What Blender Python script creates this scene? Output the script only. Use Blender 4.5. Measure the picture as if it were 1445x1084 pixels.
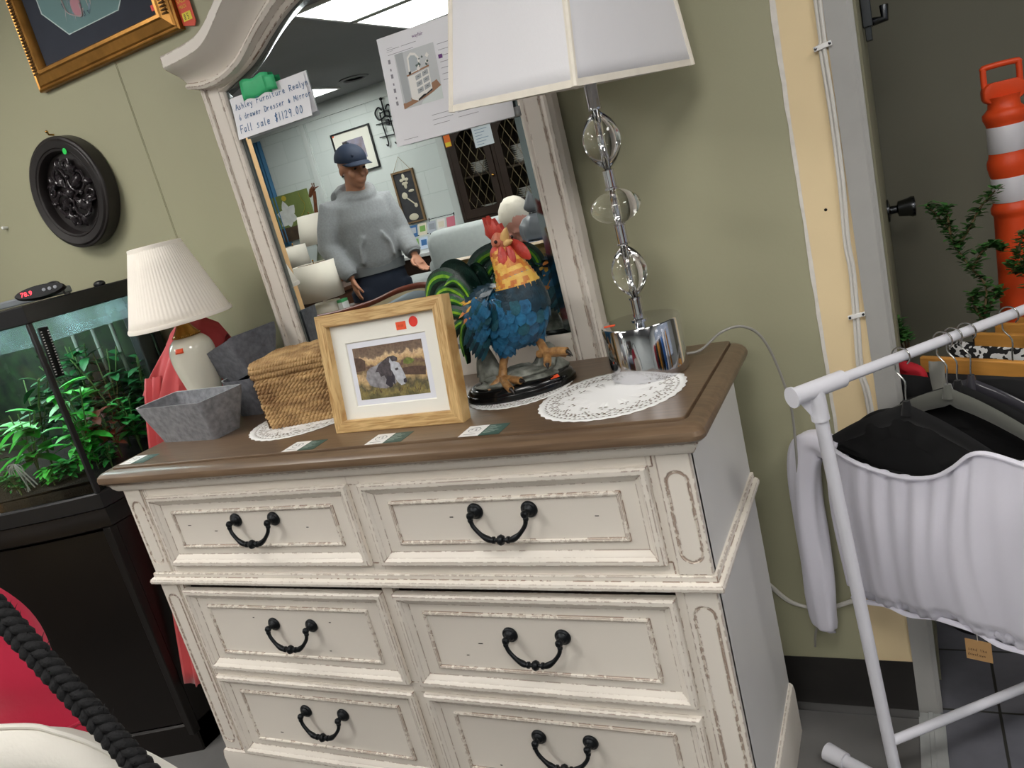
import bpy, bmesh, math, random
from math import sin, cos, pi, radians, sqrt, atan2
from mathutils import Vector, Matrix, noise
random.seed(7)
for o in list(bpy.data.objects): bpy.data.objects.remove(o)
SC = bpy.context.scene
COL = SC.collection

# ---------------------------------------------------------------- camera
cam_d = bpy.data.cameras.new('camera'); cam = bpy.data.objects.new('camera', cam_d); COL.objects.link(cam)
yaw, pitch, roll = -0.4952, -0.2505, -0.2528
fw = Vector((sin(yaw)*cos(pitch), cos(yaw)*cos(pitch), sin(pitch)))
rt = Vector((cos(yaw), -sin(yaw), 0)); up = rt.cross(fw)
R_ = cos(roll)*rt + sin(roll)*up; U_ = -sin(roll)*rt + cos(roll)*up
M = Matrix((R_, U_, -fw)).transposed().to_4x4(); M.translation = (1.0461, -1.1662, 1.3789)
cam.matrix_world = M
cam_d.sensor_width = 36; cam_d.lens = 1113.6/1445*36; cam_d.clip_start = .02
SC.camera = cam

# ---------------------------------------------------------------- light and exposure
SC.view_settings.view_transform = 'Standard'; SC.view_settings.look = 'None'
SC.view_settings.gamma = 1; SC.view_settings.use_curve_mapping = False
SC.view_settings.exposure = 0.27
W = bpy.data.worlds.new('World'); SC.world = W; W.use_nodes = True
W.node_tree.nodes['Background'].inputs[0].default_value = (.75, .85, 1, 1)
W.node_tree.nodes['Background'].inputs[1].default_value = .35
PANEL_STRENGTH = 15.0        # fluorescent ceiling panels, the showroom's own and the added ones
PANEL_COLOR = (1, .97, .92)

# ---------------------------------------------------------------- helpers
def lin(h):
    h = h.lstrip('#'); c = [int(h[i:i+2], 16)/255 for i in (0, 2, 4)]
    return tuple(((x/12.92) if x <= .04045 else ((x+.055)/1.055)**2.4) for x in c) + (1,)
MATS = {}
def mat(name, col, rough=.5, metal=0, var=0, vscale=20, bump=0, bscale=80, emit=0, spec=.5, sheen=0, trans=0, ior=1.45, coat=0, stretch=None, col2=None, alpha=1):
    if name in MATS: return MATS[name]
    m = bpy.data.materials.new(name); m.use_nodes = True; MATS[name] = m
    n = m.node_tree.nodes; l = m.node_tree.links; b = n['Principled BSDF']
    c = lin(col) if isinstance(col, str) else col
    b.inputs['Base Color'].default_value = c
    b.inputs['Roughness'].default_value = rough; b.inputs['Metallic'].default_value = metal
    b.inputs['Specular IOR Level'].default_value = spec; b.inputs['IOR'].default_value = ior
    b.inputs['Transmission Weight'].default_value = trans; b.inputs['Coat Weight'].default_value = coat
    if sheen: b.inputs['Sheen Weight'].default_value = sheen
    if emit:
        b.inputs['Emission Color'].default_value = c; b.inputs['Emission Strength'].default_value = emit
    if var or bump or col2:
        tc = n.new('ShaderNodeTexCoord'); src = tc.outputs['Object']
        if stretch:
            mp = n.new('ShaderNodeMapping'); mp.inputs['Scale'].default_value = stretch
            l.new(src, mp.inputs['Vector']); src = mp.outputs[0]
        if var or col2:
            t = n.new('ShaderNodeTexNoise'); t.inputs['Scale'].default_value = vscale; t.inputs['Detail'].default_value = 4
            l.new(src, t.inputs['Vector'])
            r = n.new('ShaderNodeValToRGB'); r.color_ramp.elements[0].position = .3; r.color_ramp.elements[1].position = .7
            if col2: c2 = lin(col2); c1 = c
            else:
                c1 = tuple(max(0, x*(1-var)) for x in c[:3])+(1,); c2 = tuple(min(1, x*(1+var)) for x in c[:3])+(1,)
            r.color_ramp.elements[0].color = c1; r.color_ramp.elements[1].color = c2
            l.new(t.outputs['Fac'], r.inputs[0]); l.new(r.outputs[0], b.inputs['Base Color'])
        if bump:
            t2 = n.new('ShaderNodeTexNoise'); t2.inputs['Scale'].default_value = bscale; t2.inputs['Detail'].default_value = 5
            l.new(src, t2.inputs['Vector'])
            bp = n.new('ShaderNodeBump'); bp.inputs['Strength'].default_value = bump; bp.inputs['Distance'].default_value = .004
            l.new(t2.outputs['Fac'], bp.inputs['Height']); l.new(bp.outputs[0], b.inputs['Normal'])
    return m
def nodes_of(m): return m.node_tree.nodes, m.node_tree.links, m.node_tree.nodes['Principled BSDF']

def tag(o, label=None, cat=None, group=None, kind=None):
    if label: o['label'] = label
    if cat: o['category'] = cat
    if group: o['group'] = group
    if kind: o['kind'] = kind
    return o
def thing(name, loc, label, cat, group=None, rz=0):
    o = bpy.data.objects.new(name, None); COL.objects.link(o); o.location = loc; o.rotation_euler = (0, 0, rz)
    o.empty_display_size = .05
    return tag(o, label, cat, group)
def rootloc(p):
    v = Vector((0, 0, 0))
    while p is not None: v += p.location; p = p.parent
    return v
def dup(root, loc=None, rz=None, label=None, group=None):
    r = root.copy(); COL.objects.link(r)
    if loc is not None: r.location = loc
    if rz is not None: r.rotation_euler = (0, 0, rz)
    if label: r['label'] = label
    if group: r['group'] = group
    def rec(a, b):
        for ch in list(a.children):
            c = ch.copy(); COL.objects.link(c); c.parent = b; rec(ch, c)
    rec(root, r)
    return r

class MB:
    def __init__(s): s.v = []; s.f = []; s.mi = []; s.cur = 0
    def add(s, vs, fs):
        k = len(s.v); s.v += [tuple(p) for p in vs]
        for f in fs: s.f.append(tuple(i+k for i in f)); s.mi.append(s.cur)
        return s
    def m(s, i): s.cur = i; return s
    def xf(s, M, start=0):
        for i in range(start, len(s.v)): s.v[i] = tuple(M @ Vector(s.v[i]))
        return s
    def box(s, lo, hi, M=None):
        x0, y0, z0 = lo; x1, y1, z1 = hi
        vs = [(x0,y0,z0),(x1,y0,z0),(x1,y1,z0),(x0,y1,z0),(x0,y0,z1),(x1,y0,z1),(x1,y1,z1),(x0,y1,z1)]
        if M is not None: vs = [M @ Vector(p) for p in vs]
        return s.add(vs, [(0,3,2,1),(4,5,6,7),(0,1,5,4),(1,2,6,5),(2,3,7,6),(3,0,4,7)])
    def cbox(s, c, d, M=None):
        return s.box([c[i]-d[i]/2 for i in range(3)], [c[i]+d[i]/2 for i in range(3)], M)
    def loft(s, rings, close=True, cap0=True, cap1=True):
        n = len(rings[0]); vs = [p for r in rings for p in r]; fs = []
        for i in range(len(rings)-1):
            for j in range(n if close else n-1):
                a = i*n+j; b = i*n+(j+1) % n
                fs.append((a, b, b+n, a+n))
        if cap0 and close: fs.append(tuple(range(n-1, -1, -1)))
        if cap1 and close: fs.append(tuple(range((len(rings)-1)*n, len(rings)*n)))
        return s.add(vs, fs)
    def tube(s, pts, r, n=10, cap=True, flat=None, up0=None):
        pts = [Vector(p) for p in pts]; k = len(pts)
        rs = r if isinstance(r, (list, tuple)) else [r]*k
        rings = []; T0 = (pts[1]-pts[0]).normalized()
        N = Vector(up0) if up0 is not None else T0.orthogonal()
        N = (N - N.dot(T0)*T0).normalized()
        for i in range(k):
            T = (pts[min(i+1, k-1)]-pts[max(i-1, 0)])
            T = T.normalized() if T.length > 1e-9 else T0
            N = N - N.dot(T)*T
            N = N.normalized() if N.length > 1e-6 else T.orthogonal().normalized()
            B = T.cross(N); q = rs[i]; fl = flat[i] if isinstance(flat, (list, tuple)) else (flat or 1)
            rings.append([pts[i] + q*cos(2*pi*j/n)*N + q*fl*sin(2*pi*j/n)*B for j in range(n)])
        return s.loft(rings, True, cap, cap)
    def lathe(s, prof, n=32, c=(0,0,0), cap=True, fn=None, M=None):
        rings = []
        for r, z in prof:
            ring = []
            for j in range(n):
                a = 2*pi*j/n; q = fn(r, z, a) if fn else r
                ring.append(Vector((c[0]+q*cos(a), c[1]+q*sin(a), c[2]+z)))
            if M is not None: ring = [M @ p for p in ring]
            rings.append(ring)
        return s.loft(rings, True, cap, cap)
    def sphere(s, c, r, n=16, m=10, M=None):
        rr = r if isinstance(r, (list, tuple)) else (r, r, r)
        rings = []
        for i in range(m+1):
            t = -pi/2 + pi*i/m; t = max(-pi/2+.02, min(pi/2-.02, t))
            ring = [Vector((rr[0]*cos(t)*cos(2*pi*j/n), rr[1]*cos(t)*sin(2*pi*j/n), rr[2]*sin(t))) for j in range(n)]
            if M is not None: ring = [M @ p for p in ring]
            rings.append([p+Vector(c) for p in ring])
        return s.loft(rings)
    def sheet(s, grid):
        return s.loft(grid, False)
    def prism(s, outline, axis_vec):
        n = len(outline); a = [Vector(p) for p in outline]; b = [p+Vector(axis_vec) for p in a]
        return s.loft([a, b])
    def build(s, name, mats, parent=None, smooth=True, angle=40, local=False, bevel=0, solid=0, subd=0, remesh=0):
        me = bpy.data.meshes.new(name)
        off = Vector((0,0,0)) if (parent is None or local) else rootloc(parent)
        me.from_pydata([tuple(Vector(p)-off) for p in s.v], [], s.f)
        bm = bmesh.new(); bm.from_mesh(me); bmesh.ops.recalc_face_normals(bm, faces=bm.faces); bm.to_mesh(me); bm.free()
        mats = mats if isinstance(mats, (list, tuple)) else [mats]
        for m in mats: me.materials.append(m)
        for p, i in zip(me.polygons, s.mi): p.material_index = min(i, len(mats)-1); p.use_smooth = smooth
        if smooth and angle < 180: me.set_sharp_from_angle(angle=radians(angle))
        o = bpy.data.objects.new(name, me); COL.objects.link(o)
        if parent is not None: o.parent = parent
        if bevel:
            b = o.modifiers.new('bevel', 'BEVEL'); b.width = bevel; b.segments = 2; b.limit_method = 'ANGLE'; b.harden_normals = False
        if solid:
            b = o.modifiers.new('solid', 'SOLIDIFY'); b.thickness = solid; b.offset = 0
        if remesh:
            b = o.modifiers.new('remesh', 'REMESH'); b.mode = 'VOXEL'; b.voxel_size = remesh; b.use_smooth_shade = True
            b = o.modifiers.new('smooth', 'SMOOTH'); b.iterations = 4; b.factor = .5
        if subd:
            b = o.modifiers.new('sub', 'SUBSURF'); b.levels = subd; b.render_levels = subd
        return o
    def struct(s, name, mats, parent=None, label=None, **k):
        o = s.build(name, mats, parent, **k)
        if parent is None: o['kind'] = 'structure'
        if label: o['label'] = label; 
        return o
def base(mb, name, mats, loc, label, cat, group=None, **k):
    """a thing that is a single mesh, its origin at loc"""
    mb.v = [tuple(Vector(p)-Vector(loc)) for p in mb.v]
    o = mb.build(name, mats, **k); o.location = loc
    return tag(o, label, cat, group)
def rrect(x0, x1, y0, y1, r, seg, fn):
    """rounded rectangle loop, fn maps (u,v) to a point"""
    r = max(min(r, (x1-x0)/2-1e-4, (y1-y0)/2-1e-4), 1e-5); out = []
    for cx, cy, a0 in ((x1-r, y1-r, 0), (x0+r, y1-r, 90), (x0+r, y0+r, 180), (x1-r, y0+r, 270)):
        for i in range(seg+1):
            a = radians(a0+90*i/seg); out.append(Vector(fn(cx+r*cos(a), cy+r*sin(a))))
    return out
def bez(P, n=12):
    """catmull-rom through P"""
    P = [Vector(p) for p in P]; out = []
    for i in range(len(P)-1):
        p0 = P[max(i-1, 0)]; p1 = P[i]; p2 = P[i+1]; p3 = P[min(i+2, len(P)-1)]
        for k in range(n):
            t = k/n
            out.append(.5*((2*p1)+(p2-p0)*t+(2*p0-5*p1+4*p2-p3)*t*t+(3*p1-p0-3*p2+p3)*t**3))
    out.append(P[-1]); return out
def frame_of(d, upv=(0, 0, 1)):
    d = Vector(d).normalized(); u = Vector(upv); s = d.cross(u).normalized(); return d, s, s.cross(d)
# single-stroke handwriting letters in a 1 x 1 box (baseline y=0, x-height .6)
HW = {
'A': [[(0,0),(.4,1),(.75,0)],[(.15,.4),(.62,.4)]], 'F': [[(.05,0),(.1,1),(.7,1)],[(.08,.55),(.5,.55)]],
'R': [[(.05,0),(.1,1),(.55,.9),(.5,.6),(.1,.5),(.65,0)]], 'D': [[(.1,0),(.1,1),(.6,.8),(.7,.4),(.5,.05),(.1,0)]],
'M': [[(0,0),(.1,.95),(.4,.3),(.65,.95),(.8,0)]],
's': [[(.5,.55),(.25,.6),(.15,.45),(.45,.25),(.4,.05),(.05,.02)]], 'h': [[(.1,1),(.1,0)],[(.1,.35),(.3,.58),(.5,.5),(.5,0)]],
'l': [[(.15,1),(.15,.05),(.3,0)]], 'e': [[(.1,.3),(.5,.35),(.45,.58),(.2,.58),(.08,.3),(.2,.03),(.5,.08)]],
'y': [[(.05,.6),(.28,.1)],[(.52,.6),(.2,-.4),(.0,-.35)]], 'u': [[(.08,.6),(.1,.1),(.3,.02),(.48,.2),(.5,.6)],[(.5,.3),(.55,0)]],
'r': [[(.1,.6),(.12,0)],[(.12,.35),(.28,.58),(.5,.55)]], 'n': [[(.1,.6),(.12,0)],[(.12,.35),(.3,.6),(.48,.45),(.5,0)]],
'i': [[(.15,.58),(.16,0)],[(.15,.8),(.17,.84)]], 't': [[(.2,.95),(.2,.08),(.38,.02)],[(.02,.62),(.42,.64)]],
'd': [[(.48,.5),(.2,.58),(.08,.25),(.2,.02),(.45,.15)],[(.48,1),(.48,0)]], 'a': [[(.48,.5),(.2,.58),(.08,.25),(.2,.02),(.45,.2)],[(.48,.58),(.5,0)]],
'w': [[(.05,.6),(.18,.02),(.35,.45),(.5,.02),(.65,.6)]], 'o': [[(.3,.6),(.08,.35),(.2,.03),(.45,.1),(.5,.4),(.3,.6)]],
'f': [[(.5,.9),(.3,1),(.22,.7),(.2,0)],[(.05,.55),(.42,.57)]],
'6': [[(.45,1),(.15,.6),(.08,.25),(.3,.0),(.5,.2),(.4,.45),(.12,.35)]], '1': [[(.2,1),(.2,0)]], '2': [[(.08,.8),(.3,1),(.5,.8),(.4,.5),(.08,.02),(.55,.05)]],
'9': [[(.5,.75),(.3,1),(.08,.75),(.2,.5),(.48,.65),(.5,.9),(.42,0)]], '0': [[(.3,1),(.08,.6),(.12,.15),(.3,0),(.5,.3),(.5,.8),(.3,1)]],
'$': [[(.55,.8),(.3,.9),(.1,.72),(.5,.35),(.4,.1),(.08,.15)],[(.3,1.1),(.28,-.1)],[(.4,1.1),(.36,-.1)]], '.': [[(.15,0),(.17,.05)]], '&': [[(.55,.1),(.15,.5),(.35,.7),(.4,.5),(.1,.2),(.3,.02),(.6,.4)]],
'8': [[(.3,.5),(.1,.75),(.3,1),(.5,.75),(.3,.5),(.08,.25),(.3,0),(.52,.25),(.3,.5)]], '5': [[(.5,1),(.15,1),(.1,.55),(.4,.6),(.5,.3),(.35,.02),(.08,.08)]], ' ': [], '-': [[(.05,.4),(.5,.4)]],
}
def write(mb, text, fn, x0, y0, h, wid, jit=.03, lw=.0011, adv=None):
    """strokes of text; fn maps (u, v, lift) on the sheet to a point"""
    rnd = random.Random(hash(text) % 1000 if False else len(text)*31+7)
    x = x0
    for ch in text:
        sh = rnd.uniform(-jit, jit)*h
        for st in HW.get(ch, HW['n']):
            pts = [(x+px*wid, y0+sh+py*h) for px, py in st]
            for (ax, ay), (bx, by) in zip(pts, pts[1:]):
                dx, dy = bx-ax, by-ay; L = sqrt(dx*dx+dy*dy) or 1e-6; nx, ny = -dy/L*lw/2, dx/L*lw/2; ex, ey = dx/L*lw*.35, dy/L*lw*.35
                mb.add([fn(ax-ex+nx, ay-ey+ny, .0006), fn(ax-ex-nx, ay-ey-ny, .0006), fn(bx+ex-nx, by+ey-ny, .0006), fn(bx+ex+nx, by+ey+ny, .0006)], [(0,1,2,3)])
        x += (adv or wid*.82) * (.75 if ch in 'il1.' else 1.15 if ch in 'wmM' else 1)
    return x
def text_mb(mb, body, size, fn, align='LEFT'):
    """set type: letters of the built-in font as flat faces; fn maps (u,v) to a point"""
    c = bpy.data.curves.new('t', 'FONT'); c.body = body; c.size = size; c.align_x = align; c.resolution_u = 2
    o = bpy.data.objects.new('t', c); COL.objects.link(o); bpy.context.view_layer.update()
    me = bpy.data.meshes.new_from_object(o.evaluated_get(bpy.context.evaluated_depsgraph_get()))
    mb.add([fn(v.co.x, v.co.y) for v in me.vertices], [tuple(p.vertices) for p in me.polygons])
    bpy.data.objects.remove(o); bpy.data.curves.remove(c); bpy.data.meshes.remove(me)
# ================================================================ SETTING
m_wall = mat('sage_wall_paint', '#a2a085', .55, var=.04, vscale=1.5, bump=.08, bscale=140)
m_beige = mat('bare_beige_wallboard', '#e6d0a6', .7, var=.04, vscale=4, bump=.05)
m_tear = mat('torn_paper_edge', '#d9d4cd', .8, var=.08, vscale=60)
m_floor = mat('grey_sheet_floor', '#6c6b6a', .55, var=.1, vscale=8, bump=.1, bscale=60)
m_rubber = mat('black_rubber_cove', '#242221', .45, var=.2, vscale=15)
m_jamb = mat('grey_door_paint', '#a3a29f', .45, var=.03)
m_door = mat('dark_olive_paint', '#6c6a5c', .6, var=.04, vscale=3)
m_chrome = mat('chrome', '#d8d8dc', .07, 1)
m_dkmetal = mat('dark_steel', '#56585c', .25, 1)
m_ceil = mat('grey_ceiling_tile', '#8d8d8f', .85, var=.06, vscale=1.5, bump=.2, bscale=120)
WY = .505
# back wall: painted board up to the torn edge, then bare board to the corner
b = MB(); b.box((-5.2, WY, 0), (.872, WY+.1, 2.4)).m(1); b.box((.872, WY, 0), (.957, WY+.1, 2.4))
b.m(2)
n = 60; rnd = random.Random(4); L = []; Rr = []
for i in range(n+1):
    z = .13 + (2.4-.13)*i/n
    L.append((.868+rnd.uniform(-.0012, .0012), WY-.0012, z)); Rr.append((.875+.004*(.5+.5*sin(z*9))*max(0, z-.8)+rnd.uniform(-.001, .0012), WY-.0004, z))
b.sheet([L, Rr])
wall = b.struct('wall_back', [m_wall, m_beige, m_tear], smooth=False)
b = MB(); b.box((-.812, WY-.0025, .1), (-.79, WY, 2.4)); b.box((-.79, WY-.0012, .1), (-.787, WY, 2.4)); b.struct('trim_1', m_wall, smooth=False)
b = MB(); b.box((-5.2, -4.2, -.05), (1.0, WY, 0)); b.struct('floor', m_floor, smooth=False)
# tile floor of the entrance
m_tile = bpy.data.materials.new('slate_floor_tile'); m_tile.use_nodes = True
nn, ll, bs = nodes_of(m_tile)
tc = nn.new('ShaderNodeTexCoord'); mp = nn.new('ShaderNodeMapping'); mp.inputs['Location'].default_value = (-1.117, -.742, 0)
br = nn.new('ShaderNodeTexBrick'); br.offset = 0; br.inputs['Scale'].default_value = 1; br.inputs['Brick Width'].default_value = .22; br.inputs['Row Height'].default_value = .22
br.inputs['Mortar Size'].default_value = .0035; br.inputs['Mortar Smooth'].default_value = .3
br.inputs['Color1'].default_value = lin('#6d6d74'); br.inputs['Color2'].default_value = lin('#63646c'); br.inputs['Mortar'].default_value = lin('#33332f')
nz = nn.new('ShaderNodeTexNoise'); nz.inputs['Scale'].default_value = 14; nz.inputs['Detail'].default_value = 5
mx = nn.new('ShaderNodeMixRGB'); mx.blend_type = 'OVERLAY'; mx.inputs[0].default_value = .35
ll.new(tc.outputs['Object'], mp.inputs[0]); ll.new(mp.outputs[0], br.inputs['Vector']); ll.new(tc.outputs['Object'], nz.inputs['Vector'])
ll.new(br.outputs['Color'], mx.inputs[1]); ll.new(nz.outputs['Fac'], mx.inputs[2]); ll.new(mx.outputs[0], bs.inputs['Base Color'])
bp = nn.new('ShaderNodeBump'); bp.inputs['Strength'].default_value = .5; bp.inputs['Distance'].default_value = .003; bp.invert = True
ll.new(br.outputs['Fac'], bp.inputs['Height']); ll.new(bp.outputs[0], bs.inputs['Normal']); bs.inputs['Roughness'].default_value = .45
b = MB(); b.box((1.0, -4.2, -.05), (3.4, 1.4, 0)); b.box((.85, WY+.1, -.05), (1.0, 1.4, 0)); o = b.struct('floor_entrance', m_tile, smooth=False)
b = MB(); b.box((.955, -1.2, 0), (1.008, .50, .004)); b.box((.975, -1.2, .004), (.985, .5, .0065)); b.struct('trim_2', mat('silver_floor_tape', '#a4a6a5', .4, var=.12, vscale=18, bump=.3, bscale=30), bevel=.001)
# cove base
prof = [(0, .135), (-.003, .136), (-.004, .03), (-.010, .012), (-.022, .003), (-.024, 0), (0, 0)]
b = MB(); b.loft([[(x, WY+y, z) for y, z in prof] for x in (-5.2, .957)]); b.struct('baseboard_back', m_rubber, angle=30)
# doorway: jamb, open door leaf, room beyond
d = thing('door_1', (.957, WY, 0), None, None); d['kind'] = 'structure'
b = MB()
pr = [(.957, WY-.004), (.957, WY+.1), (.985, WY+.1), (.992, WY+.1), (1.005, WY+.03), (1.005, WY+.004), (.9985, WY+.002), (.9985, WY-.002), (.995, WY-.004)]
b.loft([[(x, y, z) for x, y in pr] for z in (0, 2.12)]); b.build('door_frame', m_jamb, d, angle=20)
b = MB(); b.box((.968, WY+.105, .01), (1.008, WY+.84, 2.1)); b.build('door_leaf', mat('door_olive', '#8d8b74', .5), d, smooth=False)
b = MB(); My = Matrix.Translation((1.009, 1.19, 1.047)) @ Matrix.Rotation(radians(90), 4, 'Y')
b.lathe([(.03, 0), (.03, .004), (.011, .008), (.010, .022), (.02, .026), (.024, .05), (.027, .058), (.026, .066), (.012, .068)], 24, M=My); b.build('door_knob', m_dkmetal, d)
b = MB(); b.box((1.009, .96, 1.50), (1.03, 1.02, 1.60)); b.box((1.012, .97, 1.47), (1.026, 1.01, 1.52)); b.tube([(1.03, 1.0, 1.51), (1.055, 1.0, 1.51), (1.056, 1.0, 1.54)], .01, 12); b.build('door_latch', m_dkmetal, d, bevel=.002)
b = MB(); b.box((.85, 1.36, 0), (3.4, 1.46, 2.4)); b.struct('wall_far', m_door, smooth=False)
b = MB(); b.box((-5.3, -4.3, 2.4), (3.5, 1.5, 2.5)); 
for i in range(1, 9): pass
b.struct('ceiling', m_ceil, smooth=False)
b = MB(); b.box((-5.3, -4.2, 0), (-5.2, .6, 2.4)); b.struct('wall_left', mat('white_wall_paint', '#c9cfcd', .6), smooth=False)
# right wall with a shop window
m_block = bpy.data.materials.new('white_block_wall'); m_block.use_nodes = True
nn, ll, bs = nodes_of(m_block)
tc = nn.new('ShaderNodeTexCoord'); mp = nn.new('ShaderNodeMapping'); mp.inputs['Rotation'].default_value = (radians(90), 0, 0)
br = nn.new('ShaderNodeTexBrick'); br.inputs['Scale'].default_value = 1; br.inputs['Brick Width'].default_value = .4; br.inputs['Row Height'].default_value = .2; br.inputs['Mortar Size'].default_value = .004; br.inputs['Mortar Smooth'].default_value = .6
br.inputs['Color1'].default_value = lin('#ccd3d1'); br.inputs['Color2'].default_value = lin('#c6cecc'); br.inputs['Mortar'].default_value = lin('#c0c8c6')
ll.new(tc.outputs['Object'], mp.inputs[0]); ll.new(mp.outputs[0], br.inputs['Vector']); ll.new(br.outputs['Color'], bs.inputs['Base Color'])
bp = nn.new('ShaderNodeBump'); bp.inputs['Strength'].default_value = .4; bp.inputs['Distance'].default_value = .004; bp.invert = True
ll.new(br.outputs['Fac'], bp.inputs['Height']); ll.new(bp.outputs[0], bs.inputs['Normal']); bs.inputs['Roughness'].default_value = .5
b = MB(); b.box((-5.2, -4.2, 0), (3.4, -4.11, 2.4)); b.struct('wall_front', m_block, smooth=False)
b = MB(); b.box((-5.2, -4.11, 2.28), (3.4, -4.095, 2.4)); b.struct('trim_3', mat('white_wall_trim', '#c4cac8', .5), smooth=False)
for i, (x, w) in enumerate(((-3.72, .05), (-2.36, .07), (-4.45, .05))):
    b = MB(); b.box((x-w/2, -4.11, 0), (x+w/2, -4.085, 2.28)); b.box((x+w/2, -4.11, 0), (x+w/2+.012, -4.10, 2.28)); b.struct('trim_%d' % (4+i), MATS['white_wall_trim'], bevel=.003)
b = MB(); b.box((3.4, -4.2, 0), (3.5, 1.46, .75)); b.box((3.4, -4.2, 2.1), (3.5, 1.46, 2.4)); b.box((3.4, -4.2, .75), (3.5, -2.2, 2.1)); b.box((3.4, .6, .75), (3.5, 1.46, 2.1)); b.struct('wall_right', MATS['white_wall_paint'], smooth=False)
w = thing('window_1', (3.45, -.8, .75), None, None); w['kind'] = 'structure'
b = MB()
for y in (-2.2, -.82, .56): b.box((3.42, y, .75), (3.48, y+.04, 2.1))
b.box((3.42, -2.2, .75), (3.48, .6, .79)); b.box((3.42, -2.2, 2.06), (3.48, .6, 2.1)); b.build('window_frame', mat('window_aluminium', '#9a9c9e', .35, .6), w, smooth=False)
m_pane = bpy.data.materials.new('clear_pane'); m_pane.use_nodes = True
nn, ll, bs = nodes_of(m_pane)
def thin_glass(m, tint=(1, 1, 1, 1), fac=.08, rough=.02):
    n = m.node_tree.nodes; l = m.node_tree.links; n.clear()
    out = n.new('ShaderNodeOutputMaterial'); mix = n.new('ShaderNodeMixShader'); tr = n.new('ShaderNodeBsdfTransparent'); gl = n.new('ShaderNodeBsdfGlossy')
    tr.inputs[0].default_value = tint; gl.inputs['Roughness'].default_value = rough
    fr = n.new('ShaderNodeFresnel'); fr.inputs[0].default_value = 1.35
    l.new(fr.outputs[0], mix.inputs[0]); l.new(tr.outputs[0], mix.inputs[1]); l.new(gl.outputs[0], mix.inputs[2]); l.new(mix.outputs[0], out.inputs[0])
thin_glass(m_pane)
b = MB(); b.box((3.448, -2.2, .79), (3.452, .6, 2.06)); b.build('window_pane', m_pane, w, smooth=False)
# ceiling panels
m_panel = mat('lit_fluorescent_diffuser', PANEL_COLOR+(1,), .5, emit=PANEL_STRENGTH)
m_pframe = mat('white_panel_frame', '#d8d8d8', .5)
PANELS = [(-1.24, -1.705, .30, .255), (-1.24, -2.29, .30, .30), (-3.2, -3.34, .30, .34), (-3.2, -1.7, .3, .3), (.95, -1.15, .3, .3), (.72, -2.9, .3, .3), (-1.24, -.55, .3, .3), (2.1, -.35, .3, .3), (2.3, -2.2, .3, .3)]
PLAB = ['lit ceiling panel nearest the dresser mirror, first of a touching pair', 'lit ceiling panel second of the touching pair, further from the mirror', 'lit ceiling panel over the white block wall, partly behind the handwritten note',
        'unseen lit ceiling panel added above the lamp table near the left wall', 'unseen lit ceiling panel added above the spot the picture was taken from', 'unseen lit ceiling panel added far behind the dresser near the block wall', 'unseen lit ceiling panel added close to the green wall over the framed drawing', 'unseen lit ceiling panel added over the entrance tiles nearest the doorway', 'unseen lit ceiling panel added over the entrance tiles away from the doorway']  # these panels are unseen, added to brighten the room
for (x, y, hx, hy), lb in zip(PANELS, PLAB):
    t = thing('ceiling_light', (x, y, 2.39), lb, 'ceiling light', 'ceiling light panels')
    b = MB()
    for x0, x1, y0, y1 in ((x-hx, x+hx, y-hy, y-hy+.02), (x-hx, x+hx, y+hy-.02, y+hy), (x-hx, x-hx+.02, y-hy+.02, y+hy-.02), (x+hx-.02, x+hx, y-hy+.02, y+hy-.02)): b.box((x0, y0, 2.385), (x1, y1, 2.4))
    b.build('frame', m_pframe, t, smooth=False)
    b = MB(); b.box((x-hx+.02, y-hy+.02, 2.39), (x+hx-.02, y+hy-.02, 2.398)); b.build('diffuser', m_panel, t, smooth=False)
t = thing('ceiling_vent', (-2.65, -3.53, 2.4), 'round dark ceiling vent near the top of the white block wall', 'vent')
b = MB(); b.lathe([(.12, -.001), (.12, -.008), (.09, -.014), (.085, -.004)], 28, (-2.65, -3.53, 2.4)); b.build('rim', m_ceil, t)
b = MB(); b.lathe([(.085, -.004), (.02, -.003)], 24, (-2.65, -3.53, 2.4)); b.build('opening', mat('vent_dark', '#2b2b2b', .8), t)
# cables and clips on the bare board
b = MB()
m_cable = mat('white_cable', '#d4d1cb', .4)
cab = [(.956, 2.3), (.955, 1.541), (.952, 1.462), (.954, 1.353), (.953, 1.222), (.948, 1.10), (.950, 1.042), (.946, .949), (.940, .837), (.947, .774), (.949, .6), (.945, .45), (.91, .33), (.839, .286), (.784, .272), (.724, .287), (.678, .336), (.62, .40)]
pts = bez([(x-.002, WY-.006, z) for x, z in cab], 8)
t = thing('wall_cable', (.956, WY-.006, 2.3), 'white double cable running down the bare beige board beside the door frame', 'cable')
b.tube(pts, .0038, 8); b.build('cable', m_cable, t)
b = MB(); b.tube([(p.x-.007, p.y+.0015, p.z) for p in pts], .0034, 8); b.build('cable', m_cable, t)
for x, z, lb in ((.948, 1.463, 'upper white cable clip on the beige board'), (.942, .951, 'lower white cable clip on the beige board, level with the clothes rail')):
    t = thing('cable_clip', (x, WY, z), lb, 'cable clip', 'clips holding the white cable')
    Mr = Matrix.Translation((x, WY-.011, z)) @ Matrix.Rotation(radians(-8), 4, 'Y')
    b = MB(); b.cbox((0, 0, 0), (.032, .003, .009), Mr); b.cbox((0, .0055, 0), (.018, .008, .007), Mr); b.build('strap', mat('white_plastic', '#e6e5e3', .35), t, bevel=.001)
    for s in (-1, 1):
        b = MB(); b.lathe([(.0026, 0), (.0026, .0015), (.001, .002)], 10, M=Mr @ Matrix.Translation((s*.0125, -.0015, 0)) @ Matrix.Rotation(radians(90), 4, 'X')); b.build('screw', m_dkmetal, t)
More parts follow.
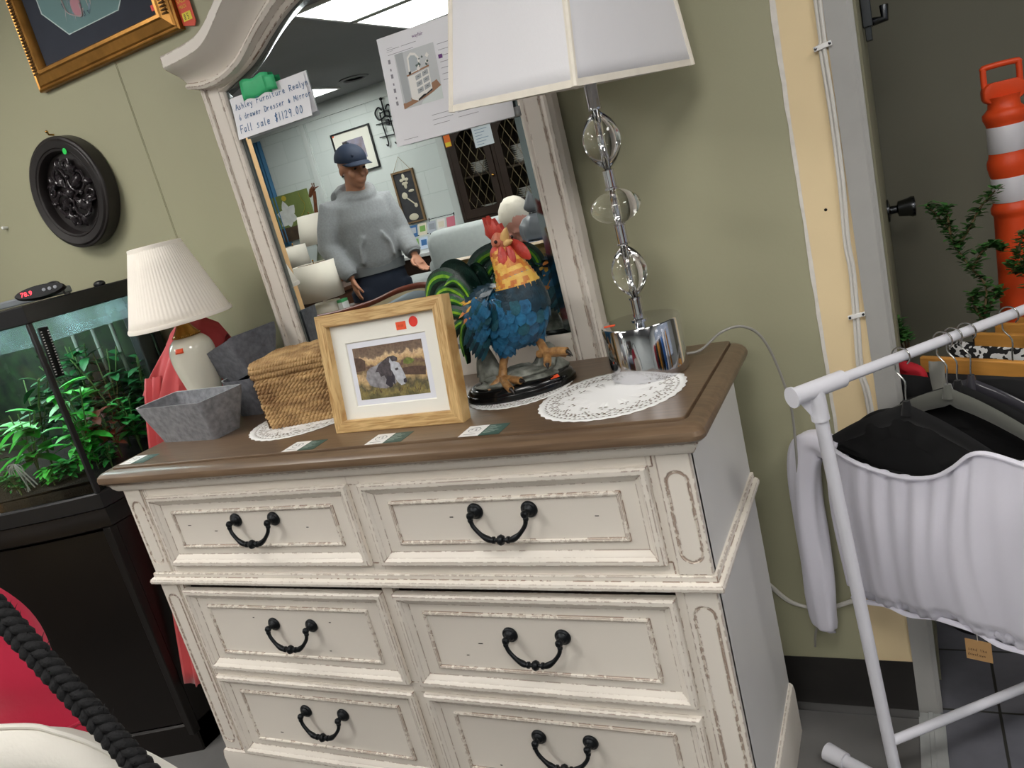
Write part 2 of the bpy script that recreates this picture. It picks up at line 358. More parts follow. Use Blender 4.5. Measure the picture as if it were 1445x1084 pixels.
b = MB(); b.lathe([(.003, 0), (.0012, .001)], 10, M=Matrix.Translation((.913, WY-.0002, 1.168)) @ Matrix.Rotation(radians(90), 4, 'X'))
base(b, 'screw_hole', mat('hole_black', '#1c1712', .9), (.913, WY, 1.168), 'small dark screw hole in the bare beige board', 'hole')
# ================================================================ DRESSER
def worn_paint(name, col, chip, amount=.5, rad=.005, glaze='#b9ad9b', chipscale=90, stretch=(1, 1, 1)):
    m = bpy.data.materials.new(name); m.use_nodes = True; n, l, b = nodes_of(m)
    tc = n.new('ShaderNodeTexCoord')
    geo = n.new('ShaderNodeNewGeometry'); bv = n.new('ShaderNodeBevel'); bv.samples = 6; bv.inputs['Radius'].default_value = rad
    dt = n.new('ShaderNodeVectorMath'); dt.operation = 'DOT_PRODUCT'; l.new(bv.outputs[0], dt.inputs[0]); l.new(geo.outputs['Normal'], dt.inputs[1])
    e = n.new('ShaderNodeMapRange'); e.inputs['From Min'].default_value = .995; e.inputs['From Max'].default_value = .90; l.new(dt.outputs['Value'], e.inputs['Value'])
    mp = n.new('ShaderNodeMapping'); mp.inputs['Scale'].default_value = stretch; l.new(tc.outputs['Object'], mp.inputs[0])
    t = n.new('ShaderNodeTexNoise'); t.inputs['Scale'].default_value = chipscale; t.inputs['Detail'].default_value = 3; l.new(mp.outputs[0], t.inputs['Vector'])
    t2 = n.new('ShaderNodeTexNoise'); t2.inputs['Scale'].default_value = 7; t2.inputs['Detail'].default_value = 2; l.new(tc.outputs['Object'], t2.inputs['Vector'])
    a = n.new('ShaderNodeMath'); a.operation = 'MULTIPLY_ADD'; a.inputs[1].default_value = .6; l.new(t2.outputs['Fac'], a.inputs[0]); l.new(t.outputs['Fac'], a.inputs[2])
    th = n.new('ShaderNodeMapRange'); th.inputs['From Min'].default_value = 1.02-amount*.28; th.inputs['From Max'].default_value = 1.06-amount*.28; l.new(a.outputs[0], th.inputs['Value'])
    mk = n.new('ShaderNodeMath'); mk.operation = 'MULTIPLY'; l.new(th.outputs[0], mk.inputs[0]); l.new(e.outputs[0], mk.inputs[1])
    # soft brushed tone of the paint itself
    t3 = n.new('ShaderNodeTexNoise'); t3.inputs['Scale'].default_value = 5; l.new(tc.outputs['Object'], t3.inputs['Vector'])
    r = n.new('ShaderNodeMixRGB'); c = lin(col); r.inputs[1].default_value = tuple(x*.94 for x in c[:3])+(1,); r.inputs[2].default_value = c; l.new(t3.outputs['Fac'], r.inputs[0])
    # glaze wiped into edges
    g = n.new('ShaderNodeMixRGB'); g.inputs[2].default_value = lin(glaze); l.new(r.outputs[0], g.inputs[1])
    gm = n.new('ShaderNodeMath'); gm.operation = 'MULTIPLY'; gm.inputs[1].default_value = .16; l.new(e.outputs[0], gm.inputs[0]); l.new(gm.outputs[0], g.inputs[0])
    x = n.new('ShaderNodeMixRGB'); x.inputs[2].default_value = lin(chip); l.new(g.outputs[0], x.inputs[1]); l.new(mk.outputs[0], x.inputs[0])
    l.new(x.outputs[0], b.inputs['Base Color']); b.inputs['Roughness'].default_value = .42
    return m
m_cream = worn_paint('distressed_cream_paint', '#e9e2d8', '#6e421f', .92, .0045)
m_side = mat('white_side_paint', '#d9d8d6', .45, var=.04, vscale=3)
m_dark_gap = mat('dark_gap', '#2a241e', .9)
m_iron = mat('black_wrought_iron', '#1c1f22', .38, .6, bump=.15, bscale=200)
m_top = bpy.data.materials.new('brown_stained_wood_top'); m_top.use_nodes = True
nn, ll, bs = nodes_of(m_top); tc = nn.new('ShaderNodeTexCoord'); mp = nn.new('ShaderNodeMapping'); mp.inputs['Scale'].default_value = (1, 14, 14)
nz = nn.new('ShaderNodeTexNoise'); nz.inputs['Scale'].default_value = 9; nz.inputs['Detail'].default_value = 6; nz2 = nn.new('ShaderNodeTexNoise'); nz2.inputs['Scale'].default_value = 3.5
rp = nn.new('ShaderNodeValToRGB'); rp.color_ramp.elements[0].color = lin('#523f30'); rp.color_ramp.elements[1].color = lin('#806a53'); rp.color_ramp.elements[0].position = .3; rp.color_ramp.elements[1].position = .72
mm = nn.new('ShaderNodeMath'); mm.operation = 'MULTIPLY_ADD'; mm.inputs[1].default_value = .5
hf = nn.new('ShaderNodeMath'); hf.operation = 'MULTIPLY'; hf.inputs[1].default_value = .5
ll.new(tc.outputs['Object'], mp.inputs[0]); ll.new(mp.outputs[0], nz.inputs['Vector']); ll.new(tc.outputs['Object'], nz2.inputs['Vector'])
ll.new(nz2.outputs['Fac'], hf.inputs[0]); ll.new(nz.outputs['Fac'], mm.inputs[0]); ll.new(hf.outputs[0], mm.inputs[2]); ll.new(mm.outputs[0], rp.inputs[0]); ll.new(rp.outputs[0], bs.inputs['Base Color'])
bs.inputs['Roughness'].default_value = .33
dresser = thing('dresser', (0, .2, 0), 'distressed cream six-drawer dresser with brown stained wood top', 'dresser')
HU, HL, D, ZT = .700, .700, .411, .952
def rloop(x0, x1, y0, y1, r, z, seg=4): return rrect(x0, x1, y0, y1, r, seg, lambda u, v: (u, v, z))
# top with a stepped rounded edge and a groove
b = MB(); rings = []
for ins, z in ((.016, .9155), (.006, .917), (.0, .923), (-.001, .930), (.001, .937), (.007, .943), (.016, .9465), (.029, .9478)):
    rings.append(rloop(-.737+ins, .737-ins, -.036+ins, .43-min(ins, .002), .02, z))
for ins, z in ((.0295, .9440), (.0325, .9440), (.033, .951), (.0345, .952)):
    rings.append(rloop(-.737+ins, .737-ins, -.036+ins, .4275, .006, z))
b.loft(rings); b.build('top', m_top, dresser, angle=28)
# bands of moulding that wrap front and both sides: profile (out, z)
def wrap(b, prof, hx, y0, yb):
    rings = []
    for o, z in prof:
        rings.append([(-hx-o, yb, z), (-hx-o, y0-o, z), (hx+o, y0-o, z), (hx+o, yb, z)])
    b.loft(rings, close=False)
    b.add([r[0] for r in rings], [tuple(range(len(rings)))]); b.add([r[3] for r in rings], [tuple(range(len(rings)))])
b = MB(); wrap(b, [(-.02, .9155), (.024, .9155), (.024, .912), (.020, .909), (.017, .900), (.012, .893), (.009, .8905), (-.02, .8905)], .698, .004, D); b.build('cornice', m_cream, dresser, angle=25)
b = MB(); wrap(b, [(-.02, .663), (.004, .663), (.0055, .6615), (.0055, .652), (.009, .651), (.0135, .648), (.0155, .643), (.0145, .637), (.010, .6345), (-.02, .6345)], .700, .002, D); b.build('waist_moulding', m_cream, dresser, angle=25)
b = MB(); wrap(b, [(-.02, .131), (.002, .131), (.007, .126), (.0095, .112), (.0095, .02), (.0095, 0), (-.02, 0)], .700, .002, D); b.build('plinth', m_cream, dresser, angle=25)
# case sides, back and face frame
for s in (-1, 1):
    b = MB(); b.box((min(s*.68, s*.699), .012, .0), (max(s*.68, s*.699), D, .916)); b.build('side_panel', m_side, dresser, smooth=False)
b = MB(); b.box((-.68, D-.012, .05), (.68, D-.002, .914)); b.build('back_panel', m_side, dresser, smooth=False)
b = MB()
for z0, z1 in ((.868, .916), (.628, .686), (.366, .390), (.12, .13)): b.box((-.632, .004, z0), (.632, .025, z1))
for x0, x1 in ((-.640, -.624), (.624, .640), (-.0145, .0145)): b.box((x0, .005, .12), (x1, .024, .916))
b.build('face_frame', m_cream, dresser, smooth=False)
b = MB(); b.box((-.632, .026, .13), (.632, .03, .90)); b.build('dust_panel', m_dark_gap, dresser, smooth=False)
# pilasters with a sunk round-ended panel
def pilaster(x0, x1, z0, z1):
    b = MB(); cx = (x0+x1)/2; hw = (x1-x0)/2; r = .0205; zt = z1-.032-r; zb = z0+.022+r; N = 12
    def stad(off):
        P = []
        for i in range(N+1): a = pi*i/N; P.append((cx+(r-off)*cos(a), zt+(r-off)*sin(a)))
        for i in range(N+1): a = pi+pi*i/N; P.append((cx+(r-off)*cos(a), zb+(r-off)*sin(a)))
        return P
    S = stad(0); O = []
    for i, (x, z) in enumerate(S):
        if i <= N:
            a = pi*i/N; t = (1, tan_(a)) if False else None
            O.append((x1, z1) if i == N//4 else (x0, z1) if i == N-N//4 else ((x1, zt+(z1-zt)*i/(N/4)) if i < N//4 else (x0, zt+(z1-zt)*(N-i)/(N/4)) if i > N-N//4 else (x1-(x1-x0)*(i-N/4)/(N/2), z1)))
        else:
            k = i-N-1
            O.append((x0, z0) if k == N//4 else (x1, z0) if k == N-N//4 else ((x0, zb-(zb-z0)*k/(N/4)) if k < N//4 else (x1, zb-(zb-z0)*(N-k)/(N/4)) if k > N-N//4 else (x0+(x1-x0)*(k-N/4)/(N/2), z0)))
    rings = [[(x, .02, z) for x, z in O], [(x, .001, z) for x, z in O], [(x+(cx-x)*.03, 0, z) for x, z in O], [(x, 0, z) for x, z in S], [(x, .0035, z) for x, z in stad(.0012)], [(x, .0035, z) for x, z in stad(.0028)], [(x, .0008, z) for x, z in stad(.0042)], [(x, .0008, z) for x, z in stad(.006)]]
    b.loft(rings); return b
for s in (-1, 1):
    for z0, z1 in ((.664, .891), (.131, .634)):
        pilaster(*sorted((s*.640, s*.699)), z0, z1).build('pilaster', m_cream, dresser, angle=25)
# drawers
def drawer_front(b, x0, x1, z0, z1):
    st = [(0, 0, .012), (0, 0, -.004), (.0035, .0035, -.0085), (.0115, .0115, -.0085), (.0150, .0150, -.0055), (.017, .017, -.002), (.026, .026, .004), (.0275, .0275, .006), (.034, .034, .006), (.058, .045, .0055),
          (.0588, .0458, .0015), (.0615, .0485, .0002), (.0645, .0515, .0012), (.0655, .0525, .0045), (.0685, .0555, .005)]
    b.loft([[(x0+i, y, z0+j), (x1-i, y, z0+j), (x1-i, y, z1-j), (x0+i, y, z1-j)] for i, j, y in st])
def bail(cx, z, y=.004):
    b = MB(); hs = .0575
    for s in (-1, 1):
        Mr = Matrix.Translation((cx+s*hs, y, z)) @ Matrix.Rotation(radians(90), 4, 'X')
        b.lathe([(.0165, 0), (.0165, .003), (.014, .006), (.012, .0065), (.0095, .010), (.006, .012), (.005, .017), (.0075, .020), (.0078, .024), (.005, .028), (.001, .029)], 20, M=Mr)
        b.sphere((cx+s*(hs+.001), y-.024, z-.008), (.0055, .0055, .006), 10, 8)
    P = bez([(cx-hs-.001, y-.024, z-.006), (cx-hs+.003, y-.026, z-.020), (cx-.040, y-.029, z-.036), (cx-.024, y-.031, z-.045), (cx-.012, y-.031, z-.046), (cx, y-.031, z-.046), (cx+.012, y-.031, z-.046), (cx+.024, y-.031, z-.045), (cx+.040, y-.029, z-.036), (cx+hs-.003, y-.026, z-.020), (cx+hs+.001, y-.024, z-.006)], 5)
    rr = []
    for p in P:
        d = abs(p.x-cx); rr.append(.0042+.0022*math.exp(-((d-.028)/.010)**2))
    b.tube(P, rr, 10)
    Mx = Matrix.Translation((cx, y-.031, z-.046)) @ Matrix.Rotation(radians(90), 4, 'Y')
    b.lathe([(.003, -.020), (.0068, -.0175), (.0068, -.0135), (.0035, -.0115), (.0035, -.0075), (.0085, -.005), (.0105, 0), (.0085, .005), (.0035, .0075), (.0035, .0115), (.0068, .0135), (.0068, .0175), (.003, .020)], 16, M=Mx)
    return b
DR = {'top': (.683, .870, .798), 'middle': (.388, .616, .525), 'bottom': (.127, .367, .280)}
for row, (z0, z1, zh) in DR.items():
    for s in (-1, 1):
        x0, x1 = sorted((s*.0145, s*.6235)); b = MB(); drawer_front(b, x0, x1, z0, z1)
        o = b.build('drawer', m_cream, dresser, angle=20)
        hx = .3265 if s > 0 else -.304
        bail(hx, zh).build('handle', m_iron, o)['label'] = 'black iron bail handle'
        # small dents knocked in as distressing
        rnd = random.Random(int(z0*1000)+s)
        b = MB()
        for k in range(4):
            x = rnd.uniform(x0+.08, x1-.08); z = rnd.uniform(z0+.06, z1-.06)
            if abs(x-hx) < .08: continue
            b = MB(); b.cbox((x, .0048, z), (rnd.uniform(.004, .012), .0006, .0016)); b.build('dent', m_dark_gap, o, smooth=False)
b = MB(); b.box((-.7, .03, 0), (.7, .05, .12)); b.build('kick_board', m_dark_gap, dresser, smooth=False)

# ================================================================ DRESSER MIRROR
m_mframe = worn_paint('distressed_mirror_paint', '#dad2c8', '#6a472b', .72, .0045, stretch=(1, 1, .5))
m_mirror = mat('mirror_silver', '#e4eaea', .0, 1)
m_bev = mat('mirror_bevel_edge', '#8b9496', .08, 1)
MX = -.017; YF = .432
dm = thing('dresser_mirror', (MX, .46, ZT), 'arched cream distressed mirror standing behind the things on the dresser', 'mirror')
inner = [(-.377, 1.742), (-.345, 1.752), (-.300, 1.765), (-.264, 1.778), (-.225, 1.798), (-.190, 1.819), (-.150, 1.840), (-.110, 1.857), (-.06, 1.872), (0, 1.878)]
bead = [(-.462, 1.772), (-.420, 1.762), (-.370, 1.760), (-.325, 1.768), (-.280, 1.784), (-.235, 1.812), (-.190, 1.840), (-.130, 1.872), (-.07, 1.893), (0, 1.902)]
outer = [(-.474, 1.822), (-.440, 1.823), (-.395, 1.826), (-.352, 1.832), (-.318, 1.846), (-.285, 1.868), (-.245, 1.897), (-.185, 1.935), (-.10, 1.965), (0, 1.978)]
def full(P): 
    Q = bez([(x, z, 0) for x, z in P], 5); L = [(p.x, p.y) for p in Q]; return L + [(-x, z) for x, z in L[-2::-1]]
I_, B_, O_ = full(inner), full(bead), full(outer)
lp = lambda a, b, t: (a[0]+(b[0]-a[0])*t, a[1]+(b[1]-a[1])*t)
rings = []
for i in range(len(I_)):
    I, B, O = I_[i], B_[i], O_[i]
    up = 0.0
    row = [(I, .444), (I, .437), (lp(I, B, .12), .430), (lp(I, B, .30), .434), (lp(I, B, .5), .431), (lp(I, B, .8), .428), (lp(I, B, .92), .418), (B, .409), (lp(B, O, .12), .405), (lp(B, O, .22), .410), (lp(B, O, .28), .418), (lp(B, O, .45), .413), (lp(B, O, .65), .400), (lp(B, O, .85), .382), (O, .370), ((O[0], O[1]+.004), .367), ((O[0], O[1]+.028), .367), ((O[0], O[1]+.031), .370), ((O[0], O[1]+.031), .476), (I, .476)]
    rings.append([(MX+p[0], y, p[1]) for p, y in row])
b = MB(); b.loft(rings); b.build('crown', m_mframe, dm, angle=25)
prof = [(.376, .444), (.376, .438), (.379, .434), (.384, .4325), (.390, .434), (.392, .432), (.424, .432), (.426, .436), (.429, .436), (.431, .430), (.438, .428), (.444, .430), (.446, .435), (.451, .444), (.451, .476), (.376, .476)]
for s in (-1, 1):
    b = MB(); b.loft([[(MX+s*x, y, z) for x, y in prof] for z in (.93, 1.30, 1.785)]); b.build('stile', m_mframe, dm, angle=25)
b = MB(); pr2 = [(.93, .432), (1.003, .432), (1.008, .434), (1.013, .438), (1.016, .444), (1.016, .476), (.93, .476)]
b.loft([[(MX+x, y+.0003, z) for z, y in pr2] for x in (-.3765, 0, .3765)]); b.build('bottom_rail', m_mframe, dm, angle=25)
# glass with a polished bevel
edge = [(-.377, 1.01)] + [p for p in I_] + [(.377, 1.01)]
def inset(P, d):
    out = []
    for i, p in enumerate(P):
        a = Vector(P[i-1]); c = Vector(P[(i+1) % len(P)]); t = (c-a).normalized(); nrm = Vector((t.y, -t.x))
        out.append((p[0]+nrm.x*d, p[1]+nrm.y*d))
    return out
E2 = inset(edge, .017); E2[0] = (-.36, 1.027); E2[-1] = (.36, 1.027)
for i in range(1, len(E2)//2):
    E2[i] = (max(E2[i][0], -.36+.0004*(i-1)), E2[i][1]); E2[-1-i] = (min(E2[-1-i][0], .36-.0004*(i-1)), E2[-1-i][1])
E2[1] = (-.36, E2[2][1]-.002); E2[-2] = (.36, E2[-3][1]-.002)
b = MB(); b.add([(MX+x, .4405, z) for x, z in E2], [tuple(range(len(E2)))])
# tessellate bevel band
b.m(1); n = len(edge); b.loft([[(MX+x, .4405, z) for x, z in E2], [(MX+x, .4425, z) for x, z in edge]], True, False, False)
b.m(1); b.loft([[(MX+x, .4425, z) for x, z in edge], [(MX+x, .447, z) for x, z in edge]], True, False, True)
b.build('glass', [m_mirror, m_bev], dm, smooth=False)
# papers taped to the glass
m_paper = mat('white_paper', '#e9e9ee', .8, var=.015, vscale=6)
m_ink = mat('blue_ink', '#1f5c8f', .6)
m_green_tape = mat('green_masking_tape', '#35b173', .55, var=.06, vscale=40)
def bow(u): return .0
nt = thing('price_note', (-.265, .436, 1.676), 'white handwritten dresser price note hanging from green tape on the mirror', 'note')
def sheet(b, x0, x1, z0, z1, yfn, skew=0, nx=10, nz=8, th=.0003):
    F = lambda u, v: (x0+(x1-x0)*u, yfn(u, v), z0+(z1-z0)*v+skew*(u-.5))
    g = [[F(i/nx, j/nz) for i in range(nx+1)] for j in range(nz+1)]
    g2 = [[(x, y+th, z) for x, y, z in r] for r in g]
    b.sheet(g); b.sheet(g2)
    return F
b = MB(); ynote = lambda u, v: .436-.012*(1-v)**2-.002*sin(u*5)-.008*max(0, u-.6)**2
F = sheet(b, -.385, -.148, 1.6245, 1.722, ynote); b.build('card', m_paper, nt, angle=180)
b = MB(); F2 = sheet(b, -.380, -.140, 1.632, 1.7235, lambda u, v: .4385); b.build('card', m_paper, nt, angle=180)
b = MB(); fn = lambda u, v, l: (-.385+u, ynote(u/.237, v/.0975)-l-.0003, 1.6245+v)
write(b, 'Ashley Furniture Realyn', fn, .012, .068, .0130, .0128, lw=.0014)
write(b, '6 drawer Dresser & Mirror', fn, .016, .043, .0130, .0112, lw=.0014)
write(b, 'Fall sale $1129.00', fn, .012, .013, .0175, .0150, lw=.0017)
b.build('handwriting', m_ink, nt, smooth=False)
b = MB(); g = []
for j in range(6):
    v = j/5; g.append([(-.340+.092*(i/8)+.004*v, .4335-.0015*sin(pi*v)-.002*(i/8)*(v), 1.706+.045*v+.003*sin(i*1.3)) for i in range(9)])
b.sheet(g); g = [[(-.262+.035*(i/4), .4305-.004*sin(pi*(i/4)), 1.712+.033*j/4-.006*i/4) for i in range(5)] for j in range(5)]; b.sheet(g)
b.build('tape', m_green_tape, nt, solid=.0003)['label'] = 'green masking tape'
# printed listing sheet
ps = thing('printed_sheet', (.21, .436, 1.61), 'printed white listing page with dresser picture, taped on the mirror behind the lampshade', 'paper')
A_, B2, C_, D_ = Vector((.068, 0, 1.730)), Vector((.053, 0, 1.502)), Vector((.350, 0, 1.494)), Vector((.362, 0, 1.722))
def P2(u, v, lift=0):
    p = (B2*(1-u)+C_*u)*(1-v)+(A_*(1-u)+D_*u)*v
    return (p.x, .4365-.010*(1-v)**1.5*(1-.4*u)-.003*sin(u*3)-lift, p.z)
b = MB(); b.sheet([[P2(i/12, j/12) for i in range(13)] for j in range(13)]); b.sheet([[P2(i/12, j/12, -.0003) for i in range(13)] for j in range(13)]); b.build('page', m_paper, ps, angle=180)
m_txt = mat('grey_print', '#8d8b93', .8); m_txt2 = mat('purple_print', '#6b3f7d', .8)
b = MB(); W2 = .30; H2 = .228
fp = lambda x, z: P2(x/W2, z/H2, .0005)
rnd = random.Random(5)
def line(x0, x1, z, t=.0009): b.add([fp(x0, z), fp(x1, z), fp(x1, z+t), fp(x0, z+t)], [(0, 1, 2, 3)])
line(.02, .29, .203, .0005); line(.02, .29, .196, .0005); line(.022, .055, .199); line(.06, .10, .199); line(.022, .09, .189); line(.022, .06, .01)
for k in range(7): line(.15, .15+rnd.uniform(.05, .13), .18-k*.012)
for k in range(3):
    line(.105, .105+rnd.uniform(.04, .06), .045-k*.010); line(.17, .17+rnd.uniform(.04, .06), .047-k*.010)
for k, z in enumerate((.172, .157, .142, .127, .112, .098, .085)):
    s = .0035 if k % 2 else .006; b.add([fp(.022-s/2, z), fp(.022+s/2, z), fp(.022+s/2, z+s*1.4), fp(.022-s/2, z+s*1.4)], [(0, 1, 2, 3)])
b.build('print', m_txt, ps, smooth=False)
b = MB(); text_mb(b, 'wayfair', .010, lambda x, z: fp(.092+x, .208+z)); b.build('logo', m_txt2, ps, smooth=False)
b = MB(); b.add([fp(.148, .152), fp(.158, .152), fp(.158, .160), fp(.148, .160)], [(0, 1, 2, 3)]); b.build('printed_button', m_txt2, ps, smooth=False)
# the little dresser photo printed on the page, as flat shapes
b = MB(); px0, px1, pz0, pz1 = .038, .142, .073, .187
q = lambda u, v, l=.0004: P2((px0+(px1-px0)*u)/W2, (pz0+(pz1-pz0)*v)/H2, l)
def poly(P, mi, l): b.m(mi); b.add([q(u, v, l) for u, v in P], [tuple(range(len(P)))])
poly([(0, 0), (1, 0), (1, 1), (0, 1)], 0, .0004); poly([(0, 0), (.55, .10), (1, .22), (1, .42), (0, .1)], 1, .0006); poly([(.45, 0), (1, 0), (1, .24), (.5, .06)], 5, .0007)
poly([(.05, .1), (.22, .12), (.22, 1), (.02, 1)], 6, .0006)
poly([(.24, .14), (.40, .08), (.78, .20), (.78, .60), (.40, .55), (.24, .55)], 2, .0008); poly([(.22, .55), (.80, .62), (.80, .65), (.22, .58)], 1, .0010)
for r_ in range(3):
    for c_ in range(2):
        u0 = .42+.18*c_; v0 = .20+.12*r_+.035*c_; poly([(u0, v0), (u0+.15, v0+.03), (u0+.15, v0+.115), (u0, v0+.085)], 6, .0010); poly([(u0+.05, v0+.05), (u0+.10, v0+.06), (u0+.10, v0+.07), (u0+.05, v0+.06)], 3, .0012)
poly([(.40, .08), (.78, .20), (.78, .23), (.62, .17), (.55, .17), (.40, .11)], 3, .0012)
poly([(.28, .58), (.58, .62), (.60, .82), (.52, .92), (.40, .95), (.30, .88)], 2, .0010); poly([(.32, .60), (.54, .63), (.56, .81), (.50, .88), (.40, .90), (.34, .86)], 4, .0012)
for k in range(12):
    u = rnd.uniform(.5, .82); v = rnd.uniform(.64, .9); s = rnd.uniform(.02, .05); poly([(u-s, v), (u, v-s), (u+s, v), (u, v+s)], 7 if k % 2 else 2, .0014+.00005*k)
poly([(.28, .57), (.34, .58), (.34, .63), (.28, .62)], 3, .0014)
b.build('picture', [mat('print_wall', '#c9ccce', .8), mat('print_wood', '#a07a60', .8), mat('print_white', '#eceae6', .8), mat('print_black', '#2d2a2c', .8), mat('print_mirror', '#b4bcc0', .8), mat('print_rug', '#d8e0de', .8), mat('print_grey', '#aeb2b5', .8), mat('print_leaf', '#5d6a66', .8)], ps, smooth=False)
# a lone clear tape corner at the right hand end of the page
b = MB(); b.sheet([[(.335+.03*i, .4335, 1.492+.02*j) for i in range(2)] for j in range(2)]); b.build('tape', mat('grey_tape', '#a9aaac', .3), ps, solid=.0005)
# ================================================================ THINGS ON THE DRESSER
m_doily = mat('white_paper_lace', '#f1f1f0', .8)
def doily(name_lb, c, R, seed, z=ZT+.0004):
    """round paper lace: solid middle, bands of small holes, scalloped edge"""
    rnd = random.Random(seed); b = MB(); NA = 144
    radii = [0, .30, .52, .55, .58, .61, .64, .67, .70, .73, .76, .79, .82, .85, .88, .91, .94, 1.0]
    def pt(i, j):
        a = 2*pi*j/NA; r = radii[i]*R
        if i == len(radii)-1: r *= 1+.012*cos(a*36)
        return (c[0]+r*cos(a), c[1]+r*sin(a), z+.0007*max(0, radii[i]-.8)*5*(1+sin(a*3+seed))*.6)
    vs = [pt(i, j) for i in range(len(radii)) for j in range(NA)]; fs = []
    for i in range(len(radii)-1):
        for j in range(NA):
            hole = False; k = j % 12
            if i == 2: hole = k in (0, 1, 3, 4)
            elif i in (4, 5): hole = (k == 2 and i == 4)
            elif i in (6, 7, 8): hole = (k in (6, 8) and i != 7) or (k == 7 and i == 7)
            elif i in (9, 10): hole = (k in (1, 3, 5, 9, 11)) if i == 9 else k in (2, 4, 10)
            elif i == 11: hole = k in (0, 2, 4, 6, 8, 10)
            elif i == 12: hole = k in (1, 5, 9)
            elif i == 14: hole = j % 2 == 0
            elif i == 15: hole = False
            if hole: continue
            fs.append((i*NA+j, i*NA+(j+1) % NA, (i+1)*NA+(j+1) % NA, (i+1)*NA+j))
    b.add(vs, fs)
    return base(b, 'doily', m_doily, (c[0], c[1], z), name_lb, 'doily', 'paper doilies', solid=.0003)
doily('large round white paper lace doily in front of the chrome lamp base', (.530, .157), .140, 1)
doily('white paper lace doily mostly hidden under the rooster figurine', (.300, .245), .112, 2)
doily('white paper lace doily lying under the woven seagrass basket', (-.262, .232), .150, 3)
# business cards
m_cw = mat('card_white', '#f0efec', .6); m_cg = mat('card_dark_green', '#3c5850', .5, var=.1, vscale=120); m_cp = mat('card_print', '#77797a', .7); m_cp2 = mat('card_pale_print', '#a7b7ae', .7)
cards = [((-.650, .038), .02, 'white and green business card at the left corner of the dresser top'), ((-.114, .027), .0, 'white and green business card in front of the seagrass basket'), ((.106, .026), .02, 'white and green business card in front of the framed horse picture'), ((.324, .022), .0, 'white and green business card right of the framed picture, before the rooster')]
def make_card(x, y, rz, lb):
    t = thing('business_card', (x, y, ZT), lb, 'card', 'business cards along the dresser front', rz)
    b = MB(); b.box((-.043, -.026, 0), (.0, .026, .0006)).m(1); b.box((.0, -.026, 0), (.043, .026, .0006)); b.build('card', [m_cw, m_cg], t, local=True, smooth=False)
    b = MB(); C0 = [(-.022+.013*cos(2*pi*k/20), .004+.012*sin(2*pi*k/20)) for k in range(20)]
    for k in range(20):
        (x0, y0), (x1, y1) = C0[k], C0[(k+1) % 20]; b.add([(x0, y0, .0008), (x1, y1, .0008), (x1*.9-.0022, y1*.9, .0008), (x0*.9-.0022, y0*.9, .0008)], [(0, 1, 2, 3)])
    for dx, dy in ((-.006, .004), (.002, .006), (.004, 0)): b.add([(-.022+dx-.003, dy, .0008), (-.022+dx+.003, dy, .0008), (-.022+dx, dy+.005, .0008)], [(0, 1, 2)])
    b.box((-.036, -.018, .0007), (-.010, -.0165, .0008)); b.build('emblem', m_cp, t, local=True, smooth=False)
    b = MB()
    for k in range(7): b.box((.004, .018-k*.0055, .0007), (.004+.012+.02*((k*37) % 10)/10, .0195-k*.0055, .0008))
    b.build('print', m_cp2, t, local=True, smooth=False)
    return t
for (x, y), rz, lb in cards: make_card(x, y, rz, lb)

# ---------------------------------------------------------------- crystal lamp
m_crystal = mat('clear_crystal', '#ffffff', 0, trans=1, ior=1.5)
m_shadew = mat('white_linen_shade', '#e9e8ec', .85, var=.02, vscale=3, bump=.12, bscale=400, stretch=(1, 1, .15))
m_shadetrim = mat('cream_shade_tape', '#ece5d8', .85, var=.05, vscale=30)
m_orange = mat('orange_sticker', '#f0592f', .5, emit=0)
LX, LY = .576, .27
cl = thing('crystal_table_lamp', (LX, LY, ZT), 'tall crystal and chrome table lamp with white rectangular shade', 'lamp')
b = MB(); b.lathe([(.0745, .0005), (.076, .002), (.076, .104), (.0745, .1062), (.070, .1066), (.016, .1066)], 64, (LX, LY, ZT), M=None); b.build('base', m_chrome, cl)
b = MB()
b.lathe([(.016, 1.0585), (.016, 1.061), (.0105, 1.063), (.0105, 1.100), (.013, 1.101), (.013, 1.104), (.0045, 1.105), (.0045, 1.205), (.012, 1.206), (.013, 1.208), (.0105, 1.21), (.0105, 1.243), (.013, 1.244), (.0045, 1.247), (.0045, 1.308), (.013, 1.310), (.013, 1.313), (.0105, 1.315), (.0105, 1.345), (.013, 1.346), (.0045, 1.348), (.0045, 1.452), (.012, 1.453), (.0125, 1.456), (.0115, 1.459), (.0115, 1.51), (.016, 1.512), (.016, 1.56)], 28, (LX, LY, 0)); b.build('stem', m_chrome, cl)
def crystal(z0, z1, r, pw=1.0, flat=1.0):
    b = MB(); P = []
    N = 26
    for i in range(N+1):
        t = i/N; P.append((max(.0055, r*sin(pi*t)**pw) if 0 < i < N else .0055, z0+(z1-z0)*t))
    rings = []
    for q, z in P: rings.append([Vector((LX+max(q, .0055)*cos(2*pi*j/48), LY+max(q*flat, .0055)*sin(2*pi*j/48), z)) for j in range(48)])
    inner = [[Vector((LX+.0052*cos(2*pi*j/48), LY+.0052*sin(2*pi*j/48), z)) for j in range(48)] for z in (z1, z0)]
    rr = rings+inner+[rings[0]]
    b.loft(rr, True, False, False)
    return b
crystal(1.105, 1.205, .034, .62, .9).build('crystal', m_crystal, cl, angle=180)['label'] = 'lower pointed crystal'
crystal(1.245, 1.311, .047, .55, 1.0).build('crystal', m_crystal, cl, angle=180)['label'] = 'middle round crystal'
crystal(1.348, 1.452, .035, .62, .9).build('crystal', m_crystal, cl, angle=180)['label'] = 'upper pointed crystal'
th = -.273; a_, b_ = .265, .385; zb, zt_ = 1.499, 1.745
